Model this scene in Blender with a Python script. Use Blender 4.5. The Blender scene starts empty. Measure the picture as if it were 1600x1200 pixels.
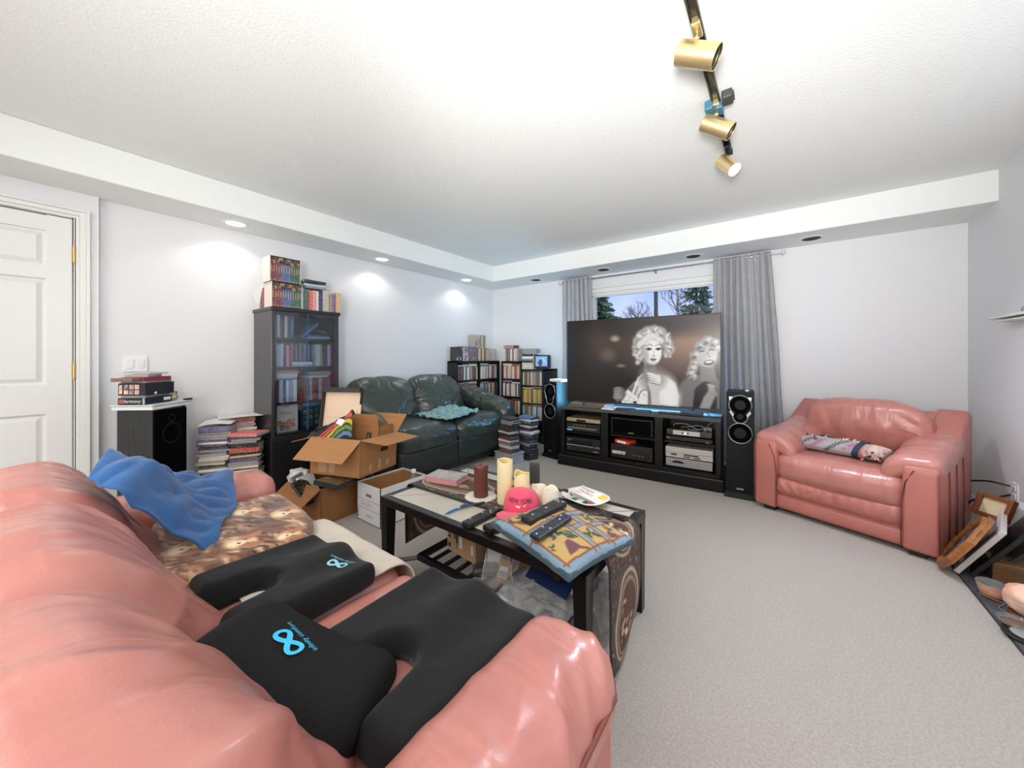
import bpy, bmesh, math, random
import numpy as np
from mathutils import Vector, Matrix, noise
R = math.radians
random.seed(7)
SC = bpy.context.scene
COL = SC.collection

# ------------------------------------------------------------------ camera, world, lights, exposure
cam_d = bpy.data.cameras.new('camera')
cam = bpy.data.objects.new('camera', cam_d); COL.objects.link(cam)
cam.location = (0, 0, 1.16); cam.rotation_euler = (R(90), 0, R(36.7))
cam_d.sensor_width = 36.0; cam_d.lens = 12.645; cam_d.shift_y = -0.0272
cam_d.clip_start = 0.02; cam_d.clip_end = 200
SC.camera = cam
SC.view_settings.view_transform = 'Standard'
SC.view_settings.look = 'None'
SC.view_settings.exposure = -0.02
SC.view_settings.gamma = 1.0
SC.view_settings.use_curve_mapping = False

def lin(c):
    return tuple(((v/255/12.92) if v/255 <= .04045 else ((v/255+.055)/1.055)**2.4) for v in c[:3])
def rgba(c): return (*lin(c), 1)

world = bpy.data.worlds.new('world'); SC.world = world; world.use_nodes = True
wn = world.node_tree; wn.nodes.clear()
w_out = wn.nodes.new('ShaderNodeOutputWorld'); w_bg = wn.nodes.new('ShaderNodeBackground')
w_tc = wn.nodes.new('ShaderNodeTexCoord'); w_sep = wn.nodes.new('ShaderNodeSeparateXYZ')
w_ramp = wn.nodes.new('ShaderNodeValToRGB'); w_ns = wn.nodes.new('ShaderNodeTexNoise')
w_mix = wn.nodes.new('ShaderNodeMixRGB'); w_cr = wn.nodes.new('ShaderNodeValToRGB')
wn.links.new(w_tc.outputs['Generated'], w_sep.inputs[0])
wn.links.new(w_sep.outputs['Z'], w_ramp.inputs[0])
e = w_ramp.color_ramp.elements
e[0].position = 0.0; e[0].color = rgba((226, 232, 246)); e[1].position = .24; e[1].color = rgba((120, 168, 250))
x = w_ramp.color_ramp.elements.new(.12); x.color = rgba((186, 208, 250))
w_ns.inputs['Scale'].default_value = 5; w_ns.inputs['Detail'].default_value = 5
wn.links.new(w_tc.outputs['Generated'], w_ns.inputs['Vector'])
wn.links.new(w_ns.outputs['Fac'], w_cr.inputs[0])
w_cr.color_ramp.elements[0].position = .5; w_cr.color_ramp.elements[1].position = .75
wn.links.new(w_cr.outputs['Color'], w_mix.inputs['Fac'])
wn.links.new(w_ramp.outputs['Color'], w_mix.inputs['Color1'])
w_mix.inputs['Color2'].default_value = rgba((225, 232, 250))
wn.links.new(w_mix.outputs['Color'], w_bg.inputs['Color'])
w_bg.inputs['Strength'].default_value = 1.15
wn.links.new(w_bg.outputs[0], w_out.inputs[0])

def area_light(name, loc, rot, sx, sy, energy, col=(1, 1, 1)):
    d = bpy.data.lights.new(name, 'AREA'); d.shape = 'RECTANGLE'; d.size = sx; d.size_y = sy
    d.energy = energy; d.color = col
    o = bpy.data.objects.new(name, d); COL.objects.link(o); o.location = loc; o.rotation_euler = rot
    return o
# soft fill panels added out of view behind the camera to brighten the room
area_light('rear_fill', (-.9, -2.35, 1.3), (R(90), 0, 0), 2.8, 2.0, 36, (1, 1, .99))
area_light('rear_overhead_fill', (-.9, -1.3, 2.40), (0, 0, 0), 2.4, 1.4, 54, (1, 1, .99))
# unseen fill spots added behind the camera, aimed forward to even out the ceiling
def fill_spot(loc, aim, cone, energy, col=(1, 1, .99)):
    d = bpy.data.lights.new('ceiling_fill_spot', 'SPOT'); d.energy = energy; d.spot_size = R(cone); d.spot_blend = 1; d.shadow_soft_size = .2; d.color = col
    o = bpy.data.objects.new('ceiling_fill_spot', d); COL.objects.link(o); o.location = loc
    o.rotation_euler = (Vector(aim)-Vector(loc)).to_track_quat('-Z', 'Y').to_euler()
fill_spot((-.15, -.45, 1.25), (-2.6, 1.7, 2.44), 88, 190)
fill_spot((0, -.45, 1.25), (-1.4, 4.1, 2.44), 72, 300)
fill_spot((.2, -.45, 1.25), (.9, 1.6, 2.44), 94, 225)

# low sun over the house, lighting the garden trees from the front
sun_d = bpy.data.lights.new('sun', 'SUN'); sun_d.energy = 3.2; sun_d.angle = R(1); sun_d.color = (1, .95, .88)
sun = bpy.data.objects.new('sun', sun_d); COL.objects.link(sun); sun.rotation_euler = (R(52), 0, R(-18))

# ------------------------------------------------------------------ materials
MATS = {}
def mat(name, col=(200, 200, 200), rough=.6, metal=0, spec=.5, bump=0, bscale=60, var=0, vscale=6, col2=None, coat=0, sheen=0,
        emit=0, ecol=None, trans=0, attr=False, objcol=False, stretch=None, bdist=.01, detail=4, alpha=1, crease=None):
    if name in MATS: return MATS[name]
    m = bpy.data.materials.new(name); m.use_nodes = True
    nt = m.node_tree; b = nt.nodes['Principled BSDF']; N = nt.nodes.new; L = nt.links.new
    b.inputs['Base Color'].default_value = rgba(col)
    b.inputs['Roughness'].default_value = rough; b.inputs['Metallic'].default_value = metal
    b.inputs['Specular IOR Level'].default_value = spec
    if coat: b.inputs['Coat Weight'].default_value = coat; b.inputs['Coat Roughness'].default_value = .24
    if sheen: b.inputs['Sheen Weight'].default_value = sheen; b.inputs['Sheen Roughness'].default_value = .5
    if trans: b.inputs['Transmission Weight'].default_value = trans; b.inputs['IOR'].default_value = 1.3
    if alpha < 1: b.inputs['Alpha'].default_value = alpha
    if emit:
        b.inputs['Emission Color'].default_value = rgba(ecol or col); b.inputs['Emission Strength'].default_value = emit
    src = None
    if attr:
        a = N('ShaderNodeAttribute'); a.attribute_name = 'Col'; src = a.outputs['Color']
    if objcol:
        a = N('ShaderNodeObjectInfo'); src = a.outputs['Color']
    vec = None
    if bump or var:
        tc = N('ShaderNodeTexCoord'); vec = tc.outputs['Object']
        if stretch:
            mp = N('ShaderNodeMapping'); L(vec, mp.inputs['Vector']); mp.inputs['Scale'].default_value = stretch; vec = mp.outputs['Vector']
    if var:
        n = N('ShaderNodeTexNoise'); n.inputs['Scale'].default_value = vscale; n.inputs['Detail'].default_value = detail
        L(vec, n.inputs['Vector'])
        r = N('ShaderNodeMapRange'); r.inputs['From Min'].default_value = .3; r.inputs['From Max'].default_value = .7
        L(n.outputs['Fac'], r.inputs['Value'])
        mx = N('ShaderNodeMixRGB')
        if src: L(src, mx.inputs['Color1'])
        else: mx.inputs['Color1'].default_value = rgba(col)
        mx.inputs['Color2'].default_value = rgba(col2 or tuple(int(c*(1-var)) for c in col))
        ma = N('ShaderNodeMath'); ma.operation = 'MULTIPLY'; ma.inputs[1].default_value = 1 if col2 else .8
        L(r.outputs[0], ma.inputs[0]); L(ma.outputs[0], mx.inputs['Fac'])
        src = mx.outputs['Color']
    if src:
        L(src, b.inputs['Base Color'])
        if emit and attr: L(src, b.inputs['Emission Color'])
    if bump:
        n = N('ShaderNodeTexNoise'); n.inputs['Scale'].default_value = bscale; n.inputs['Detail'].default_value = 3
        L(vec, n.inputs['Vector'])
        bp = N('ShaderNodeBump'); bp.inputs['Strength'].default_value = bump; bp.inputs['Distance'].default_value = bdist
        L(n.outputs['Fac'], bp.inputs['Height']); L(bp.outputs[0], b.inputs['Normal'])
        if crease:
            # soft leather creases: warped ridges, as relief only
            mp = N('ShaderNodeMapping'); L(tc.outputs['Object'], mp.inputs['Vector']); mp.inputs['Scale'].default_value = crease[1]
            n2 = N('ShaderNodeTexNoise'); n2.inputs['Scale'].default_value = crease[0]; n2.inputs['Detail'].default_value = 2; n2.inputs['Distortion'].default_value = .6
            L(mp.outputs[0], n2.inputs['Vector'])
            m3 = N('ShaderNodeMath'); m3.operation = 'POWER'; m3.inputs[1].default_value = 1.0
            if crease[3:]:
                m1 = N('ShaderNodeMath'); m1.operation = 'SUBTRACT'; m1.inputs[1].default_value = .5; L(n2.outputs['Fac'], m1.inputs[0])
                m2 = N('ShaderNodeMath'); m2.operation = 'ABSOLUTE'; L(m1.outputs[0], m2.inputs[0]); L(m2.outputs[0], m3.inputs[0]); m3.inputs[1].default_value = .6
            else: L(n2.outputs['Fac'], m3.inputs[0])
            b2 = N('ShaderNodeBump'); b2.inputs['Strength'].default_value = crease[2]; b2.inputs['Distance'].default_value = .02
            L(m3.outputs[0], b2.inputs['Height']); L(b2.outputs[0], bp.inputs['Normal'])
    MATS[name] = m
    return m

def case_mat():
    """printed case: the object's own colour with a lighter title block and small random lettering bands"""
    m = bpy.data.materials.new('printed_case'); m.use_nodes = True; nt = m.node_tree; N = nt.nodes.new; L = nt.links.new
    b = nt.nodes['Principled BSDF']; b.inputs['Roughness'].default_value = .32
    oi = N('ShaderNodeObjectInfo'); tc = N('ShaderNodeTexCoord')
    mp = N('ShaderNodeMapping'); mp.inputs['Scale'].default_value = (120, 24, 105); L(tc.outputs['Object'], mp.inputs['Vector'])
    ad = N('ShaderNodeVectorMath'); ad.operation = 'ADD'
    cb = N('ShaderNodeMath'); cb.operation = 'MULTIPLY'; cb.inputs[1].default_value = 91.7
    L(oi.outputs['Random'], cb.inputs[0]); L(mp.outputs[0], ad.inputs[0]); L(cb.outputs[0], ad.inputs[1])
    n = N('ShaderNodeTexNoise'); n.inputs['Scale'].default_value = 1.0; n.inputs['Detail'].default_value = 3; L(ad.outputs[0], n.inputs['Vector'])
    r = N('ShaderNodeValToRGB'); L(n.outputs['Fac'], r.inputs[0]); e = r.color_ramp.elements
    r.color_ramp.interpolation = 'CONSTANT'
    e[0].position = 0; e[0].color = (0, 0, 0, 1); e[1].position = .53; e[1].color = (.4, .4, .4, 1)
    x = e.new(.6); x.color = (0, 0, 0, 1); x = e.new(.66); x.color = (.6, .6, .6, 1)
    h = N('ShaderNodeHueSaturation'); h.inputs['Saturation'].default_value = .5; h.inputs['Value'].default_value = 1.6
    sh = N('ShaderNodeMath'); sh.operation = 'MULTIPLY_ADD'; sh.inputs[1].default_value = .5; sh.inputs[2].default_value = .25
    L(oi.outputs['Random'], sh.inputs[0]); L(sh.outputs[0], h.inputs['Hue']); L(oi.outputs['Color'], h.inputs['Color'])
    mx = N('ShaderNodeMixRGB'); L(r.outputs[0], mx.inputs['Fac']); L(oi.outputs['Color'], mx.inputs['Color1'])
    mx2 = N('ShaderNodeMixRGB'); mx2.inputs['Fac'].default_value = .55; L(h.outputs[0], mx2.inputs['Color1']); mx2.inputs['Color2'].default_value = (.75, .7, .62, 1)
    L(mx2.outputs[0], mx.inputs['Color2']); L(mx.outputs[0], b.inputs['Base Color'])
    return m

# ------------------------------------------------------------------ mesh helpers
class G:
    """one mesh in the making"""
    def __init__(s): s.b = bmesh.new()
    def _new(s, verts, M=None, mi=0):
        if M is not None: bmesh.ops.transform(s.b, matrix=M, verts=verts)
        fs = set(f for v in verts for f in v.link_faces)
        for f in fs: f.material_index = mi
        return s
    def box(s, c, d, M=None, mi=0, bev=0, seg=2):
        vs = bmesh.ops.create_cube(s.b, size=1)['verts']
        for v in vs: v.co = Vector((v.co.x*d[0]+c[0], v.co.y*d[1]+c[1], v.co.z*d[2]+c[2]))
        if bev:
            es = list(set(e for v in vs for e in v.link_edges))
            r = bmesh.ops.bevel(s.b, geom=es, offset=bev, segments=seg, profile=.5, affect='EDGES')
            vs = list(set(v for f in r['faces'] for v in f.verts))
            isl = set(vs); st = list(vs)
            while st:
                v = st.pop()
                for e in v.link_edges:
                    o = e.other_vert(v)
                    if o not in isl: isl.add(o); st.append(o)
            vs = list(isl)
        return s._new(vs, M, mi)
    def cyl(s, c, r, h, M=None, mi=0, seg=20, r2=None, axis='z', caps=True):
        vs = bmesh.ops.create_cone(s.b, cap_ends=caps, segments=seg, radius1=r, radius2=r if r2 is None else r2, depth=h)['verts']
        X = {'z': Matrix(), 'y': Matrix.Rotation(R(-90), 4, 'X'), 'x': Matrix.Rotation(R(90), 4, 'Y')}[axis]
        X = Matrix.Translation(c) @ X
        return s._new(vs, (M @ X) if M is not None else X, mi)
    def lathe(s, prof, c=(0, 0, 0), seg=24, M=None, mi=0, wave=None, cap=False):
        rings = []
        for k, (r, z) in enumerate(prof):
            rg = []
            for i in range(seg):
                a = 2*math.pi*i/seg; rr = r; zz = z
                if wave: rr, zz = wave(k, a, r, z)
                rg.append(s.b.verts.new((c[0]+rr*math.cos(a), c[1]+rr*math.sin(a), c[2]+zz)))
            rings.append(rg)
        for a, b2 in zip(rings, rings[1:]):
            for i in range(seg):
                s.b.faces.new((a[i], a[(i+1) % seg], b2[(i+1) % seg], b2[i]))
        vs = [v for rg in rings for v in rg]
        if cap and prof[0][0] > 1e-5: s.b.faces.new(list(reversed(rings[0])))
        if cap and prof[-1][0] > 1e-5: s.b.faces.new(rings[-1])
        return s._new(vs, M, mi)
    def tube(s, pts, r, seg=8, mi=0, M=None, closed=False):
        pts = [Vector(p) for p in pts]; n = len(pts); rings = []
        for i, p in enumerate(pts):
            a = pts[(i-1) % n] if (closed or i > 0) else p
            b2 = pts[(i+1) % n] if (closed or i < n-1) else p
            t = (b2-a).normalized(); up = Vector((0, 0, 1)) if abs(t.z) < .95 else Vector((1, 0, 0))
            u = t.cross(up).normalized(); w = u.cross(t)
            rr = r[i] if isinstance(r, (list, tuple)) else r
            rings.append([s.b.verts.new(p+(u*math.cos(2*math.pi*k/seg)+w*math.sin(2*math.pi*k/seg))*rr) for k in range(seg)])
        pr = list(zip(rings, rings[1:])) + ([(rings[-1], rings[0])] if closed else [])
        for a, b2 in pr:
            for k in range(seg): s.b.faces.new((a[k], a[(k+1) % seg], b2[(k+1) % seg], b2[k]))
        if not closed:
            s.b.faces.new(list(reversed(rings[0]))); s.b.faces.new(rings[-1])
        return s._new([v for rg in rings for v in rg], M, mi)
    def prism(s, poly, h, M=None, mi=0):
        """polygon in xy, extruded along +z"""
        a = [s.b.verts.new((p[0], p[1], 0)) for p in poly]; b2 = [s.b.verts.new((p[0], p[1], h)) for p in poly]; n = len(poly)
        s.b.faces.new(list(reversed(a))); s.b.faces.new(b2)
        for i in range(n): s.b.faces.new((a[i], a[(i+1) % n], b2[(i+1) % n], b2[i]))
        return s._new(a+b2, M, mi)
    def quad(s, pts, mi=0):
        f = s.b.faces.new([s.b.verts.new(p) for p in pts]); f.material_index = mi; return s
    def obj(s, name, mats, parent=None, smooth=False, loc=None, rot=None, solid=0, sub=0, flat_angle=None):
        bmesh.ops.recalc_face_normals(s.b, faces=s.b.faces[:])
        me = bpy.data.meshes.new(name); s.b.to_mesh(me); s.b.free()
        return finish(name, me, mats, parent, smooth, loc, rot, solid, sub)

def finish(name, me, mats, parent=None, smooth=False, loc=None, rot=None, solid=0, sub=0):
    if not isinstance(mats, (list, tuple)): mats = [mats]
    for m in mats: me.materials.append(m)
    if smooth:
        me.polygons.foreach_set('use_smooth', [True]*len(me.polygons))
        if smooth == 'auto': me.set_sharp_from_angle(angle=R(38))
    o = bpy.data.objects.new(name, me); COL.objects.link(o)
    if parent: o.parent = parent
    if loc is not None: o.location = loc
    if rot is not None: o.rotation_euler = rot
    if solid:
        md = o.modifiers.new('s', 'SOLIDIFY'); md.thickness = solid; md.offset = 0
    if sub:
        md = o.modifiers.new('u', 'SUBSURF'); md.levels = sub; md.render_levels = sub
    return o

def tag(o, label, cat, group=None, kind=None):
    if label: o['label'] = label
    if cat: o['category'] = cat
    if group: o['group'] = group
    if kind: o['kind'] = kind
    return o
def thing(name, label, cat, loc=(0, 0, 0), rz=0, group=None, rot=None):
    o = bpy.data.objects.new(name, None); COL.objects.link(o); o.location = loc
    o.rotation_euler = rot if rot is not None else (0, 0, R(rz)); o.empty_display_size = .05
    return tag(o, label, cat, group)
def part(o, label): o['label'] = label; return o
def struct(o): o['kind'] = 'structure'; return o
def tmat(loc=(0, 0, 0), rx=0, ry=0, rz=0):
    return Matrix.Translation(loc) @ Matrix.Rotation(R(rz), 4, 'Z') @ Matrix.Rotation(R(ry), 4, 'Y') @ Matrix.Rotation(R(rx), 4, 'X')

def samples(s, r, k, m):
    h = s/2; a = [-h + r*(1-math.cos(math.pi/2*i/k)) if False else -h + r*i/k for i in range(k)]
    mid = [-h+r + (s-2*r)*i/m for i in range(m+1)]
    return a + mid + [-x for x in reversed(a)]
def soft(size, r, m=(10, 10, 4), k=3, fn=None):
    """rounded box whose vertices fn(p, q) may move; q = p scaled to -1..1. Returns mesh."""
    sx, sy, sz = size; r = min(r, sx/2-1e-4, sy/2-1e-4, sz/2-1e-4)
    X, Y, Z = samples(sx, r, k, m[0]), samples(sy, r, k, m[1]), samples(sz, r, k, m[2])
    key = {}; verts = []; faces = []
    def V(p):
        kk = (round(p[0], 6), round(p[1], 6), round(p[2], 6))
        if kk in key: return key[kk]
        p = Vector(p)
        inn = Vector((max(-sx/2+r, min(sx/2-r, p.x)), max(-sy/2+r, min(sy/2-r, p.y)), max(-sz/2+r, min(sz/2-r, p.z))))
        d = p-inn
        q = inn + d.normalized()*r if d.length > 1e-9 else p
        nn = Vector((2*q.x/sx, 2*q.y/sy, 2*q.z/sz))
        if fn: q = fn(q.copy(), nn)
        key[kk] = len(verts); verts.append(q); return key[kk]
    def grid(A, B, f, flip):
        ids = [[V(f(a, b2)) for b2 in B] for a in A]
        for i in range(len(A)-1):
            for j in range(len(B)-1):
                q = (ids[i][j], ids[i+1][j], ids[i+1][j+1], ids[i][j+1])
                faces.append(tuple(reversed(q)) if flip else q)
    grid(X, Y, lambda a, b2: (a, b2, sz/2), False); grid(X, Y, lambda a, b2: (a, b2, -sz/2), True)
    grid(X, Z, lambda a, b2: (a, -sy/2, b2), False); grid(X, Z, lambda a, b2: (a, sy/2, b2), True)
    grid(Y, Z, lambda a, b2: (sx/2, a, b2), False); grid(Y, Z, lambda a, b2: (-sx/2, a, b2), True)
    me = bpy.data.meshes.new('soft'); me.from_pydata([tuple(v) for v in verts], [], faces); me.update()
    return me

def nz(x, y, z): return noise.noise(Vector((x, y, z)))
def folds(p, sc, amp, seed=0):
    """crease-like displacement: sharp valleys, rounded ridges"""
    v = Vector((p[0]*sc[0]+seed, p[1]*sc[1]+seed*.7, p[2]*sc[2]-seed*.3))
    a = noise.noise(v); b2 = noise.noise(v*2.1+Vector((9, 3, 1)))
    return amp*((abs(a)**.7)*1.5-.4 + .45*(abs(b2)**.8))

def patch(C, nu, nv, disp=None):
    """smooth sheet through a grid of control points; disp(p,u,v)->Vector offset"""
    C = np.array(C, float); a, b2 = C.shape[:2]
    def cr(P, t):
        n = P.shape[0]-1; f = min(max(t*n, 0), n-1e-9); i = int(f); u = f-i
        p1 = P[i]; p2 = P[i+1]; p0 = P[i-1] if i > 0 else 2*p1-p2; p3 = P[i+2] if i+2 <= n else 2*p2-p1
        return .5*((2*p1)+(-p0+p2)*u+(2*p0-5*p1+4*p2-p3)*u*u+(-p0+3*p1-3*p2+p3)*u**3)
    verts = []
    for i in range(nu+1):
        row = np.array([cr(C[:, j], i/nu) for j in range(b2)])
        for j in range(nv+1):
            p = Vector(cr(row, j/nv))
            if disp: p += disp(p, i/nu, j/nv)
            verts.append(tuple(p))
    faces = [(i*(nv+1)+j, (i+1)*(nv+1)+j, (i+1)*(nv+1)+j+1, i*(nv+1)+j+1) for i in range(nu) for j in range(nv)]
    me = bpy.data.meshes.new('sheet'); me.from_pydata(verts, [], faces); me.update()
    return me
def col_attr(me, cols):
    a = me.color_attributes.new('Col', 'FLOAT_COLOR', 'POINT')
    c = np.ones((len(me.vertices), 4), np.float32); c[:, :3] = cols; a.data.foreach_set('color', c.ravel())

# small painter for printed pictures (flat print only)
class Pic:
    def __init__(s, w, h, asp, bg):
        s.w, s.h = w, h
        s.X, s.Y = np.meshgrid((np.arange(w)+.5)/w*asp, 1-(np.arange(h)+.5)/h)
        s.I = np.ones((h, w, 3))*np.array(bg, float)
    def mix(s, m, c):
        c = np.array(c, float); s.I = s.I*(1-m[..., None])+c*m[..., None]
    def ell(s, cx, cy, rx, ry, c, a=0, soft=.06, op=1):
        ca, sa = math.cos(R(a)), math.sin(R(a)); x = s.X-cx; y = s.Y-cy
        d = np.sqrt(((x*ca+y*sa)/rx)**2+((-x*sa+y*ca)/ry)**2)
        s.mix(np.clip((1-d)/soft+.5, 0, 1)*op, c)
    def poly(s, P, c, soft=.004, op=1):
        P = np.array(P, float); n = len(P); ins = np.zeros(s.X.shape, bool); dm = np.full(s.X.shape, 9.)
        for i in range(n):
            x1, y1 = P[i]; x2, y2 = P[(i+1) % n]
            if y1 != y2:
                cnd = ((y1 > s.Y) != (y2 > s.Y)) & (s.X < (x2-x1)*(s.Y-y1)/(y2-y1)+x1); ins ^= cnd
            t = np.clip(((s.X-x1)*(x2-x1)+(s.Y-y1)*(y2-y1))/((x2-x1)**2+(y2-y1)**2+1e-12), 0, 1)
            dm = np.minimum(dm, np.hypot(s.X-x1-t*(x2-x1), s.Y-y1-t*(y2-y1)))
        sd = np.where(ins, dm, -dm); s.mix(np.clip(sd/soft+.5, 0, 1)*op, c)
    def line(s, P, wd, c, op=1):
        P = np.array(P, float); dm = np.full(s.X.shape, 9.)
        for (x1, y1), (x2, y2) in zip(P, P[1:]):
            t = np.clip(((s.X-x1)*(x2-x1)+(s.Y-y1)*(y2-y1))/((x2-x1)**2+(y2-y1)**2+1e-12), 0, 1)
            dm = np.minimum(dm, np.hypot(s.X-x1-t*(x2-x1), s.Y-y1-t*(y2-y1)))
        s.mix(np.clip((wd-dm)/(wd*.4)+.5, 0, 1)*op, c)
    def lin(s):
        v = np.clip(s.I/255, 0, 1); return np.where(v <= .04045, v/12.92, ((v+.055)/1.055)**2.4)
    def at(s, u, v):
        L = s.lin(); return L[np.clip(((1-v)*s.h).astype(int), 0, s.h-1), np.clip((u*s.w).astype(int), 0, s.w-1)]
    def plane(s, name, w, h, m, parent=None, loc=None, rot=None):
        """flat print, in its own xz plane, facing -y, centred"""
        W, H = s.w, s.h
        xs = (np.arange(W+1)/W-.5)*w; zs = (.5-np.arange(H+1)/H)*h
        vx, vz = np.meshgrid(xs, zs); V = np.stack([vx, np.zeros_like(vx), vz], -1).reshape(-1, 3)
        i, j = np.meshgrid(np.arange(H), np.arange(W), indexing='ij'); a = (i*(W+1)+j).ravel()
        F = np.stack([a, a+W+1, a+W+2, a+1], 1)
        me = bpy.data.meshes.new(name); me.from_pydata(V.tolist(), [], F.tolist()); me.update()
        L = s.lin(); cc = np.zeros((H+1, W+1, 3)); cc[:H, :W] = L; cc[H, :W] = L[-1]; cc[:, W] = cc[:, W-1]
        col_attr(me, cc.reshape(-1, 3))
        return finish(name, me, m, parent, False, loc, rot)

# lettering: meshes made once, early, from the built-in font
TXT = {}
def prep_text(keys):
    tmp = []
    for k in keys:
        c = bpy.data.curves.new('t', 'FONT'); c.body = k; c.size = 1; c.align_x = 'CENTER'; c.align_y = 'CENTER'; c.resolution_u = 2
        o = bpy.data.objects.new('t', c); COL.objects.link(o); tmp.append((k, o))
    bpy.context.view_layer.update(); dg = bpy.context.evaluated_depsgraph_get()
    for k, o in tmp:
        TXT[k] = bpy.data.meshes.new_from_object(o.evaluated_get(dg))
    for k, o in tmp: bpy.data.objects.remove(o)
def text(name, k, size, m, parent=None, M=None, fn=None, shear=0, narrow=1):
    """lettering in the xy plane of M, size = letter height scale"""
    me = TXT[k].copy()
    for v in me.vertices:
        p = Vector((v.co.x*size*narrow + v.co.y*size*shear, v.co.y*size, 0))
        if M is not None: p = M @ p
        if fn: p = fn(p)
        v.co = p
    me.materials.clear()
    return finish(name, me, m, parent)
prep_text(['NEW YORK', 'infinity comfort', 'Loving', 'HAPPY', 'awesome', 'FUN', 'CDS GIRLS', 'Bankers', 'Harmony', 'Energizer', 'MATTERS',
           'Frog Holder', 'Lady Tinder', 'Hat Prairie', 'Earpods', 'LOVE'])
# ------------------------------------------------------------------ the setting
ZC, ZS = 2.44, 2.22
XL, XD, XR, YB, YR = -3.70, -3.65, 1.195, 4.45, -2.6
m_wall = mat('wall_paint', (232, 232, 233), .75, spec=.25, bump=.08, bscale=90)
m_ceil = mat('ceiling_texture', (240, 242, 239), .85, spec=.2, bump=.35, bscale=95, bdist=.006)
m_white = mat('white_gloss_paint', (236, 236, 232), .35, bump=.03, bscale=40, stretch=(8, 8, 1))
m_carpet = mat('carpet', (212, 202, 191), .95, spec=.1, bump=.9, bscale=260, var=.16, vscale=120, sheen=.2, bdist=.012, detail=6)
m_brass = mat('brass', (206, 166, 104), .22, 1)
m_black = mat('black_plastic', (22, 22, 23), .4)
m_slate = mat('slate', (92, 92, 94), .45, var=.45, vscale=7, bump=.25, bscale=18, detail=6)

g = G(); g.box(((XL+XR)/2, (YB+YR)/2, -.05), (XR-XL+.3, YB-YR+.3, .1)); struct(g.obj('floor', m_carpet))
g = G(); g.box(((XL+XR)/2, (YB+YR)/2, ZC+.06), (XR-XL+.3, YB-YR+.3, .12)); struct(g.obj('ceiling', m_ceil))
g = G(); g.box((XL-.1, (.277+YB)/2, ZC/2), (.2, YB-.277+.2, ZC))
for a, b_, z0, z1 in ((YR, -.635, 0, ZC), (.175, .277, 0, ZC), (-.635, .175, 2.06, ZC)):
    g.box((XD-.1, (a+b_)/2, (z0+z1)/2), (.2, b_-a, z1-z0))
struct(g.obj('wall_left', m_wall))
g = G(); g.box((XR+.1, (YR+YB)/2, ZC/2), (.2, YB-YR+.2, ZC)); struct(g.obj('wall_right', m_wall))
g = G(); g.box(((XL+XR)/2, YR-.1, ZC/2), (XR-XL+.4, .2, ZC)); struct(g.obj('wall_rear', m_wall))
WX0, WX1, WZ0, WZ1 = -2.02, -.42, .95, 1.985
g = G()
for x0, x1, z0, z1 in ((XL-.2, WX0, 0, ZC), (WX1, XR+.2, 0, ZC), (WX0, WX1, 0, WZ0), (WX0, WX1, WZ1, ZC)):
    g.box(((x0+x1)/2, YB+.1, (z0+z1)/2), (x1-x0, .2, z1-z0))
struct(g.obj('wall_back', m_wall))
# the dropped soffit along the left wall and the window wall
g = G(); g.box(((XL-3.275)/2-.05, (YR+3.95)/2, (ZS+ZC)/2), (.425+.1, 3.95-YR, ZC-ZS), bev=.008); struct(g.obj('trim_1', m_ceil))
g = G(); g.box(((XL+XR)/2, (3.95+YB)/2+.05, (ZS+ZC)/2), (XR-XL+.1, YB-3.95+.1, ZC-ZS), bev=.008); struct(g.obj('trim_2', m_ceil))
for nm, a, b_ in (('baseboard_left', (XL+.007, 2.36), (.014, 4.17)), ('baseboard_right', (XR-.007, .9), (.014, 7.05)), ('baseboard_back', (-1.25, YB-.007), (4.9, .014))):
    g = G(); g.box((a[0], a[1], .045), (b_[0], b_[1], .09), bev=.004); struct(g.obj(nm, m_white))
# slate hearth set into the carpet, tile by tile
h = struct(bpy.data.objects.new('hearth', None)); COL.objects.link(h)
g = G(); g.box((.977, 2.2, .001), (.444, 2.35, .004)); ob = g.obj('grout_bed', mat('grout', (60, 60, 60), .9, var=.2), h)
hx = [.757, .975, 1.192]; hy = [1.04+.29*i for i in range(9)]
tiles = []
for i in range(2):
    for j in range(8):
        g = G(); w = hx[i+1]-hx[i]-.006; d = .284
        g.box((0, 0, 0), (w, d, .012), bev=.003, seg=1)
        ob = g.obj('tile', m_slate, h, loc=((hx[i]+hx[i+1])/2, hy[j]+.145, .004+random.uniform(0, .0015)))

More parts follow.
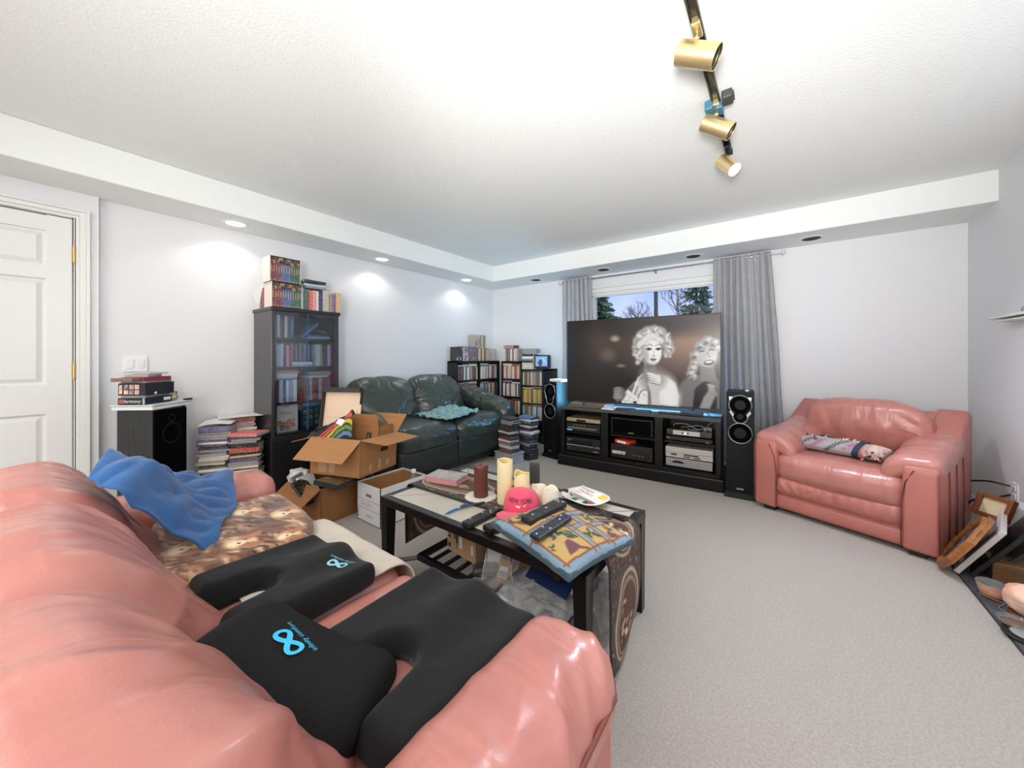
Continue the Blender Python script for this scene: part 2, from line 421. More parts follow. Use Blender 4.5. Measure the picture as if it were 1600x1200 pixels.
# ------------------------------------------------------------------ door with six raised panels
d = struct(bpy.data.objects.new('door_1', None)); COL.objects.link(d); d.location = (XD, 0, 0)
Y0, Y1, H = -.625, .165, 2.035
g = G(); g.box((-.035, (Y0+Y1)/2, H/2+.005), (.022, Y1-Y0, H))
ys = [Y0, Y0+.105, -.28, -.18, Y1-.105, Y1]; zs = [.01, .2, .80, .985, 1.64, 1.72, 1.94, H]
for i in (0, 2, 4): g.box((-.012, (ys[i]+ys[i+1])/2, H/2+.005), (.024, ys[i+1]-ys[i], H), bev=.004)
for j in (0, 2, 4, 6):
    for i in (1, 3): g.box((-.012, (ys[i]+ys[i+1])/2, (zs[j]+zs[j+1])/2), (.024, ys[i+1]-ys[i]+.012, zs[j+1]-zs[j]), bev=.004)
g.obj('slab', m_white, d)
for j in (1, 3, 5):
    for i in (1, 3):
        g = G(); y0, y1, z0, z1 = ys[i], ys[i+1], zs[j], zs[j+1]
        def ringq(o, x): return [(x, y0+o, z0+o), (x, y1-o, z0+o), (x, y1-o, z1-o), (x, y0+o, z1-o)]
        lv = [ringq(.0, -.02), ringq(.012, -.02), ringq(.036, -.006), ringq(.04, -.006)]
        for a, b_ in zip(lv, lv[1:]):
            for k in range(4): g.quad([a[k], a[(k+1) % 4], b_[(k+1) % 4], b_[k]])
        g.quad(lv[-1]); g.obj('panel', m_white, d)
for z in (1.814, 1.063, .3):
    g = G(); g.cyl((.006, Y1+.007, z), .0075, .095, seg=12); g.cyl((.006, Y1+.007, z+.052), .005, .01, seg=10); g.cyl((.006, Y1+.007, z-.052), .005, .01, seg=10)
    part(g.obj('hinge', m_brass, d, smooth='auto'), 'brass door hinge')
g = G(); g.lathe([(.012, 0), (.012, .03), (.028, .045), (.03, .06), (.02, .072), (0, .075)], M=tmat((0, Y0+.07, .98), ry=90)); part(g.obj('handle', m_brass, d, smooth=True), 'brass door knob')
g = G()
for a, w, x in ((0, .016, .008), (.016, .028, .014), (.044, .016, .02)):
    g.box((x/2, Y1+.014+a+w/2, (2.05+a+w)/2), (x, w, 2.05+a+w), bev=.003)
    g.box((x/2, Y0-.014-a-w/2, (2.05+a+w)/2), (x, w, 2.05+a+w), bev=.003)
    g.box((x/2-.0008, (Y0+Y1)/2, 2.05+a+w/2), (x, Y1-Y0+.026+2*a+2*w, w-.001), bev=.003)
g.box((-.03, Y1+.012, 1.03), (.06, .014, 2.05)); g.box((-.03, Y0-.012, 1.03), (.06, .014, 2.05)); g.box((-.03, (Y0+Y1)/2, 2.053), (.06, Y1-Y0, .012))
for yy in (Y0, Y1): g.box((-.07, yy, 1.03), (.03, .06, 2.08))
g.box((-.07, (Y0+Y1)/2, 2.05), (.03, Y1-Y0, .06)); g.obj('casing', m_white, d)

# ------------------------------------------------------------------ window, blind, trees outside
w = struct(bpy.data.objects.new('window_1', None)); COL.objects.link(w); w.location = ((WX0+WX1)/2, YB, 0)
hw = (WX1-WX0)/2; m_alu = mat('dark_aluminium', (74, 78, 84), .4, .6)
g = G()
for sx in (-1, 1): g.box((sx*(hw-.02), .1, (WZ0+WZ1)/2), (.04, .07, WZ1-WZ0), bev=.004)
g.box((0, .1, WZ0+.02), (2*hw, .07, .04)); g.box((0, .1, WZ1-.02), (2*hw, .07, .03)); g.obj('frame', mat('white_vinyl', (225, 226, 226), .4, bump=.03), w)
g = G(); g.box((.012, .095, (WZ0+WZ1)/2), (.036, .05, WZ1-WZ0-.06), bev=.004); part(g.obj('mullion', m_alu, w), 'dark grey meeting rail')
gm = bpy.data.materials.new('window_glass'); gm.use_nodes = True; nt = gm.node_tree; nt.nodes.clear()
o_ = nt.nodes.new('ShaderNodeOutputMaterial'); tr = nt.nodes.new('ShaderNodeBsdfTransparent'); gl = nt.nodes.new('ShaderNodeBsdfGlossy'); mx = nt.nodes.new('ShaderNodeMixShader')
gl.inputs['Roughness'].default_value = .02; mx.inputs[0].default_value = .006
nt.links.new(tr.outputs[0], mx.inputs[1]); nt.links.new(gl.outputs[0], mx.inputs[2]); nt.links.new(mx.outputs[0], o_.inputs[0])
m_glass = gm
for sx in (-1, 1):
    g = G(); g.box((sx*hw/2, .1+sx*.012, (WZ0+WZ1)/2), (hw-.07, .005, WZ1-WZ0-.07)); g.obj('pane', m_glass, w)
g = G(); g.box((0, -.010, 2.012), (2*hw+.12, .02, .055), bev=.004); g.box((0, -.016, 2.05), (2*hw+.16, .032, .02), bev=.004)
for sx in (-1, 1): g.box((sx*(hw+.03), -.010, 1.45), (.06, .02, 1.12), bev=.004)
g.box((0, .045, 1.982), (2*hw, .09, .006))
g.box((0, -.02, WZ0-.015), (2*hw+.16, .07, .03), bev=.004); g.obj('casing', m_white, w)
g = G(); g.box((0, .03, 1.965), (2*hw-.02, .05, .03), bev=.006); g.cyl((0, .03, 1.944), .010, 2*hw-.08, axis='x', seg=12); part(g.obj('blind_headrail', mat('blind_white', (238, 238, 236), .5, bump=.03), w), 'white headrail of a raised blind')
g = G(); g.box((.2, 45, -.32), (160, 80, .3)); struct(g.obj('ground', mat('lawn', (96, 112, 70), .95, var=.3, vscale=.4)))

m_bark = mat('bark', (92, 80, 70), .9, bump=.5, bscale=9, var=.3)
def conifer(x, y, h, rad, label, col, seed, dens=1.0):
    rnd = random.Random(seed); t = thing('conifer_tree', label, 'tree', (x, y, -.17))
    g = G(); g.cyl((0, 0, h/2), .16, h, r2=.03, seg=8); g.obj('trunk', m_bark, t, smooth=True)
    g = G(); z = h*.12
    while z < h*.985:
        rr = rad*(1-z/h)**.75*rnd.uniform(.75, 1.1)+.12
        nb = int((7+rr*3)*dens)
        for k in range(nb):
            a = rnd.uniform(0, 6.28); L_ = rr*rnd.uniform(.65, 1.1); dz = -L_*rnd.uniform(.1, .35)
            ca, sa = math.cos(a), math.sin(a)
            n = max(3, int(L_*7*dens))
            for s in range(n):
                f = (s+.6)/n; px, py, pz = ca*L_*f, sa*L_*f, z+dz*f*f+.1*f
                w_ = .2*(1.2-f)+.07; b1 = rnd.uniform(-.9, .9)
                for q in (0, 1):
                    b2 = b1+q*1.5+rnd.uniform(-.4, .4)
                    u = Vector((ca+rnd.uniform(-.6, .6), sa+rnd.uniform(-.6, .6), rnd.uniform(-.55, .15))).normalized()
                    v = u.cross(Vector((math.cos(b2), math.sin(b2), .6))).normalized()*w_*.4
                    p = Vector((px, py, pz)); g.quad([p-v*.5, p+u*w_-v, p+u*w_*1.8, p+u*w_+v])
        z += h*.021
    o = g.obj('foliage', mat('needles_%d' % seed, col, .8, var=.5, vscale=2.2), t); o['kind'] = 'stuff'
def bare(x, y, h, label, seed):
    rnd = random.Random(seed); t = thing('bare_tree', label, 'tree', (x, y, -.17)); g = G(); m_b2 = mat('pale_bark', (150, 138, 144), .9, var=.2)
    gt = G(); gt.tube([(0, 0, 0), (.05, 0, h*.35), (0, .05, h*.7), (.04, 0, h)], [.16, .12, .07, .02], 7); gt.obj('trunk', m_b2, t, smooth=True)
    def br(p, dr, L_, r, dep):
        q = p+dr*L_*.5+Vector((rnd.uniform(-.1, .1), rnd.uniform(-.1, .1), .05))*L_; e_ = p+dr*L_+Vector((0, 0, .12*L_))
        g.tube([p, q, e_], [r, r*.7, r*.35], 5)
        if dep:
            for k in range(4):
                f = rnd.uniform(.35, 1); b_ = p.lerp(e_, f)
                br(b_, (dr+Vector((rnd.uniform(-.9, .9), rnd.uniform(-.9, .9), rnd.uniform(0, .8)))).normalized(), L_*rnd.uniform(.4, .65), r*.5, dep-1)
    for k in range(26):
        a = rnd.uniform(0, 6.28); z = h*rnd.uniform(.3, .97); L_ = h*.34*(1.05-z/h)+.35
        br(Vector((0, 0, z)), Vector((math.cos(a), math.sin(a), rnd.uniform(.25, .8))).normalized(), L_, .04, 2)
    g.obj('branches', m_b2, t)['kind'] = 'stuff'
# ray through the window: x = y*tan; trees stand about 20 m beyond the glass
conifer(-8.6, 19.5, 5.9, 2.3, 'dense broad green conifer in the left window pane', (128, 162, 132), 3, 1.3)
conifer(-12.4, 25.0, 6.4, 2.2, 'shorter green conifer at the left edge of the window, beside the curtain', (120, 152, 136), 5, 1.2)
bare(-8.0, 25.5, 5.0, 'small bare grey tree in the middle of the window, left of the dark rail', 11)
bare(-5.0, 23.5, 6.8, 'tall bare tree with a straight leader, right of the dark window rail', 12)
conifer(-3.3, 19.6, 5.9, 1.5, 'open layered conifer at the right edge of the window', (112, 140, 128), 8, .55)

# ------------------------------------------------------------------ curtains and rod
m_rod = mat('brushed_nickel', (176, 176, 180), .3, .9)
r = thing('curtain_rod', 'thin brushed metal curtain rod with glass knob ends above the window', 'curtain rod', (-1.2, 4.36, 2.165))
g = G(); g.cyl((0, 0, 0), .009, 2.36, axis='x', seg=12); g.obj('rod', m_rod, r, smooth='auto')
for sx in (-1, 1):
    g = G(); g.lathe([(.006, 0), (.016, .006), (.01, .014), (.02, .03), (.027, .045), (.02, .062), (0, .068)], seg=12, M=tmat((sx*1.18, 0, 0), ry=90*sx)); part(g.obj('finial', mat('clear_knob', (220, 220, 226), .1, .2, bump=.02), r, smooth=True), 'faceted knob end')
for bx in (-1.12, .02, 1.1):
    g = G(); g.box((bx, .078, -.005), (.022, .01, .05), bev=.003); g.box((bx, .04, -.012), (.01, .075, .01)); g.cyl((bx, 0, 0), .014, .014, axis='x', seg=12); g.obj('bracket', m_rod, r)
m_cur = mat('curtain_fabric', (172, 172, 174), .8, bump=.12, bscale=300, sheen=.25, var=.06, vscale=14)
def curtain(label, xt, xb, npl, seed, ztop=2.19, zbot=.06):
    def f(p, u, v):
        a = .018+.022*(1-v)+.01*math.sin(seed+u*9)
        ph = u*npl*2*math.pi + .7*math.sin(3*u+seed)+.5*nz(u*5, v*1.5, seed)
        s = math.sin(ph)
        return Vector((.012*math.sin(2*ph+seed)*(1-v*.3)+.012*nz(u*8, v*2.5, seed+4), math.copysign(abs(s)**.75, s)*a+.012*nz(u*4, v*2, seed), .006*s if v > .97 else 0))
    def lx(i, j): b_ = xb[0]+(xb[1]-xb[0])*i/4; t_ = xt[0]+(xt[1]-xt[0])*i/4; return b_+(t_-b_)*j/4
    C = [[(lx(i, j), 4.35, zbot+(ztop-zbot)*j/4) for j in range(5)] for i in range(5)]
    me = patch(C, npl*14, 44, f)
    return tag(finish('curtain', me, m_cur, smooth=True, solid=.004), label, 'curtain')
curtain('grey pleated curtain on the left side of the window, behind the television', (-2.39, -1.97), (-2.39, -1.86), 7, 2.0)
curtain('wide grey pleated curtain on the right side of the window, behind the tall speaker', (-.56, -.07), (-.575, .05), 9, 5.0)

# ------------------------------------------------------------------ recessed lamps
m_trimw = mat('lamp_trim', (240, 240, 238), .4)
m_lampon = mat('lamp_on', (255, 250, 240), .5, emit=5, bump=.01)
m_baffle = mat('black_baffle', (14, 13, 13), .6, bump=.1)
for k, y in enumerate((.985, 2.305, 3.63)):
    lab = ['lit round recessed lamp in the left soffit nearest the door', 'lit round recessed lamp in the left soffit above the black cabinet', 'lit round recessed lamp in the left soffit nearest the window corner'][k]
    t = thing('recessed_lamp', lab, 'ceiling lamp', (-3.49, y, ZS), group='lit lamps in the left soffit')
    g = G(); g.lathe([(.062, .0), (.066, -.006), (.088, -.004), (.09, 0)], seg=32); g.obj('trim_ring', m_trimw, t, smooth=True)
    g = G(); g.cyl((0, 0, -.001), .063, .004, seg=32); part(g.obj('bulb', m_lampon, t), 'glowing bulb face')
    ld = bpy.data.lights.new('recessed_spot', 'SPOT'); ld.energy = 7; ld.spot_size = R(138); ld.spot_blend = .45; ld.shadow_soft_size = .05; ld.color = (1, .985, .96)
    lo = bpy.data.objects.new('recessed_spot', ld); COL.objects.link(lo); lo.location = (-3.49, y, ZS-.012); lo.parent = None
for k, x in enumerate((-2.716, -1.737, -.737, .225)):
    lab = ['unlit recessed lamp with black baffle near the room corner', 'unlit recessed lamp with black baffle above the left curtain', 'unlit recessed lamp with black baffle left of the right curtain', 'unlit recessed lamp with black baffle right of the curtains'][k]
    t = thing('recessed_lamp', lab, 'ceiling lamp', (x, 4.2, ZS), group='dark lamps in the window soffit')
    g = G(); g.lathe([(.068, .0), (.07, -.006), (.09, -.004), (.092, 0)], seg=32); g.obj('trim_ring', m_trimw, t, smooth=True)
    g = G(); g.lathe([(.069, -.0045), (.05, -.002), (.048, -.0005), (0, -.0003)], seg=32); part(g.obj('baffle', m_baffle, t, smooth=True), 'black baffle')

# ------------------------------------------------------------------ track light
tl = thing('track_light', 'black ceiling track with three brass spotlights', 'track light', (-.255, 1.9, ZC))
m_trk = mat('track_black', (34, 36, 40), .35, .4)
g = G()
for sx in (-1, 1): g.box((sx*.0145, .0, -.011), (.007, 1.42, .022), bev=.001)
g.box((0, 0, -.003), (.03, 1.42, .006)); g.box((0, .7, -.012), (.04, .03, .026), bev=.003); g.box((0, -.7, -.012), (.04, .03, .026), bev=.003)
g.obj('track', m_trk, tl)
g = G(); g.box((.05, .13, -.02), (.045, .075, .04), bev=.006); g.box((.075, .13, -.02), (.006, .05, .02)); part(g.obj('power_feed', mat('feed_grey', (66, 66, 66), .5, bump=.1), tl), 'dark grey power feed box')
g = G(); g.box((-.03, .16, -.03), (.035, .09, .045), bev=.004); g.box((.012, .175, -.035), (.03, .07, .03), bev=.004); part(g.obj('adapter_clip', mat('blue_metal', (74, 128, 152), .4, .3, bump=.1, bscale=20), tl), 'blue adapter clip')
m_brs = mat('satin_brass', (240, 214, 160), .3, .85, bump=.01, bscale=30)
m_in = mat('head_inside', (28, 26, 24), .6, bump=.05)
def head(y, dirv, L_, r_, on=False):
    z = Vector(dirv).normalized(); x = z.cross(Vector((0, 0, 1))).normalized(); yv = z.cross(x)
    M3 = Matrix((x, yv, z)).transposed().to_4x4(); c = Vector((0, y, -.125)); M = Matrix.Translation(c) @ M3
    hd = bpy.data.objects.new('lamp_head', None); COL.objects.link(hd); hd.parent = tl
    g = G(); g.lathe([(0, -L_*.5), (r_*.8, -L_*.5), (r_, -L_*.46), (r_, L_*.5), (r_*.93, L_*.5), (r_*.92, L_*.42)], seg=32, M=M); g.obj('shade', m_brs, hd, smooth='auto')
    g = G(); g.lathe([(r_*.925, L_*.48), (r_*.88, -.2*L_), (0, -.22*L_)], seg=32, M=M); g.obj('reflector', m_in, hd, smooth=True)
    if on:
        g = G(); g.cyl((0, 0, L_*.38), r_*.86, .01, seg=24, M=M); part(g.obj('bulb', mat('track_bulb', (255, 255, 255), .5, emit=40, bump=.01), hd), 'glowing lamp face')
        q = M @ Vector((0, 0, L_*.56))
        ld = bpy.data.lights.new('track_spot', 'SPOT'); ld.energy = 120; ld.spot_size = R(128); ld.spot_blend = .7; ld.shadow_soft_size = .04; ld.color = (.78, .84, 1)
        lo = bpy.data.objects.new('track_spot', ld); COL.objects.link(lo); lo.location = tl.location+q; lo.rotation_euler = (-z).to_track_quat('Z', 'Y').to_euler()
    g = G(); g.tube([(0, y, -.02), (0, y, -.06), c-z*L_*.3-Vector((0, 0, -.02))], .009, 8); g.box((0, y, -.02), (.03, .08, .03), bev=.003); g.obj('stem', m_brs if not on else m_trk, hd)
head(-.37, (.79, .1, -.42), .15, .044)
head(.17, (.79, .1, -.55), .15, .042)
head(.62, (.60, -.30, -.74), .13, .04, True)

# ------------------------------------------------------------------ fittings on the walls
t = thing('light_switch', 'white double rocker switch plate on the left wall, above the stacked boxes', 'light switch', (XL, .452, 1.105))
g = G(); g.box((.006, 0, 0), (.012, .125, .115), bev=.004); g.obj('plate', mat('switch_white', (240, 240, 240), .3, bump=.01), t)
for sy in (-1, 1):
    g = G(); g.box((.014, sy*.026, 0), (.008, .034, .066), M=tmat((0, 0, 0), ry=4), bev=.002); g.obj('rocker', MATS['switch_white'], t)
def outlet(y, z, label, w=.072):
    t = thing('wall_outlet', label, 'outlet', (XR, y, z))
    g = G(); g.box((-.004, 0, 0), (.008, w, .115), bev=.003); g.obj('plate', MATS['switch_white'], t)
    for sz in (-1, 1):
        g = G(); g.box((-.009, 0, sz*.026), (.004, .034, .03), bev=.004); g.box((-.0112, .006, sz*.026), (.001, .003, .01), mi=1); g.box((-.0112, -.006, sz*.026), (.001, .003, .01), mi=1)
        g.obj('socket', [MATS['switch_white'], m_black], t)
outlet(3.72, .30, 'white wall outlet with black plugs, behind the wooden frames')
outlet(3.50, .27, 'second white wall outlet, nearer the photographer on the right wall')
t = thing('wall_shelf', 'small white two-layer shelf on the right wall', 'shelf', (XR, 3.55, 1.40))
g = G(); g.box((-.045, 0, .008), (.09, .5, .014), bev=.003); g.obj('upper_board', m_white, t)
g = G(); g.box((-.035, 0, -.014), (.07, .46, .012), bev=.003); g.obj('lower_board', m_white, t)
g = G(); g.lathe([(0, 0), (.03, 0), (.036, .02), (.02, .04), (0, .045)], seg=16); tag(g.obj('grey_ornament', mat('grey_stone', (140, 148, 150), .5, bump=.1), loc=(XR-.045, 3.42, 1.416), smooth=True), 'small grey ornament on the white wall shelf', 'ornament')
pic = Pic(16, 24, .66, (226, 170, 196)); pic.ell(.33, .6, .2, .25, (246, 222, 232)); pic.ell(.3, .2, .3, .1, (200, 120, 160))
t = thing('framed_picture', 'small pink picture in a dark frame on the right wall', 'picture', (XR, 3.46, 1.13), rot=(0, 0, R(-90)))
m_print = mat('flat_print', rough=.55, attr=True)
g = G()
for sx in (-1, 1): g.box((sx*.095, -.008, 0), (.012, .016, .16))
for sz in (-1, 1): g.box((0, -.008, sz*.075), (.19, .016, .012))
g.obj('frame', mat('plum_frame', (116, 96, 108), .5, bump=.05), t)
pic.plane('print', .18, .14, m_print, t, loc=(0, -.006, 0))
# ------------------------------------------------------------------ large furniture
m_pink = mat('rose_leather', (198, 130, 118), .36, spec=.7, crease=(3.2, (3.2, .55, .55), .9), coat=.4, bump=.12, bscale=160, var=.1, vscale=5, col2=(188, 118, 108), bdist=.004)
m_pinka = mat('rose_leather_arm', (198, 130, 118), .36, spec=.7, crease=(3.2, (.6, 3.4, .6), .85), coat=.4, bump=.12, bscale=160, var=.1, vscale=5, col2=(188, 118, 108), bdist=.004)
m_pinkd = mat('rose_leather_panel', (196, 120, 108), .42, spec=.5, bump=.12, bscale=160, var=.1, vscale=5, bdist=.004)
m_pinks = mat('rose_seam', (128, 66, 58), .6, bump=.05)
m_green = mat('green_leather', (54, 64, 58), .3, spec=.7, crease=(6, (1, .6, 1), .8, 1), bump=.1, bscale=120, var=.2, vscale=5, bdist=.004)
m_greend = mat('green_leather_panel', (40, 50, 46), .4, spec=.5, bump=.1, bscale=120, var=.15, vscale=5, bdist=.004)
m_foot = mat('furniture_foot', (40, 36, 34), .6, bump=.05)

def leather_fn(sz, puff, wr=.006, sc=(9, 3, 9), seed=0., sag=None):
    def f(p, n):
        bx, by, bz = 1-n.x*n.x, 1-n.y*n.y, 1-n.z*n.z
        bx, by, bz = max(bx, 0), max(by, 0), max(bz, 0)
        d = Vector((math.copysign(1, n.x)*puff[0]*by*bz*abs(n.x)**2, math.copysign(1, n.y)*puff[1]*bx*bz*abs(n.y)**2, math.copysign(1, n.z)*puff[2]*bx*by*abs(n.z)**2))
        q = p+d
        k = folds(p, sc, wr, seed)
        nn = Vector((n.x**5, n.y**5, n.z**5)); nn = nn.normalized() if nn.length > 1e-6 else Vector((0, 0, 1))
        q += nn*k
        if sag: q = sag(q, n)
        return q
    return f

# ---- rose sofa in the foreground: back along y<0.25, seats to y=0.74, arms at both ends
sofa = thing('sofa', 'rose leather three seat sofa in the foreground with plump back cushions', 'sofa', (-1.24, .26, 0))
def S(x, y, z): return (x+1.24, y-.26, z)
g = G(); g.box((0, -.02, .2), (1.9, .86, .3), bev=.02); g.box((0, -.39, .34), (1.96, .16, .58), bev=.03); g.obj('base', m_pinkd, sofa, smooth='auto')
for sx in (-1, 1):
    for sy in (-1, 1): g = G(); g.box((sx*.88, sy*.36, .026), (.08, .08, .052)); g.obj('foot', m_foot, sofa)
# seats
for k, x in enumerate((-1.74, -1.24, -.74)):
    me = soft((.5, .62, .17), .05, (12, 14, 5), fn=leather_fn(None, (.006, .012, .03), .004, (5, 5, 5), k*3.3))
    finish('seat_cushion', me, m_pink, sofa, True, S(x, .43, .385), sub=1)
# back cushions: big pillows leaning on the back, drooping over their lower edge
def backc(seed):
    def sag(q, n):
        t = (n.z+1)/2
        q.y += .10*(1-t)**1.3 - .05*t               # leans back
        fr = max(0, n.y)
        q.y += .055*math.exp(-((t-.24)/.26)**2)*(1-n.x**4)*(1 if n.y > 0 else .2)
        s_ = n.y*.5-n.z                              # runs over the top and down the front
        w = nz(n.x*1.3+seed, s_*1.1, seed*3)
        r1 = 1-abs(math.sin(n.x*4.2+2.2*w+.9*s_)); r2 = 1-abs(math.sin(n.x*9+3*nz(n.x*2, s_*1.6, seed+7)+1.5*s_*(1 if n.x > 0 else -1)))
        k = .017*r1**2.2*(.35+.65*abs(n.x)) + .010*r2**2*abs(n.x)**1.2 - .006
        q.y += k*fr*1.1; q.z += k*max(0, n.z)*1.1
        # gathered pleats where the cover is sewn at both lower corners
        q.y += .010*math.sin(11*math.atan2(t-.1, 1.15-abs(n.x))+seed)*abs(n.x)**3*fr*(1-t)
        return q
    return sag
for k, x in enumerate((-1.73, -1.215, -.685)):
    sz = (.54 if k < 2 else .56, .27, .44)
    me = soft(sz, .11, (34, 14, 26), 5, fn=leather_fn(None, (.012, .03, .03), .004, (4, 3, 5), 11+k*5.1, backc(k*1.7+.4)))
    finish('back_cushion', me, m_pink, sofa, True, S(x, .035+.012*(k == 2), .58), rot=(0, 0, R((0, 2, 9)[k])), sub=1)
# arms: body, padded top, seam
for sx, x in ((-1, -2.115), (1, -.375)):
    g = G(); g.box((0, 0, .25), (.20, .86, .42), bev=.03, seg=3); g.obj('arm', m_pinkd, sofa, smooth='auto', loc=S(x, .30, 0))
    def afn(p, n, sx=sx):
        t = (p.y+.46)/.92
        q = p.copy(); q.z += .03*(1-n.x**2)*max(n.z, 0)
        q.z -= .02*(t)**3*(n.z > 0)
        ph = 21*p.y+2.0*n.x+2.6*nz(p.y*3, n.x*.8, 2+sx)
        k = (.011*(1-abs(math.sin(ph)))**1.6+.006*(1-abs(math.sin(2.3*ph+1.5*n.x)))**2)*(.3+.7*t)*(n.z > -.3)*(.4+.6*max(0, sx*n.x+.3))
        k += folds(p, (5, 6, 5), .004, 4+sx)
        nn = Vector((n.x**3, n.y**5, max(n.z, 0)**3+.01)).normalized()
        return q+nn*k
    me = soft((.222, .90, .18), .062, (14, 50, 6), 5, fn=afn)
    finish('arm_pad', me, m_pinka, sofa, True, S(x, .295, .475), sub=1)
    g = G(); yy = .30+.44
    g.tube([S(x+sx*.117, y, .492) for y in (-.1, .1, .3, .5, .62, .68)]+[S(x+sx*.096, .726, .48), S(x+sx*.05, .748, .47), S(x-sx*.05, .748, .47), S(x-sx*.09, .728, .47)], .0055, 6)
    g.obj('arm_seam', m_pinks, sofa, smooth=True)

# ---- rose armchair beside the right speaker; front faces (-.38,-.925)
chair = thing('armchair', 'wide rose leather armchair standing in the right corner beside the tall speaker', 'armchair', (.45, 3.62, 0), rz=-22)
W, D = .94, .94
def seam(pts, par): g = G(); g.tube(pts, .0035, 6); return g.obj('seam', m_pinks, par, smooth=True)
g = G(); g.box((0, .0, .20), (W-.3, D-.06, .30), bev=.03, seg=3); g.box((0, -D/2+.06, .085), (W-.26, .08, .11), bev=.03, seg=3); g.obj('base', m_pinkd, chair, smooth='auto')
me = soft((W-.28, .10, .15), .04, (40, 4, 8), 3, fn=lambda p, n: p+Vector((0, -1, 0))*(.012*abs(math.sin(n.x*17+2*nz(n.x*3, n.z, 1)))*(1-n.z**2)*(n.y < 0))+Vector((0, -.02*(1-n.z**2)*(n.y < 0), 0)))
finish('gathered_panel', me, m_pinkd, chair, True, (0, -D/2+.075, .205), sub=1)
for sx in (-1, 1):
    # arm side panel: profile in yz, extruded in x
    prof = [(-D/2, .03), (D/2-.02, .03), (D/2, .40), (D/2+.02, .74), (D/2-.06, .79), (.17, .66), (-.06, .565), (-D/2+.02, .53), (-D/2, .50)]
    g = G(); M = tmat((sx*(W/2)-(0 if sx < 0 else .15), 0, 0)) @ Matrix(((0, 0, 1, 0), (1, 0, 0, 0), (0, 1, 0, 0), (0, 0, 0, 1)))
    g.prism(prof, .15, M=M); es = g.b.edges[:]
    bmesh.ops.bevel(g.b, geom=es, offset=.022, segments=3, profile=.5, affect='EDGES'); g.obj('arm', m_pinkd, chair, smooth='auto')
    def afn(p, n, sx=sx):
        q = p.copy(); t = (n.y+1)/2
        q.z += .015*(1-n.y**2)*max(n.z, 0)+ .05*max(0, n.y)**1.5
        drop = max(0, -sx*n.x)                              # spills over the inner side
        q.z -= .07*drop**2*(1-.6*max(0, n.y)); q.x += -sx*.02*drop
        q.z += folds(p, (7, 5, 6), .006, 3*sx+7)*(n.z > -.3)
        q.z += .006*math.sin(n.y*11+n.x*4)*drop
        return q
    me = soft((.25, .66, .13), .05, (12, 26, 5), 4, fn=afn)
    finish('arm_pad', me, m_pinka, chair, True, (sx*(W/2-.115), -.125, .525), rot=(R(3), R(-sx*4), 0), sub=1)
    for yy in (-.26, -.06, .14):
        seam([(sx*(W/2+.003), yy, .05), (sx*(W/2+.006), yy+.004, .3), (sx*(W/2+.003), yy, .5+.05*max(0, yy))], chair)
    seam([(sx*(W/2-.002), -D/2+.0, .06), (sx*(W/2-.002), -D/2+.0, .5)], chair)
    seam([(sx*(W/2-.15), -D/2-.003, .05), (sx*(W/2-.15), -D/2-.003, .30), (sx*(W/2-.135), -D/2+.001, .42), (sx*(W/2-.10), -D/2, .50)], chair)
me = soft((W-.27, .66, .20), .065, (24, 20, 6), 4, fn=leather_fn(None, (.01, .025, .02), .005, (5, 4, 5), 21))
finish('seat_cushion', me, m_pink, chair, True, (0, -.135, .345), sub=1)
def bfn(q, n):
    t = (n.z+1)/2
    q.y += .05*(1-t)-.06*t; q.y += -.02*math.exp(-((t-.4)/.3)**2)*(1-n.x**2)
    q.y -= .012*abs(math.sin(n.x*7+1.5*nz(n.x*3, t*3, 2)))*(1-abs(2*t-.9))*(n.y < 0)
    q.z -= .09*abs(n.x)**4*(t > .5); q.x *= 1-.05*t*abs(n.x)
    return q
me = soft((W-.2, .20, .37), .07, (34, 6, 20), 4, fn=leather_fn(None, (.0, .03, .02), .008, (5, 4, 5), 33, lambda q, n: bfn(q, n)))
finish('back_cushion', me, m_pink, chair, True, (0, .22, .625), rot=(R(-8), 0, 0), sub=1)
g = G(); g.box((0, .40, .42), (W-.06, .14, .68), bev=.05, seg=4); g.obj('back', m_pinkd, chair, smooth='auto')
for sx in (-1, 1):
    for sy in (-1, 1): g = G(); g.box((sx*.38, sy*.4, .016), (.07, .07, .034)); g.obj('foot', m_foot, chair)

# ---- green loveseat on the left wall, facing +x
lv = thing('loveseat', 'dark green leather loveseat with plump back cushions against the left wall', 'sofa', (-3.0, 2.53, 0), rz=90)
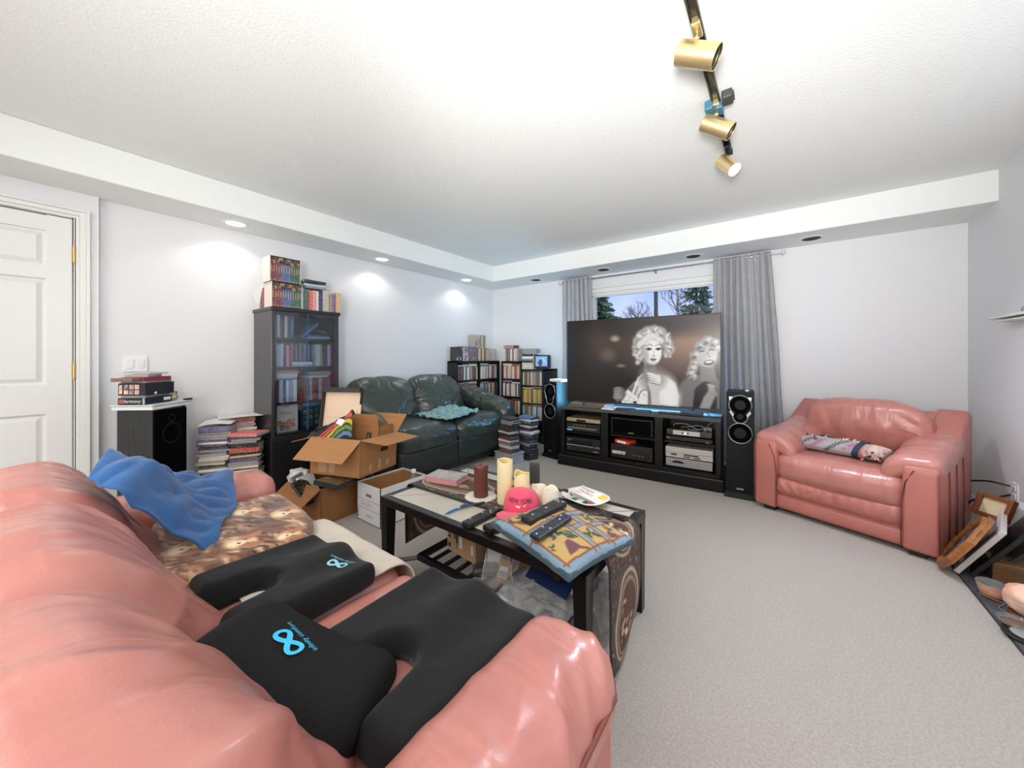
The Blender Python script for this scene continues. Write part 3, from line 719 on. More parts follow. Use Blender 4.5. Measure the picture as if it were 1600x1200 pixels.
# local: x along the seat (+x = towards the window wall), front = -y
g = G(); g.box((0, .05, .16), (1.42, .86, .24), bev=.02); g.box((0, .42, .40), (1.5, .18, .70), bev=.05, seg=3); g.obj('base', m_greend, lv, smooth='auto')
for sx in (-1, 1):
    def sfn(q, n, sx=sx):
        q.z += .03*max(0, -n.y)**2*(n.z > 0); q.z -= .035*max(0, -n.y)**4
        return q
    me = soft((.71, .70, .20), .085, (18, 18, 5), 4, fn=leather_fn(None, (.008, .03, .03), .007, (5, 4, 5), 41+sx, sfn))
    finish('seat_cushion', me, m_green, lv, True, (sx*.352, -.13, .42), sub=1)
    me = soft((.70, .1, .22), .035, (14, 3, 8), 3, fn=leather_fn(None, (0, .02, 0), .002, (4, 4, 4), 5+sx))
    finish('front_panel', me, m_greend, lv, True, (sx*.352, -.42, .24), sub=1)
    def cfn(q, n, sx=sx):
        t = (n.z+1)/2
        q.y += -.08*(1-t)+.10*t
        fx = max(0, -sx*n.x)
        q.y -= .026*(1-abs(math.sin(5*math.atan2(n.z-.25, 1.02-fx)+.5)))**1.5*fx**1.2*(n.y < 0)
        q.z -= .05*abs(n.x)**4; q.y -= .04*math.exp(-((t-.35)/.3)**2)*(1-n.x**2)*(n.y < 0)
        return q
    me = soft((.74, .26, .50), .12, (24, 8, 18), 5, fn=leather_fn(None, (.02, .05, .03), .012, (4, 4, 6), 61+sx*2, cfn))
    finish('back_cushion', me, m_green, lv, True, (sx*.35, .26, .665), sub=1)
    def gfn(p, n, sx=sx):
        q = p.copy(); t = (n.y+1)/2                        # t=1 at the wall
        q.z += .03*(1-n.x**2)*max(n.z, 0)+.22*t**1.1-.075
        k = folds(p, (7, 7, 7), .009, 3+sx)+.012*(1-abs(math.sin(p.y*17+2*n.x+2*nz(p.y*4, n.x, 3))))**1.6*(n.z > -.3)
        nn = Vector((n.x**3, n.y**3, n.z**3)); nn = nn.normalized() if nn.length > 1e-6 else Vector((0, 0, 1))
        q.x += sx*.03*(1-t)
        return q+nn*k
    me = soft((.25, .80, .24), .11, (12, 44, 6), 5, fn=gfn)
    finish('arm_pad', me, m_green, lv, True, (sx*.80, -.10, .55), sub=1)
    g = G(); g.box((0, -.07, .25), (.2, .68, .44), bev=.04, seg=3); g.obj('arm', m_greend, lv, smooth='auto', loc=(sx*.78, 0, 0))
    for sy in (-.3, .36): g = G(); g.box((sx*.7, sy, .02), (.08, .08, .042)); g.obj('foot', m_foot, lv)

# ---- coffee table
m_tbl = mat('table_black', (20, 18, 17), .32, spec=.4, bump=.05, bscale=30)
m_tile = mat('table_stone', (196, 189, 174), .35, var=.1, vscale=6, bump=.06, bscale=25)
m_line = mat('table_inlay', (110, 104, 96), .3, .7)
ct = thing('coffee_table', 'black framed coffee table with beige stone top in front of the rose sofa', 'table', (-1.062, 1.382, 0))
TL, TW, TH = 1.13, .635, .45
g = G()
for sy in (-1, 1): g.box((0, sy*(TW/2-.02), TH-.019), (TL, .04, .038), bev=.003)
for sx in (-1, 1): g.box((sx*(TL/2-.02), 0, TH-.019), (.04, TW-.08, .038), bev=.003)
g.box((0, 0, TH-.02), (TL-.06, TW-.06, .012)); g.obj('frame', m_tbl, ct)
ox, oy, ix, iy = TL/2-.022, TW/2-.022, TL/2-.22, TW/2-.20
for q in ([(-ox, -oy), (ox, -oy), (ix, -iy), (-ix, -iy)], [(ox, -oy), (ox, oy), (ix, iy), (ix, -iy)], [(ox, oy), (-ox, oy), (-ix, iy), (ix, iy)], [(-ox, oy), (-ox, -oy), (-ix, -iy), (-ix, iy)], [(-ix, -iy), (ix, -iy), (ix, iy), (-ix, iy)]):
    c = (sum(p[0] for p in q)/4, sum(p[1] for p in q)/4); q = [(c[0]+(p[0]-c[0])*.993, c[1]+(p[1]-c[1])*.985) for p in q]
    g = G(); g.prism(q, .012, M=tmat((0, 0, TH-.0125))); g.obj('top_tile', m_tile, ct)
g = G()
for sx in (-1, 1):
    for sy in (-1, 1): g.tube([(sx*ox, sy*oy, TH-.001), (sx*ix, sy*iy, TH-.001)], .002, 6)
g.tube([(-ix, -iy, TH-.001), (ix, -iy, TH-.001), (ix, iy, TH-.001), (-ix, iy, TH-.001)], .002, 6, closed=True); part(g.obj('inlay', m_line, ct), 'thin metal inlay lines')
for sx in (-1, 1):
    for sy in (-1, 1):
        g = G(); g.prism([(-.024, -.028), (.024, -.028), (.024, .028), (-.024, .028)], TH-.038)
        for v in g.b.verts:
            if v.co.z < .01: v.co.x = v.co.x*.72-.006*sx*-1; v.co.y *= .72
        g.obj('leg', m_tbl, ct, loc=(sx*(TL/2-.026), sy*(TW/2-.03), 0))
        g = G(); g.tube([(sx*(TL/2-.03), sy*(TW/2-.035), .115), (sx*.39, sy*.185, .14)], .012, 4); g.obj('stretcher', m_tbl, ct)
g = G()
for sy in (-1, 1): g.box((0, sy*.2, .145), (.82, .028, .028), bev=.003)
for sx in (-1, 1): g.box((sx*.40, 0, .145), (.028, .4, .028), bev=.003)
g.obj('shelf_frame', m_tbl, ct)
for k in range(9):
    g = G(); g.box((0, 0, 0), (.018, .4, .012)); g.obj('slat', m_tbl, ct, loc=(-.32+k*.08, 0, .147))

# ---- television stand with open bays
TVR = 3.7
m_stand = mat('black_wood', (17, 16, 15), .38, spec=.35, bump=.12, bscale=14, stretch=(1, 12, 12))
st = thing('tv_stand', 'long low black media stand with open bays under the television', 'tv stand', (-1.168, 3.71, 0), rz=TVR)
SW, SD, SH = 1.50, .46, .62
g = G(); g.box((0, 0, SH-.016), (SW, SD, .032), bev=.004); part(g.obj('top', mat('stand_top', (74, 74, 76), .22, spec=.6, bump=.02, bscale=20), st), 'glossy dark top board')
g = G(); g.box((0, -.012, .055), (SW+.05, SD+.05, .11), bev=.012, seg=2); g.obj('plinth', m_stand, st)
g = G(); g.box((0, 0, .125), (SW-.02, SD-.01, .03)); g.obj('bottom_board', m_stand, st)
g = G(); g.box((0, SD/2-.008, .36), (SW-.02, .012, .46)); g.obj('back_panel', m_stand, st)
for x, w_ in ((-SW/2+.02, .04), (-.27, .07), (.245, .07), (SW/2-.02, .04)):
    g = G(); g.box((x, 0, .365), (w_, SD-.01, .48), bev=.003); g.obj('upright', m_stand, st)
for x0, x1, z in ((-.705, -.31, .345), (-.23, .205, .365), (.285, .705, .37)):
    g = G(); g.box(((x0+x1)/2, .02, z), (x1-x0, SD-.06, .016)); g.obj('shelf', m_stand, st)

# ---- television
tv = thing('television', 'large flat television on the black stand showing a monochrome picture of two blonde women', 'television', (-1.168, 3.66, SH), rz=TVR)
TVW, TVHT = 1.495, .885; zc = .045+TVHT/2
g = G(); g.box((0, .03, zc), (TVW-.1, .045, TVHT-.12), bev=.01); g.box((0, .01, zc), (TVW-.004, .022, TVHT-.004), bev=.003); part(g.obj('back_shell', m_black, tv), 'black back shell')
g = G(); bz = .008
for sx in (-1, 1): g.box((sx*(TVW/2-bz/2), -.004, zc), (bz, .022, TVHT), bev=.002)
g.box((0, -.004, zc+TVHT/2-bz/2), (TVW, .022, bz), bev=.002); g.box((0, -.004, zc-TVHT/2+.007), (TVW, .022, .014), bev=.002); g.obj('bezel', m_black, tv)
for sx in (-1, 1):
    g = G(); g.tube([(sx*.52, -.10, .006), (sx*.52, .01, .05), (sx*.52, .12, .006)], .008, 8); g.obj('leg', m_black, tv)
pic = Pic(340, 201, 1.69, (38, 33, 32))
rng = np.random.RandomState(3)
X, Y = pic.X, pic.Y
pic.ell(.2, .55, .45, .6, (58, 52, 50), soft=1.4); pic.ell(1.35, .72, .5, .33, (168, 136, 112), soft=1.6); pic.ell(.45, .66, .2, .24, (112, 92, 82), soft=1.4)
pic.ell(.61, .77, .05, .035, (250, 226, 196), soft=1.2); pic.ell(.52, .56, .09, .07, (160, 138, 124), soft=1.3); pic.ell(1.0, .9, .5, .12, (60, 56, 56), soft=1.2)
pic.ell(.12, .2, .25, .12, (84, 60, 44), soft=1.5, op=.6); pic.ell(.3, .3, .5, .4, (44, 42, 42), soft=1.2, op=.5); pic.ell(.06, .62, .04, .2, (46, 60, 84), soft=1.3, op=.6)
pic.ell(.68, .44, .05, .02, (150, 132, 120), soft=1.3)
g3 = lambda v: (v, v*.985, v*.97)
# second woman (right, dimmer): shoulders, neck, head thrown back, hair
pic.poly([(1.3, 0), (1.32, .26), (1.40, .34), (1.52, .36), (1.66, .33), (1.69, .3), (1.69, 0)], g3(132), .03)
pic.poly([(1.44, .0), (1.46, .2), (1.55, .3), (1.66, .22), (1.66, 0)], g3(40), .02); pic.poly([(1.52, .28), (1.50, .46), (1.64, .46), (1.66, .3)], g3(150), .02)
for cx, cy, r_ in ((1.46, .48, .05), (1.44, .42, .05), (1.42, .36, .045), (1.47, .56, .06), (1.52, .66, .065), (1.58, .71, .06), (1.64, .69, .05), (1.66, .63, .04), (1.45, .33, .03)):
    pic.ell(cx, cy, r_, r_, g3(176), soft=.5); pic.ell(cx+.012, cy+.016, r_*.5, r_*.4, g3(226), a=40, soft=1); pic.ell(cx-.02, cy-.02, r_*.4, r_*.25, g3(110), a=40, soft=1)
pic.ell(1.575, .555, .088, .115, g3(204), a=-22, soft=.2); pic.ell(1.61, .52, .05, .07, g3(224), a=-22, soft=1)
pic.line([(1.505, .60), (1.525, .612), (1.545, .606)], .006, g3(60)); pic.line([(1.595, .62), (1.615, .628), (1.635, .618)], .006, g3(60)); pic.line([(1.5, .635), (1.53, .645), (1.55, .635)], .004, g3(100)); pic.line([(1.6, .65), (1.62, .66), (1.645, .648)], .004, g3(100))
pic.line([(1.575, .6), (1.585, .555), (1.605, .55)], .004, g3(150)); pic.ell(1.59, .487, .047, .026, g3(58), a=12, soft=.25); pic.ell(1.59, .494, .036, .013, g3(246), a=12, soft=.35)
pic.poly([(1.50, 0), (1.54, .12), (1.6, .22), (1.66, .16), (1.6, 0)], g3(166), .02)
for i in range(4): pic.ell(1.61+.006*i, .245-.028*i, .045, .014, g3(186-8*i), a=-18, soft=.5)
# first woman: arms, shoulders, dress
pic.poly([(.70, .0), (.73, .13), (.83, .25), (.95, .33), (1.0, .37), (1.08, .37), (1.18, .33), (1.27, .26), (1.31, .12), (1.30, 0)], g3(232), .03)
pic.ell(1.2, .16, .1, .18, g3(244), a=12, soft=.9); pic.poly([(.69, 0), (.72, .13), (.83, .24), (.87, .2), (.81, .0)], g3(128), .04); pic.poly([(.98, 0), (.97, .2), (1.02, .22), (1.06, .1), (1.08, 0)], g3(128), .05)
pic.poly([(.685, .0), (.70, .10), (.76, .16), (.82, .12), (.88, .08), (.95, .16), (.98, .15), (.98, 0)], g3(242), .012)
for i in range(70):
    a, b_ = rng.rand()*.27+.70, rng.rand()*.13; pic.ell(a, b_, .004, .003, g3(120), soft=.6)
pic.ell(.84, .015, .02, .014, g3(60), soft=.6); pic.line([(.82, .13), (.88, .30), (.93, .345)], .012, g3(246)); pic.line([(.87, .08), (.91, .15), (.95, .17)], .006, g3(150))
pic.poly([(.94, .33), (.945, .45), (.93, .52), (1.07, .5), (1.06, .38), (1.1, .34)], g3(150), .02); pic.poly([(.95, .34), (.96, .44), (.99, .36)], g3(225), .03); pic.ell(1.0, .43, .055, .04, g3(110), a=20, soft=1)
# hair
hair = [(.90, .60, .07), (.87, .66, .065), (.88, .73, .065), (.92, .79, .07), (.98, .83, .07), (1.05, .84, .07), (1.11, .82, .07), (1.16, .76, .065), (1.19, .69, .055), (1.21, .63, .055), (1.19, .58, .045), (.86, .59, .05), (.89, .53, .045), (.87, .48, .03), (1.0, .76, .09), (1.1, .75, .08)]
for cx, cy, r_ in hair: pic.ell(cx, cy, r_, r_, g3(188), soft=.45)
for cx, cy, r_ in hair:
    for j in range(5):
        a = rng.rand()*180; dx, dy = (rng.rand(2)-.5)*r_*1.3
        pic.ell(cx+dx, cy+dy, r_*.42, r_*.13, g3(252 if j % 4 else 140), a=a, soft=.9, op=.8)
pic.ell(1.03, .60, .098, .145, g3(240), a=4, soft=.14); pic.ell(.955, .57, .035, .1, g3(180), a=4, soft=.9, op=.7); pic.ell(1.06, .62, .06, .1, g3(252), soft=.9)
for cx in (.995, 1.095): pic.ell(cx, .632, .024, .011, g3(110), a=3, soft=.6); pic.ell(cx, .63, .010, .009, g3(26), soft=.4); pic.line([(cx-.027, .636), (cx, .647), (cx+.027, .638)], .005, g3(30)); pic.line([(cx-.034, .672), (cx+.008, .692), (cx+.04, .672)], .0035, g3(120))
pic.line([(1.04, .625), (1.052, .575), (1.045, .563)], .005, g3(214)); pic.ell(1.045, .558, .02, .007, g3(178), soft=.9); pic.ell(1.04, .517, .032, .011, g3(92), soft=.4); pic.ell(1.04, .525, .03, .005, g3(140), soft=.6); pic.ell(1.04, .505, .022, .006, g3(150), soft=.6); pic.ell(.93, .555, .012, .02, g3(210), soft=.5)
for cx, cy, r_ in ((.92, .71, .05), (.97, .76, .05), (1.04, .785, .05), (1.11, .745, .04)): pic.ell(cx, cy, r_*1.2, r_*.6, g3(236), a=30 if cx < 1 else -35, soft=.8)
# raised hands
pic.ell(1.03, .31, .13, .13, g3(160), soft=.9)
pic.poly([(1.02, .0), (1.01, .14), (.985, .24), (1.0, .3), (1.1, .3), (1.12, .22), (1.10, .1), (1.11, 0)], g3(214), .02)
for i in range(4):
    pic.ell(1.025+.01*i, .345-.03*i, .058, .018, g3(240-8*i), a=-14, soft=.4); pic.line([(.975+.01*i, .342-.03*i), (1.03+.01*i, .33-.03*i), (1.075+.01*i, .318-.03*i)], .0035, g3(120))
pic.ell(1.095, .3, .03, .05, g3(236), a=10, soft=.5)
pic.poly([(.585, .06), (.60, .15), (.64, .19), (.72, .17), (.74, .1), (.70, .03), (.63, .0)], g3(128), .02)
for i in range(4): pic.ell(.64, .17-.036*i, .055, .016, g3(150+6*i), a=8, soft=.5)
pic.I = 255*np.clip(pic.I/255, 0, 1)**1.22
for _ in range(1):
    J = np.pad(pic.I, ((1, 1), (1, 1), (0, 0)), 'edge'); pic.I = (J[:-2, 1:-1]+J[2:, 1:-1]+J[1:-1, :-2]+J[1:-1, 2:]+2*J[1:-1, 1:-1])/6
m_screen = mat('screen_picture', (0, 0, 0), .25, attr=True, emit=.86, spec=.35)
nt = m_screen.node_tree; b_ = nt.nodes['Principled BSDF']
for l in list(nt.links):
    if l.to_socket == b_.inputs['Base Color']: nt.links.remove(l)
b_.inputs['Base Color'].default_value = (.004, .004, .004, 1)
sc = pic.plane('screen', TVW-2*bz, TVHT-.022, m_screen, tv, loc=(0, -.011, zc+.003)); part(sc, 'lit screen with a black and white picture of two curly haired women')
# blue led strips stuck on the back of the set
m_led = mat('blue_led', (40, 140, 255), .5, emit=9, ecol=(30, 150, 255), bump=.01)
for nm, c, d_ in (('led_strip', (0, .056, zc-.36), (1.2, .004, .012)), ('led_strip', (-.68, .056, zc), (.012, .004, .6)), ('led_strip', (.68, .056, zc), (.012, .004, .6))):
    g = G(); g.box(c, d_); part(g.obj(nm, m_led, tv), 'glowing blue light strip')
def led(loc, sx, sy, rx, en, rz=0):
    d_ = bpy.data.lights.new('led_glow', 'AREA'); d_.shape = 'RECTANGLE'; d_.size = sx; d_.size_y = sy; d_.energy = en; d_.color = (.20, .60, 1)
    o = bpy.data.objects.new('led_glow', d_); COL.objects.link(o); o.parent = tv; o.location = loc; o.rotation_euler = (R(rx), 0, R(rz)); return o
led((0, .062, zc-.40), 1.4, .03, -22, 30)                  # along the lower edge, aimed down and back
led((-.745, .03, zc-.1), .03, .85, 90, 10, 90)            # left edge, aimed at the left speaker

# ---- loudspeakers
m_cab = mat('speaker_vinyl', (30, 29, 29), .5, spec=.3, bump=.2, bscale=10, stretch=(14, 14, 1.2))
m_baf = mat('speaker_baffle', (14, 14, 15), .55, spec=.25, bump=.06)
m_cone = mat('speaker_cloth', (6, 6, 7), .95, spec=.05, bump=.3, bscale=400)
m_sil = mat('silver_ring', (188, 188, 190), .3, .8, bump=.02)
def tower(x, y, rz, label):
    t = thing('tower_speaker', label, 'speaker', (x, y, 0), rz)
    g = G(); g.box((0, .15, .455), (.195, .29, .82), bev=.004); g.obj('cabinet', m_cab, t)
    g = G(); g.box((0, .0, .455), (.195, .016, .82), bev=.003); g.obj('baffle', m_baf, t)
    g = G(); g.prism([(-.115, -.03), (.115, -.03), (.115, .31), (-.115, .31)], .045)
    for v in g.b.verts:
        if v.co.z > .02: v.co.x *= .87; v.co.y = .14+(v.co.y-.14)*.9
    g.obj('plinth', m_baf, t)
    def disc(cx, cz, r_, nm='driver'):
        g = G(); g.lathe([(0, -.004), (r_*.3, -.003), (r_*.8, .0), (r_, .003)], seg=36, M=tmat((cx, -.0095, cz), rx=90)); return g.obj(nm, m_cone, t, smooth=True)
    disc(0, .76, .07); disc(0, .665, .042, 'tweeter'); disc(0, .53, .078)
    g = G(); M = tmat((0, -.009, 0), rx=90)
    pl = [(-.05, .826), (-.075, .76)]
    outer = [(.078*math.cos(a), .76+.078*math.sin(a)) for a in [R(62-i*8.5) for i in range(0, 12)]] 
    o1 = [(.079*math.cos(R(a)), .76+.079*math.sin(R(a))) for a in range(90, -38, -8)]
    o2 = [(.05*math.cos(R(a)), .66+.05*math.sin(R(a))) for a in range(-8, -91, -9)]
    half = o1+o2; ring = half+[(-p[0], p[1]) for p in reversed(half)]
    g.tube([(p[0], -.011, p[1]) for p in ring], .0032, 6, closed=True)
    g.tube([(.082*math.cos(R(a)), -.011, .53+.082*math.sin(R(a))) for a in range(0, 360, 10)], .0032, 6, closed=True)
    for sx in (-1, 1):
        g.prism([(sx*.052, .826), (sx*.078, .826), (sx*.074, .79), (sx*.064, .80)][::sx], .004, M=M); g.prism([(sx*.062, .712), (sx*.076, .70), (sx*.05, .66), (sx*.044, .682)][::sx], .004, M=M)
    part(g.obj('driver_trim', m_sil, t, smooth='auto'), 'silver driver trim')
    g = G(); g.box((0, -.0095, .075), (.05, .003, .012)); part(g.obj('badge', m_sil, t), 'small silver badge')
    return t
tower(-.262, 3.475, 3, 'tall black tower speaker right of the television stand')
tower(-2.115, 3.575, -12, 'tall black tower speaker left of the television, lit blue from the side')
g = G(); g.box((0, 0, .006), (.028, .012, .012), bev=.003); tag(g.obj('metal_clip', m_sil, loc=(-.22, 3.58, .866)), 'tiny metal clip on top of the right tower speaker', 'clip')
# old bookshelf speaker near the door
ls = thing('floor_speaker', 'black wood grain box speaker on the floor by the door wall', 'speaker', (-3.415, .502, 0), rz=130)
m_bwood = mat('black_woodgrain', (52, 52, 52), .5, var=.35, vscale=10, stretch=(10, 10, .7), bump=.15, bscale=12)
g = G(); g.box((0, 0, .405), (.255, .217, .81), bev=.004); g.obj('cabinet', m_bwood, ls)
g = G(); g.box((0, -.114, .405), (.245, .014, .79), bev=.006); g.obj('grille', m_cone, ls)
g = G(); g.lathe([(.062, 0), (.066, .003), (.07, 0)], seg=32, M=tmat((0, -.121, .64), rx=90)); g.lathe([(.02, 0), (.024, .003), (.028, 0)], seg=24, M=tmat((0, -.121, .74), rx=90)); g.obj('driver_ring', m_baf, ls, smooth=True)
# ------------------------------------------------------------------ discs, books and boxes
m_case = case_mat()
PAL = {'white': (226, 222, 216), 'cream': (214, 200, 176), 'grey': (150, 148, 148), 'black': (30, 28, 30), 'dark blue': (40, 52, 92), 'blue': (70, 110, 160), 'pale blue': (150, 184, 206),
       'red': (168, 44, 44), 'brown': (110, 74, 50), 'orange': (204, 108, 46), 'green': (60, 96, 62), 'olive': (130, 128, 60), 'yellow': (206, 168, 50), 'pink': (216, 138, 140),
       'purple': (96, 76, 120), 'teal': (84, 116, 112), 'tan': (172, 140, 104), 'maroon': (104, 40, 48)}
MIX = ['white', 'cream', 'grey', 'brown', 'black', 'white', 'red', 'tan', 'dark blue', 'cream', 'orange', 'teal', 'maroon', 'white', 'brown', 'grey']
WARM = ['white', 'cream', 'white', 'tan', 'red', 'brown', 'white', 'orange', 'pale blue', 'cream', 'grey', 'white', 'dark blue', 'pink']
COOL = ['pale blue', 'grey', 'white', 'blue', 'pale blue', 'grey', 'dark blue', 'white', 'cream', 'red', 'black', 'pale blue']
DARK = ['black', 'dark blue', 'black', 'maroon', 'grey', 'black', 'brown', 'purple', 'dark blue', 'white']
ord_ = lambda n: ['first', 'second', 'third', 'fourth', 'fifth', 'sixth', 'seventh', 'eighth', 'ninth', 'tenth', 'eleventh', 'twelfth', 'thirteenth', 'fourteenth', 'fifteenth', 'sixteenth', 'seventeenth', 'eighteenth', 'nineteenth', 'twentieth'][n] if n < 20 else '%dth' % (n+1)
CASES = {}
m_vol = mat('volume_cloth', objcol=True, rough=.5, bump=.03, var=.25, vscale=40, col2=(96, 84, 80))
def case_mesh(t, d, h, pale=True):
    """keep case: a cover wrapped round paler edges; spine towards -y, standing on z=0"""
    k = (round(t, 4), round(d, 3), round(h, 3), pale)
    if k not in CASES:
        g = G(); g.box((0, 0, h/2), (t, d, h), bev=min(.002, t*.2), seg=1)
        g.box((0, .003, h-.0005), (t*.72, d*.94, .004), mi=1); g.box((0, d/2-.001, h/2), (t*.72, .004, h*.96), mi=1)
        bmesh.ops.recalc_face_normals(g.b, faces=g.b.faces[:])
        me = bpy.data.meshes.new('case'); g.b.to_mesh(me); g.b.free(); me.materials.append(m_case); me.materials.append(m_edge if pale else m_edged); CASES[k] = me
    return CASES[k]
m_edged = mat('case_edge_dark', (62, 62, 66), .35, var=.3, vscale=60)
m_edge = mat('case_edge', (186, 184, 180), .4, var=.2, vscale=60)
def case(label, col, M, dims, name='dvd_case', cat='dvd case', group=None):
    o = bpy.data.objects.new(name, case_mesh(*dims, name != 'dvd_case' or col in ('cream', 'white'))); COL.objects.link(o); o.matrix_world = M
    c = PAL[col] if isinstance(col, str) else col
    j = random.uniform(.85, 1.12); o.color = (*[min(1, v*j) for v in lin(c)], 1)
    tag(o, label, cat, group); return o
def row(base, rz, length, where, pal, group, n=None, t=(.015, .03), h=(.185, .195), d=.135, fill=1.0, depth=0, gaps=(), name='dvd_case', lean=1.0):
    """cases standing side by side along +x of the frame (base, rz), spines towards -y; returns the length used"""
    Mf = tmat(base, rz=rz); x = 0; i = 0; last = None
    while x < length*fill:
        if n and i >= n: break
        th = random.choice([t[0], t[0]+(t[1]-t[0])*.5, t[1]]); th = round(th, 4)
        if x+th > length*fill: break
        hh = random.choice([h[0], (h[0]+h[1])/2, h[1]]); c = random.choice(pal)
        while c == last: c = random.choice(pal)
        last = c
        M = Mf @ tmat((x+th/2, d/2+random.uniform(0, .008)+depth, .0005), ry=random.uniform(-.6, .6)*lean)
        case('%s case, %s from left %s' % (c, ord_(i), where), c, M, (th, d, hh), name, 'dvd case', group); x += th+.0008; i += 1
    return x
def flat_stack(base, rz, n, where, pal, group, t=(.014, .02), w=.19, d=.135, cols=None, jit=.008, tw=4, name='dvd_case', from_='bottom', cat='dvd case'):
    """cases lying on each other, spine towards -y (long side w along x); returns the height"""
    z = 0
    for i in range(n):
        th = round(random.choice([t[0], (t[0]+t[1])/2, t[1]]), 4); c = cols[i] if cols else random.choice(pal)
        M = tmat(base, rz=rz) @ tmat((random.uniform(-jit, jit), random.uniform(-jit, jit), z+.0004), rz=random.uniform(-tw, tw)) @ tmat((-w/2, 0, th/2)) @ Matrix.Rotation(R(90), 4, 'Y')
        case('%s case, %s from %s %s' % (c, ord_(i), from_, where), c, M, (th, d, w), name, cat, group)
        z += th+.0008
    return z

# ---- tall black cabinet with glass doors, front facing +x (local -y)
m_cabw = mat('cabinet_black', (28, 28, 30), .3, spec=.6, bump=.03, bscale=20)
m_cabs = mat('cabinet_side', (44, 44, 46), .28, spec=.7, bump=.02, bscale=10)
cb = thing('display_cabinet', 'tall black cabinet with two glass doors against the left wall', 'cabinet', (-3.475, 1.44, 0), rz=90)
CW, CD, CH, CB_ = .55, .38, 1.56, .50
g = G(); g.box((0, 0, CB_/2+.01), (CW+.02, CD+.02, CB_-.02), bev=.006); g.obj('lower_cabinet', m_cabw, cb)
for sx in (-1, 1): g = G(); g.box((sx*.143, -CD/2-.016, .27), (.272, .014, .42), bev=.003); g.obj('lower_door', m_cabw, cb)
for sx in (-1, 1): g = G(); g.box((sx*(CW/2-.012), 0, (CB_+CH)/2), (.024, CD, CH-CB_), bev=.002); g.obj('side_panel', m_cabs, cb)
g = G(); g.box((0, CD/2-.006, (CB_+CH)/2), (CW-.04, .01, CH-CB_)); g.obj('back_panel', m_cabw, cb)
g = G(); g.box((0, -.004, CH-.014), (CW+.02, CD+.02, .03), bev=.004); g.obj('top', m_cabw, cb)
CSH = [CB_+.012, .735, .965, 1.195, ]
CSH = [CB_+.02, .77, 1.07, 1.315]
for z in CSH: g = G(); g.box((0, .01, z-.009), (CW-.05, CD-.05, .018)); g.obj('shelf', m_cabw, cb)
g = G()
for sx in (-1, 1): g.box((sx*(CW/2-.02), -CD/2+.012, (CB_+CH)/2), (.036, .02, CH-CB_-.02), bev=.002)
g.box((0, -CD/2+.012, CH-.045), (CW-.04, .02, .03)); g.box((0, -CD/2+.012, CB_+.012), (CW-.04, .02, .02)); g.obj('face_frame', m_cabw, cb)
gm2 = gm.copy(); gm2.name = 'cabinet_glass'; 
for n_ in gm2.node_tree.nodes:
    if n_.type == 'MIX_SHADER': n_.inputs[0].default_value = .07
    if n_.type == 'BSDF_TRANSPARENT': n_.inputs[0].default_value = (.80, .84, .88, 1)
m_gedge = mat('glass_edge', (60, 130, 176), .2, bump=.01)
for sx in (-1, 1):
    gd = bpy.data.objects.new('glass_door', None); COL.objects.link(gd); gd.parent = cb
    g = G(); g.box((sx*.129, -CD/2-.002-.005*sx, (CB_+CH)/2), (.25, .005, CH-CB_-.05)); g.obj('pane', gm2, gd)
    g = G(); g.box((sx*.0035, -CD/2-.002-.005*sx, (CB_+CH)/2), (.0018, .0055, CH-CB_-.05)); part(g.obj('glass_edge', m_gedge, gd), 'blue tinted glass edge')
    g = G(); g.box((sx*.035, -CD/2-.004, CH-.05), (.05, .02, .022), bev=.002); g.obj('hinge_clip', m_black, gd)
Mc = tmat((-3.475, 1.44, 0), rz=90)
def cw(x, y, z): p = Mc @ Vector((x, y, z)); return (p.x, p.y, p.z)
GC = 'cases inside the glass cabinet'
row(cw(-.235, -.13, CSH[3]), 90, .07, 'on the top cabinet shelf', COOL, GC, n=3)
row(cw(-.15, -.12, CSH[3]), 90, .09, 'of the inner group on the top cabinet shelf', COOL, GC, n=4, lean=6)
case('blue case leaning steeply in the middle of the top cabinet shelf', 'blue', Mc @ tmat((.045, -.04, CSH[3]+.062), ry=48) @ tmat((0, 0, -.075)), (.02, .135, .19), group=GC)
flat_stack(cw(.13, -.05, CSH[3]), 90, 2, 'lying at the right of the top cabinet shelf', ['blue', 'pale blue', 'grey'], GC)
case('dark case propped flat at the right of the top cabinet shelf', (60, 60, 62), Mc @ tmat((.15, .05, CSH[3]+.045), ry=14) @ tmat((-.095, 0, .04)) @ Matrix.Rotation(R(90), 4, 'Y'), (.03, .135, .19), group=GC)
u = row(cw(-.235, -.13, CSH[2]), 90, .14, 'at the left of the second cabinet shelf', ['pale blue', 'red', 'white', 'dark blue', 'pink'], GC)
u = row(cw(-.09, -.10, CSH[2]+.045), 90, .16, 'above the flat cases on the second cabinet shelf', ['grey', 'black', 'grey', 'dark blue'], GC, h=(.15, .16), t=(.014, .018))
flat_stack(cw(-.01, -.06, CSH[2]), 90, 3, 'under the dark cases on the second cabinet shelf', ['white', 'pale blue', 'grey'], GC, t=(.012, .014), w=.17)
row(cw(.09, -.13, CSH[2]), 90, .155, 'at the right of the second cabinet shelf', COOL, GC)
u = row(cw(-.235, -.13, CSH[1]), 90, .2, 'at the left of the third cabinet shelf', COOL+['white', 'pale blue'], GC)
flat_stack(cw(-.145, -.06, CSH[1]+.197), 90, 5, 'lying on the left cases of the third cabinet shelf', ['white', 'grey', 'pale blue', 'pink'], GC, t=(.013, .015))
row(cw(-.0, -.13, CSH[1]), 90, .24, 'at the right of the third cabinet shelf', ['black', 'maroon', 'white', 'red', 'grey', 'blue', 'brown'], GC)
flat_stack(cw(.13, -.06, CSH[1]+.197), 90, 3, 'lying on the right cases of the third cabinet shelf', ['black', 'green', 'white', 'grey'], GC, t=(.016, .02))
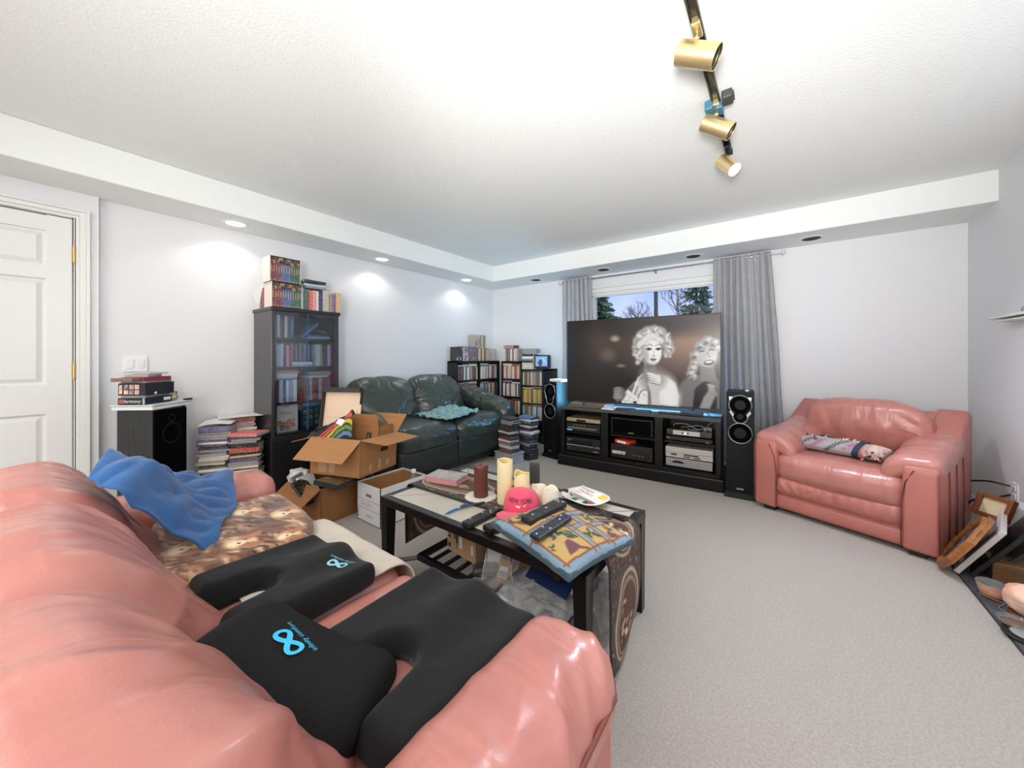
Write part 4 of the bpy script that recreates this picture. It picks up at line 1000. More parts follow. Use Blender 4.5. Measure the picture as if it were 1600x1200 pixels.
# two big picture boxes in the lowest bay
m_print2 = m_print
pic = Pic(40, 52, .77, (224, 214, 196))
for i, (x, y, c) in enumerate(((.13, .32, (120, 66, 44)), (.3, .26, (150, 92, 70)), (.47, .34, (168, 110, 90)), (.6, .22, (196, 120, 96)), (.62, .42, (220, 190, 180)), (.22, .14, (110, 70, 60)), (.42, .12, (140, 110, 90)))):
    pic.ell(x, y, .085, .1, c, soft=.3); pic.ell(x, y-.01, .05, .06, (216, 170, 140), soft=.4); pic.ell(x-.02, y, .012, .012, (40, 26, 20)); pic.ell(x+.02, y, .012, .012, (40, 26, 20))
pic.line([(.15, .74), (.2, .66), (.27, .72), (.33, .66), (.42, .72), (.5, .64), (.6, .74)], .015, (150, 150, 140)); pic.line([(.3, .93), (.45, .93)], .015, (60, 60, 60))
t = thing('box_set', 'cream illustrated box set with small faces, lowest bay of the glass cabinet, left', 'box set', cw(-.135, -.125, CSH[0]), rz=90)
g = G(); g.box((0, .03, .115), (.17, .06, .23), bev=.002); g.obj('slipcase', mat('cream_card', (224, 214, 196), .5, bump=.03), t); pic.plane('cover_print', .168, .226, m_print, t, loc=(0, -.0008, .115))
pic = Pic(36, 52, .7, (24, 48, 62)); pic.ell(.35, .93, .4, .07, (60, 140, 170), soft=.6)
for i in range(3):
    for j in range(3): pic.ell(.13+.22*i, .2+.22*j, .06, .08, [(150, 130, 60), (90, 100, 90), (180, 150, 110)][(i+j) % 3], soft=.4); pic.ell(.13+.22*i, .18+.22*j, .03, .04, (40, 40, 44))
t = thing('box_set', 'dark teal box set with rows of faces, lowest bay of the glass cabinet, right', 'box set', cw(.06, -.125, CSH[0]), rz=90)
g = G(); g.box((0, .03, .115), (.16, .06, .23), bev=.002); g.obj('slipcase', mat('teal_card', (24, 48, 62), .5, bump=.03), t); pic.plane('cover_print', .158, .226, m_print, t, loc=(0, -.0008, .115))

# ---- on top of the cabinet
ZT = CH+.002
def slip(base, rz, label, where, grp):
    """open slipcase holding twelve spines, red, blue and green"""
    t = thing('slipcase', label, 'box set', base, rz)
    m1 = mat('slip_card', (232, 222, 208), .5, bump=.03); m2 = mat('slip_dark', (46, 44, 46), .5, bump=.03)
    w_, d_, h_ = .226, .155, .205; g = G()
    for sx in (-1, 1): g.box((sx*(w_/2+.001), d_/2, h_/2), (.003, d_, h_), mi=0)
    g.box((0, d_/2, h_-.0015), (w_, d_, .003), mi=1); g.box((0, d_/2, .0015), (w_, d_, .003), mi=1); g.box((0, d_, h_/2), (w_, .003, h_), mi=0)
    g.obj('sleeve', [m1, m2], t)
    cs = [('red', (118, 44, 56))]*4+[('blue', (72, 92, 140))]*4+[('green', (44, 92, 82))]*4
    for i, (nm, c) in enumerate(cs):
        M = tmat(base, rz=rz) @ tmat((-w_/2+.0099+i*.0187, .0695+.003, .0035))
        o = case('%s volume, %s from the left in the %s of the two slipcases' % (nm, ord_(i), where), c, M, (.018, .135, .196), 'boxed_volume', 'dvd case', grp)
    # strip of small faces printed across the upper spines, and yellow lettering
    pic = Pic(96, 16, 6, (70, 58, 52)); rr = random.Random(len(where))
    for i in range(26): pic.ell(rr.uniform(0, 6), rr.uniform(.1, .9), .2, .28, rr.choice([(150, 116, 92), (104, 78, 62), (60, 50, 60), (170, 146, 116)]), soft=.5)
    pic.plane('face_strip', w_-.006, .05, m_print, t, loc=(0, .0035, .172))
    g = G()
    for i in range(12):
        x = -w_/2+.0099+i*.0187
        g.box((x, .0036, .012), (.008, .0012, .008)); g.box((x, .0036, .10+.003*(i % 3)), (.004, .0012, .05))
    g.obj('spine_lettering', mat('spine_gold', (206, 170, 110), .5, bump=.02), t)
slip(cw(-.158, -.19, ZT), 90, 'slipcase of red, blue and green volumes directly on the cabinet top', 'lower', 'volumes in the lower slipcase')
slip(cw(-.17, -.19, ZT+.2065), 90, 'slipcase of red, blue and green volumes stacked uppermost on the cabinet', 'upper', 'volumes in the upper slipcase')
GT = 'books on top of the black cabinet'
X0 = -.044
for i, (c, th, hh, dy) in enumerate((('pale blue', .012, .185, 0), ('green', .028, .178, 0), ('purple', .018, .165, .0), ('orange', .028, .17, .004), ('pink', .03, .178, 0), ('white', .018, .176, 0), ('dark blue', .034, .185, 0), ('cream', .052, .19, -.01))):
    case('%s book, %s right of the slipcases on the cabinet top' % (c, ord_(i)), c if c != 'cream' else (190, 180, 168), Mc @ tmat((X0+th/2+.006, -.11+dy, ZT)), (th, .13, hh), 'book', 'book', GT); X0 += th+.001
# right edge group overhangs slightly towards the end of the top
X1 = X0+.01
flat_stack(cw(.075, -.11, ZT+.193), 90, 2, 'of the pile lying on the books of the cabinet', ['grey', 'pale blue'], GT, t=(.02, .024), w=.17)
case('black case lying topmost on the books of the cabinet', 'black', Mc @ tmat((.085+.085, -.10, ZT+.193+.063), rz=5) @ Matrix.Rotation(R(-90), 4, 'Y'), (.024, .12, .19), 'book', 'book', GT)
Y1_ = .175
for i, (c, th, hh) in enumerate((('white', .06, .172), ('cream', .035, .166), ('grey', .02, .185), ('black', .035, .175), ('red', .026, .172))):
    case('%s book, %s from the wall at the left end of the cabinet top' % (c, ord_(i)), c, Mc @ tmat((-.205, Y1_-th/2, ZT), rz=-90), (th, .13, hh), 'book', 'book', GT); Y1_ -= th+.001
m_sheetp = mat('paper_white', (238, 236, 230), .7, bump=.02)
g = G(); g.quad([(0, 0, 0), (-.03, -.02, .10), (.02, -.1, .16), (.05, -.06, .02)]); tag(g.obj('paper_sheet', m_sheetp, loc=cw(-.29, .10, ZT+.04), rot=(0, 0, R(90)), solid=.001), 'white folded paper sticking out at the left end of the cabinet top', 'paper')
for i, (c, th, hh) in enumerate((('tan', .022, .16), ('blue', .022, .16), ('red', .012, .165), ('cream', .05, .185))):
    case('%s book, %s of the group at the right end of the cabinet top' % (c if i < 3 else 'thick tan', ord_(i)), c if i < 3 else (206, 172, 130), Mc @ tmat((X1+th/2, -.12, ZT)), (th, .13, hh), 'book', 'book', GT); X1 += th+.001
# ---- floor piles between the small speaker and the cabinet
def pile(x, y, rz, n, nm, pal, cols=None, t=(.010, .018), w=.145, d=.125, z=0, cat='disc case'):
    return flat_stack((x, y, z), rz, n, nm, pal, 'piles of cases on the floor by the left wall', t=t, w=w, d=d, cols=cols, jit=.012, tw=7, name='disc_case', from_='bottom', cat=cat)
GREY = ['grey', 'white', 'grey', 'cream', 'grey', 'purple', 'grey', 'black']
# three piles standing on the carpet; their visible height reaches well above the sofa arm
zA = pile(-3.50, .87, 55, 36, 'of the left floor pile beside the black cabinet', GREY, t=(.012, .020), w=.19, d=.14)
case('purple boxed case on top of the left floor pile', 'purple', tmat((-3.49, .87, zA), rz=57) @ tmat((-.095, 0, .022)) @ Matrix.Rotation(R(90), 4, 'Y'), (.042, .14, .19), 'disc_case', 'disc case')
zB = pile(-3.36, 1.02, 62, 25, 'of the right floor pile beside the black cabinet', GREY+['brown', 'maroon'], t=(.012, .020), w=.19, d=.14)
case('red and white boxed case high in the right floor pile', (196, 66, 48), tmat((-3.355, 1.02, zB), rz=60) @ tmat((-.095, 0, .018)) @ Matrix.Rotation(R(90), 4, 'Y'), (.036, .14, .19), 'disc_case', 'disc case')
zB2 = zB+.037
zB2 += pile(-3.36, 1.02, 63, 5, 'above the red box in the right floor pile', ['black', 'dark blue', 'grey'], t=(.012, .018), w=.18, d=.135, z=zB2)
case('salmon red book lying askew on top of the right floor pile', (226, 118, 108), tmat((-3.35, 1.03, zB2), rz=40) @ tmat((-.11, 0, .012)) @ Matrix.Rotation(R(90), 4, 'Y'), (.024, .16, .22), 'book', 'book')
zC = pile(-3.58, 1.06, 76, 34, 'of the rear floor pile against the wall', GREY+['green', 'pink'], t=(.014, .024), w=.16, d=.125)
case('black and orange case topmost of the rear floor pile', (120, 60, 40), tmat((-3.58, 1.06, zC), rz=76) @ tmat((-.08, 0, .018)) @ Matrix.Rotation(R(90), 4, 'Y'), (.036, .125, .16), 'disc_case', 'disc case')
me = patch([[(-.15, -.09, 0), (-.15, .09, .004)], [(0, -.1, .004), (0, .1, 0)], [(.15, -.09, .002), (.15, .08, .006)]], 10, 4); tag(finish('paper_sheet', me, m_sheetp, loc=(-3.58, 1.05, zC+.042), rot=(0, 0, R(78)), solid=.0015), 'white paper sheet lying on the rear floor pile', 'paper')
me = patch([[(-.1, -.08, 0), (-.1, .08, .02)], [(0, -.08, .012), (0, .08, .03)], [(.1, -.07, .002), (.1, .07, .006)]], 8, 4); tag(finish('paper_sheet', me, m_sheetp, loc=(-3.52, .88, zA+.052), rot=(0, 0, R(60)), solid=.0015), 'loose white leaflet on the left floor pile', 'paper')

# ---- things on the small wood grain speaker
ZL = .812; Ml = tmat((-3.415, .502, ZL), rz=130)
def lp(x, y, z): return Ml @ Vector((x, y, z))
t = thing('white_board', 'white flat box lying on the wood grain speaker', 'box', lp(0, 0, 0), rz=130)
g = G(); g.box((0, -.005, .012), (.30, .25, .022), bev=.003); g.obj('body', m_white, t)
g = G(); g.box((0, -.005, .031), (.31, .26, .012), bev=.003); g.obj('lid', mat('lid_grey', (214, 216, 222), .4, bump=.02), t)
g = G(); g.box((.125, -.125, .042), (.05, .03, .012), bev=.004); g.obj('latch', m_black, t)
def lbox(nm, label, c, w_, d_, h_, z, x=0, y=0, rz=0, mats=None, cat='box set'):
    o = thing(nm, label, cat, lp(x-.055, y, z), 130+rz); g = G(); g.box((0, 0, h_/2), (w_, d_, h_), bev=.002); g.obj('case', mats or mat('box_'+'_'.join(map(str, c)), c, .4, bump=.03), o); return o
o = lbox('box_set', 'black box with white cursive title, lowest on the speaker by the door', (34, 36, 42), .19, .165, .042, .039, -.01, -.012)
text('title_lettering', 'Harmony', .03, m_white, o, tmat((-.0958, -.0, .021)) @ Matrix.Rotation(R(-90), 4, 'Z') @ Matrix.Rotation(R(90), 4, 'X'), shear=.25)
g = G(); g.box((-.0955, .06, .021), (.0012, .03, .028)); part(g.obj('emblem', mat('emblem_red', (176, 92, 84), .5, bump=.02), o), 'round red emblem'); g = G(); g.box((-.0955, -.074, .021), (.0015, .012, .042)); part(g.obj('corner_band', mat('band_blue', (140, 190, 220), .5, bump=.02), o), 'pale blue band'); g = G(); g.box((.06, -.083, .024), (.05, .0012, .02)); g.obj('barcode_label', m_white, o)
lbox('dvd_case', 'thin grey case between the two black boxes on the speaker', (150, 146, 150), .19, .14, .014, .0815, -.005, -.012, 4, cat='dvd case')
o = lbox('box_set', 'large black box with a grid of orange pictures on its side, on the speaker', (40, 40, 42), .20, .17, .078, .096, 0, -.012, -3)
g = G()
for i in range(3):
    for j in range(2): g.box((-.1005, .028-.034*i+.005, .022+.034*j), (.0012, .027, .028), mi=(i+j) % 3)
g.box((-.1005, .067, .039), (.0012, .02, .058), mi=0); g.obj('picture_grid', [mat('print_orange', (214, 132, 74), .5, var=.5, vscale=60, col2=(250, 236, 226)), mat('print_grey', (206, 206, 214), .5, var=.6, vscale=60, col2=(80, 70, 80)), mat('print_rust', (190, 96, 80), .5, var=.6, vscale=60, col2=(240, 220, 210))], o)
g = G(); g.cyl((-.03, -.0855, .012), .009, .001, axis='y', seg=16); g.obj('disc_logo', m_white, o)
lbox('dvd_case', 'grey case lying on the large black picture box', (130, 128, 130), .19, .15, .013, .1745, 0, -.012, 2, cat='dvd case')
lbox('dvd_case', 'red spined case in the upper pile on the speaker', (150, 52, 70), .19, .145, .024, .188, .0, -.01, -2, cat='dvd case')
lbox('dvd_case', 'brown spined case beside the red one on the speaker pile', (140, 106, 98), .06, .12, .022, .188, -.128, 0, 3, cat='dvd case')
lbox('dvd_case', 'grey patterned case second from the top on the speaker pile', (170, 166, 160), .14, .12, .016, .2125, -.01, .0, 14, cat='dvd case')
lbox('dvd_case', 'thin tilted silver case topmost on the speaker pile', (196, 192, 186), .12, .13, .012, .229, .035, -.0, -12, cat='dvd case')
fg = thing('figurine', 'small yellow floral figurine behind the boxes on the speaker', 'figurine', lp(.088, -.035, .038))
m_fg = mat('figurine_yellow', (222, 212, 150), .4, var=.8, vscale=38, col2=(150, 120, 140))
g = G(); g.lathe([(.0, 0), (.034, .002), (.04, .02), (.034, .045), (.022, .066), (.014, .078), (.02, .09), (.018, .105), (0, .113)], seg=16, wave=lambda k, a, r, z: (r*(1+.1*math.sin(5*a+k)), z)); g.obj('body', m_fg, fg, smooth=True)
g = G()
for k in range(5):
    a = k*1.26; g.lathe([(0, -.006), (.011, -.002), (.011, .003), (0, .007)], seg=8, M=tmat((.03*math.cos(a), .03*math.sin(a), .04+.012*k), rx=40*k, ry=50)); 
g.obj('flower', mat('figurine_purple', (120, 100, 130), .4, var=.3, vscale=30), fg, smooth=True)
g = G()
for s_ in (-1, 1): g.tube([(0, s_*.008, .1), (0, s_*.016, .118), (.006, s_*.02, .128)], .003, 6)
g.obj('ear', mat('figurine_brown', (110, 84, 60), .5, bump=.02), fg, smooth=True)

# ---- disc racks in the corner
m_rack = mat('rack_black', (26, 25, 25), .4, bump=.06, bscale=20)
def rack(name, label, base, rz, w_, d_, h_, shelves, ncol, mats=m_rack):
    t = thing(name, label, 'shelf rack', base, rz)
    for sx in (-1, 1): g = G(); g.box((sx*(w_/2-.011), d_/2, h_/2), (.022, d_, h_), bev=.002); g.obj('side_panel', mats, t)
    for c in range(1, ncol): g = G(); g.box((-w_/2+w_*c/ncol, d_/2, h_/2), (.026, d_, h_-.02)); g.obj('divider', mats, t)
    g = G(); g.box((0, d_-.004, h_/2), (w_-.03, .006, h_-.02)); g.obj('back_panel', mats, t)
    g = G(); g.box((0, d_/2, h_-.011), (w_, d_, .022), bev=.002); g.obj('top', mats, t)
    for z in shelves: g = G(); g.box((0, d_/2, z-.009), (w_-.04, d_-.012, .018)); g.obj('shelf', mats, t)
    return t
LR = [.07, .335, .60, .865]
LR = [.06, .31, .565, .825]
rack('disc_rack', 'black two column disc rack on the left wall behind the green loveseat', (-3.50, 3.91, 0), 90, .92, .185, 1.09, LR, 2)
def inrack(base, rz, colx, cwid, shelves, nm, pals, grp, d0=.012, vis=3, stuff=True, h=(.18, .19)):
    names = ['lowest', 'third', 'second', 'top'] if len(shelves) == 4 else ['lowest', 'middle', 'top']
    Mf = tmat(base, rz=rz)
    for s_, z in enumerate(shelves):
        if s_ < len(shelves)-vis: continue
        p = Mf @ Vector((colx+.012, d0, z)); row(p, rz, cwid-.02, 'on the %s shelf of %s' % (names[s_], nm), pals[s_ % len(pals)], grp, t=(.021, .034), h=h, fill=1)
        if s_ >= len(shelves)-vis:
            for q in (0, 1):
                p = Mf @ Vector((colx+cwid*(.27+.46*q), d0+.07, z+h[1]+.002)); n = random.choice([1, 2, 2])
                flat_stack(p, rz, n, 'lying %s on the %s shelf, %s' % (['left', 'right'][q], names[s_], nm), MIX, grp, t=(.016, .02), w=.17, d=.13, jit=.004, tw=2)
GR = 'cases in the corner racks'
inrack((-3.50, 3.91, 0), 90, -.449, .44, LR, 'left wall rack column', [WARM, WARM, MIX, MIX], GR, vis=2)
inrack((-3.50, 3.91, 0), 90, .012, .43, LR, 'right wall rack column', [WARM, ['orange', 'brown', 'tan', 'white', 'red'], MIX, WARM], GR)
rack('disc_rack', 'narrow black disc rack on the window wall in the corner', (-3.19, 4.255, 0), 0, .37, .185, 1.085, LR, 1)
inrack((-3.19, 4.255, 0), 0, -.172, .35, LR, 'the narrow corner rack', [WARM, ['white', 'orange', 'red', 'cream'], ['white', 'pale blue', 'white', 'dark blue', 'cream'], WARM], GR)
RR = [.08, .30, .525, .765]
m_rk2 = mat('rack_blackwood', (34, 33, 33), .35, bump=.05, bscale=20)
rack('disc_cabinet', 'deep black disc cabinet beside the left tower speaker', (-2.68, 4.03, 0), 0, .37, .38, .985, RR, 1, m_rk2)
inrack((-2.68, 4.03, 0), 0, -.172, .35, RR, 'the deep disc cabinet', [['orange', 'tan', 'cream', 'red'], ['green', 'purple', 'pale blue', 'orange', 'cream', 'teal'], ['yellow', 'olive', 'yellow', 'green', 'orange', 'tan'], ['teal', 'brown', 'grey', 'green', 'cream', 'tan', 'brown']], GR, d0=.02)
# on top of the racks
GTOP = 'boxes and cases on top of the corner racks'
Mr = tmat((-3.50, 3.91, 1.092), rz=90)
def topbox(Mb, nm, label, c, w_, d_, h_, x, y, z=0, rz=0, pr=None):
    t = thing(nm, label, 'box set'); t.matrix_world = Mb @ tmat((x, y, z), rz=rz)
    g = G(); g.box((0, d_/2, h_/2), (w_, d_, h_), bev=.002); g.obj('sleeve', mat('sleeve_%d_%d_%d' % c, c, .45, bump=.04), t)
    if pr is not None: pr.plane('front_print', w_*.96, h_*.96, m_print, t, loc=(0, -.0008, h_/2))
    return t
def splotch(bg, cs, seed, n=22, a=.8, w_=24, h_=28):
    p = Pic(w_, h_, a, bg); r_ = random.Random(seed)
    for i in range(n): p.ell(r_.uniform(0, a), r_.random(), r_.uniform(.05, .16), r_.uniform(.04, .14), r_.choice(cs), a=r_.uniform(0, 180), soft=.6)
    return p
topbox(Mr, 'box_set', 'dark box set with a white skull-like print, left end of the wall rack top', (58, 58, 58), .11, .15, .195, -.395, .02, rz=-14, pr=splotch((58, 58, 58), [(230, 230, 226), (140, 136, 120), (40, 40, 40)], 4, 12))
topbox(Mr, 'box_set', 'pink and grey patterned box set on the wall rack top', (206, 190, 196), .12, .15, .185, -.27, .012, rz=8, pr=splotch((206, 196, 204), [(150, 150, 164), (226, 140, 150), (240, 236, 240), (110, 110, 120)], 6))
topbox(Mr, 'box_set', 'grey and lilac box set, middle of the wall rack top', (126, 116, 122), .15, .15, .18, -.125, .01, pr=splotch((126, 116, 122), [(150, 160, 166), (170, 140, 170), (100, 90, 96)], 8, 8))
p = Mr @ Vector((-.04, .01, 0)); row(p, 90, .30, 'standing on the wall rack top', ['cream', 'tan', 'cream', 'tan', 'brown'], GTOP, t=(.016, .03), h=(.178, .186))
topbox(Mr, 'box_set', 'plain pale grey box at the right end of the wall rack top', (196, 192, 186), .10, .14, .18, .335, .012)
flat_stack(Mr @ Vector((-.2, .08, .187)), 90, 1, 'lying across the boxes of the wall rack', ['grey'], GTOP, t=(.018, .018), w=.24)
topbox(Mr, 'box_set', 'grey box set with a yellow burst label, uppermost on the wall rack', (176, 170, 160), .12, .15, .19, -.01, .02, .189, -10, splotch((170, 164, 158), [(200, 194, 180), (120, 116, 110), (150, 130, 140)], 12))
p = Mr @ Vector((.06, .03, .189)); row(p, 90, .13, 'standing on the cases of the wall rack', ['cream', 'grey', 'tan', 'olive'], GTOP, t=(.018, .03), h=(.183, .189))
p = tmat((-3.19, 4.255, 1.087)) @ Vector((-.15, .01, 0)); row(p, 0, .30, 'standing on the narrow rack top', ['white', 'cream', 'brown', 'grey', 'teal', 'grey'], GTOP, t=(.02, .04), h=(.18, .186))
flat_stack((-3.24, 4.33, 1.276), 0, 2, 'lying on the cases of the narrow rack', ['white', 'grey', 'pink'], GTOP, t=(.016, .022))
Mk = tmat((-2.68, 4.03, .987))
flat_stack((-2.775, 4.13, .987), 4, 7, 'in the left pile on the deep disc cabinet', ['black', 'cream', 'white', 'black', 'grey', 'white', 'cream'], GTOP, t=(.024, .034), w=.17, d=.13)
topbox(tmat((-2.775, 4.06, .987)), 'box_set', 'flat grey box topmost on the deep disc cabinet pile', (150, 146, 142), .19, .15, .06, .03, .0, .215, 4)
for i, (c, th) in enumerate((('tan', .05), ('brown', .02), ('cream', .045))):
    case('%s case, %s from the left beside the small portable screen' % (c, ord_(i)), c, tmat((-2.655+[0, .04, .075][i], 4.14, .987)), (th, .14, .19), 'dvd_case', 'dvd case', GTOP)
t = thing('portable_television', 'small black portable screen, blue glow put into its case colour, on the deep disc cabinet', 'television', (-2.55, 4.06, .987), rz=10)
g = G(); g.box((0, .06, .10), (.20, .11, .18), bev=.012, seg=3); g.box((0, .05, .006), (.14, .09, .012), bev=.003); g.obj('case', mat('case_black_blue_glow', (30, 44, 66), .4, bump=.05), t)  # black case; the blue LED light on it is put into the colour
pic = Pic(36, 28, 1.3, (150, 180, 214)); pic.ell(.55, .3, .22, .3, (90, 66, 74), soft=.4); pic.ell(.62, .55, .12, .13, (70, 60, 70), soft=.4); pic.line([(.8, .8), (1.2, .3)], .03, (226, 230, 240)); pic.line([(.2, .3), (.5, .5)], .03, (80, 70, 80))
pic.plane('screen', .165, .13, m_print, t, loc=(0.006, .0035, .105))
# pile of cases on the floor in front of the racks, one on a clear bin
m_clear = mat('clear_plastic', (214, 220, 228), .25, trans=.55, bump=.03)
t = thing('storage_bin', 'clear plastic bin on the carpet under the left pile of cases', 'bin', (-2.40, 3.17, 0), rz=-6)
g = G(); w_, d_, h_ = .24, .2, .10
for sx in (-1, 1): g.box((sx*w_/2, 0, h_/2), (.004, d_, h_)); g.box((0, sx*d_/2, h_/2), (w_, .004, h_))
g.box((0, 0, .002), (w_, d_, .004)); g.obj('body', m_clear, t)
g = G(); g.box((0, 0, h_+.006), (w_+.02, d_+.02, .012), bev=.003); g.obj('lid', m_clear, t)
GF = 'piles of cases on the floor by the racks'
z1 = flat_stack((-2.40, 3.165, .114), -12, 8, 'of the pile on the clear bin, lower part', DARK, GF, t=(.016, .03), jit=.01, tw=6)
flat_stack((-2.40, 3.17, .114+z1), -16, 9, 'of the pile on the clear bin, upper part', ['black', 'white', 'grey', 'cream', 'black'], GF, t=(.014, .028), jit=.016, tw=9)
z2 = flat_stack((-2.30, 3.40, 0), -14, 9, 'of the right floor pile by the racks, lower part', ['black', 'dark blue', 'black', 'grey'], GF, t=(.018, .034), jit=.012, tw=5)
flat_stack((-2.30, 3.40, z2), -10, 9, 'of the right floor pile by the racks, upper part', ['black', 'blue', 'white', 'cream', 'dark blue'], GF, t=(.016, .03), jit=.016, tw=8)
flat_stack((-2.66, 3.45, .0), -30, 17, 'of the rear floor pile behind the loveseat arm', ['grey', 'white', 'black', 'cream'], GF, t=(.022, .036), jit=.016, tw=8)
# white book on the left tower
o = case('white book with red lettering lying on the left tower speaker', 'white', tmat((-2.06, 3.68, .867), rz=-8) @ tmat((-.085, 0, .014)) @ Matrix.Rotation(R(90), 4, 'Y'), (.028, .14, .17), 'book', 'book')

# ---- electronics in and on the media stand
Ms = tmat((-1.168, 3.71, 0), rz=TVR)
m_champ = mat('champagne_metal', (196, 172, 140), .35, .5, bump=.02)
m_silv = mat('silver_plastic', (196, 190, 182), .35, .35, bump=.02)
m_dev = mat('device_black', (30, 29, 29), .35, bump=.03)
m_dgl = mat('device_window', (14, 12, 12), .15)
m_ltxt = mat('device_lettering', (150, 148, 146), .5, bump=.01)
def device(nm, label, x, z, w_, h_, d_, m, cat='electronics', y=-.2, kind='player'):
    t = thing(nm, label, cat); t.matrix_world = Ms @ tmat((x, y, z))
    g = G(); g.box((0, d_/2, h_/2+.008), (w_, d_, h_-.008), bev=.003); g.obj('case', m, t)
    for sx in (-1, 1): g = G(); g.cyl((sx*w_*.4, .04, .005), .012, .01, seg=10); g.obj('foot', m_black, t)
    return t
def addp(t, nm, boxes, m, lab=None):
    g = G()
    for b_ in boxes: g.box(*b_)
    o = g.obj(nm, m, t)
    if lab: part(o, lab)
zl = .14
t = device('av_receiver', 'black receiver at the bottom of the left bay of the stand', -.508, zl, .375, .15, .34, m_dev)
addp(t, 'display_window', [((-.02, -.002, .105), (.25, .005, .04))], m_dgl); addp(t, 'trim_strip', [((0, -.002, .075), (.37, .005, .006))], m_silv)
g = G(); g.cyl((.13, -.012, .10), .022, .024, axis='y', seg=20); g.obj('volume_knob', m_dev, t, smooth='auto'); addp(t, 'lettering', [((-.15, -.002, .13), (.04, .004, .006)), ((.14, -.002, .03), (.05, .004, .008)), ((-.155, -.002, .045), (.008, .004, .008))], m_ltxt)
t = device('cassette_deck', 'black deck with a grey strip on the left bay shelf, under the gold player', -.508, .354, .37, .09, .30, m_dev)
addp(t, 'trim_strip', [((-.01, -.002, .045), (.32, .005, .016))], mat('strip_olive', (112, 112, 92), .4, bump=.02)); addp(t, 'display_window', [((-.15, -.003, .02), (.06, .005, .01))], mat('blue_display', (110, 150, 230), .4, emit=.8, bump=.01), 'small glowing blue display'); addp(t, 'lettering', [((-.1+.03*k, -.002, .075), (.012, .004, .008)) for k in range(5)], m_ltxt)
t = device('disc_player', 'gold coloured slim disc player on top in the left bay of the stand', -.508, .452, .37, .045, .26, m_champ)
addp(t, 'display_window', [((-.02, -.002, .026), (.10, .005, .02))], m_dgl); addp(t, 'button', [((.07+.02*k, -.002, .024), (.01, .005, .008)) for k in range(2)], m_ltxt)
t = device('centre_speaker', 'black centre speaker on the middle shelf of the stand', -.012, .375, .40, .165, .25, m_dev, 'speaker', y=-.19)
g = G(); g.box((0, -.006, .088), (.37, .012, .14), bev=.005); g.obj('grille', m_cone, t); addp(t, 'badge', [((.0, -.0125, .032), (.05, .002, .01))], m_sil)
t = device('av_receiver', 'black receiver with a white sticker at the bottom of the middle bay', -.012, zl, .40, .14, .34, m_dev)
addp(t, 'display_window', [((0, -.002, .105), (.38, .005, .045))], mat('receiver_window', (40, 30, 28), .25, bump=.02)); addp(t, 'sticker', [((-.12, -.003, .065), (.13, .004, .03))], mat('sticker_white', (214, 212, 210), .5, var=.4, vscale=40)); addp(t, 'button', [((.02+.03*k, -.002, .055), (.008, .004, .008)) for k in range(5)], m_ltxt)
g = G(); g.cyl((.15, -.01, .05), .02, .02, axis='y', seg=20); g.obj('volume_knob', m_dev, t, smooth='auto'); addp(t, 'vent', [((-.15+.025*k, .17, .1405), (.012, .26, .003)) for k in range(13)], m_black)
t = thing('cassette_box', 'red box with a white label on the middle receiver', 'box'); t.matrix_world = Ms @ tmat((-.09, -.12, zl+.147), rz=-18)
g = G(); g.box((0, 0, .018), (.16, .13, .034), bev=.003); g.obj('case', mat('box_red', (214, 62, 36), .45, bump=.03), t); addp(t, 'label', [((.0, -.066, .018), (.10, .002, .022))], m_white)
t = device('video_recorder', 'grey silver recorder at the bottom of the right bay', .495, zl, .38, .08, .32, mat('recorder_grey', (160, 158, 156), .35, .4, bump=.02))
g = G(); g.prism([(-.08, 0), (.03, .0), (.01, .016), (-.02, .022), (-.06, .018)], .003, M=tmat((-.06, -.001, .045), rx=90)); g.obj('tray_window', m_dgl, t)
addp(t, 'lettering', [((-.165, -.002, .07), (.01, .003, .008)), ((.14, -.002, .02), (.06, .003, .006))], m_ltxt)
t = device('video_recorder', 'silver double deck recorder stacked on the grey one in the right bay', .495, zl+.082, .385, .10, .30, m_silv)
addp(t, 'tape_slot', [((0.02, -.002, .045), (.12, .005, .01)), ((-.015, -.002, .028), (.05, .005, .008)), ((.07, -.002, .028), (.05, .005, .008)), ((-.12, -.002, .04), (.05, .005, .012))], m_dgl); addp(t, 'seam_line', [((0, -.001, .058), (.385, .003, .003))], mat('seam_grey', (120, 114, 106), .5, bump=.01))
g = G(); g.cyl((.15, -.003, .078), .014, .006, axis='y', seg=20); g.obj('jog_dial', m_silv, t, smooth='auto')
t = device('disc_player', 'slim black player on the shelf of the right bay', .495, .379, .38, .042, .26, m_dev)
addp(t, 'lettering', [((-.17, -.002, .03), (.03, .003, .005)), ((.15, -.002, .02), (.025, .003, .005))], m_ltxt)
t = device('cable_box', 'dark cable box with silver front panel and blue light in the right bay', .495, .425, .37, .058, .22, mat('box_brownblack', (58, 50, 42), .4, bump=.03), y=-.185)
addp(t, 'front_panel', [((-.02, -.003, .036), (.22, .006, .04))], m_silv); addp(t, 'port', [((-.05, -.007, .036), (.016, .003, .010)), ((-.005, -.007, .036), (.014, .003, .010))], m_dgl); addp(t, 'indicator', [((-.028, -.007, .035), (.012, .003, .012))], mat('blue_dot', (90, 160, 255), .5, emit=6, bump=.01), 'glowing blue indicator')
m_cord = mat('grey_cord', (130, 128, 126), .5, bump=.02); m_cordk = mat('black_cord', (20, 20, 22), .5, bump=.02); m_cordb = mat('blue_cord', (70, 110, 140), .5, bump=.02)
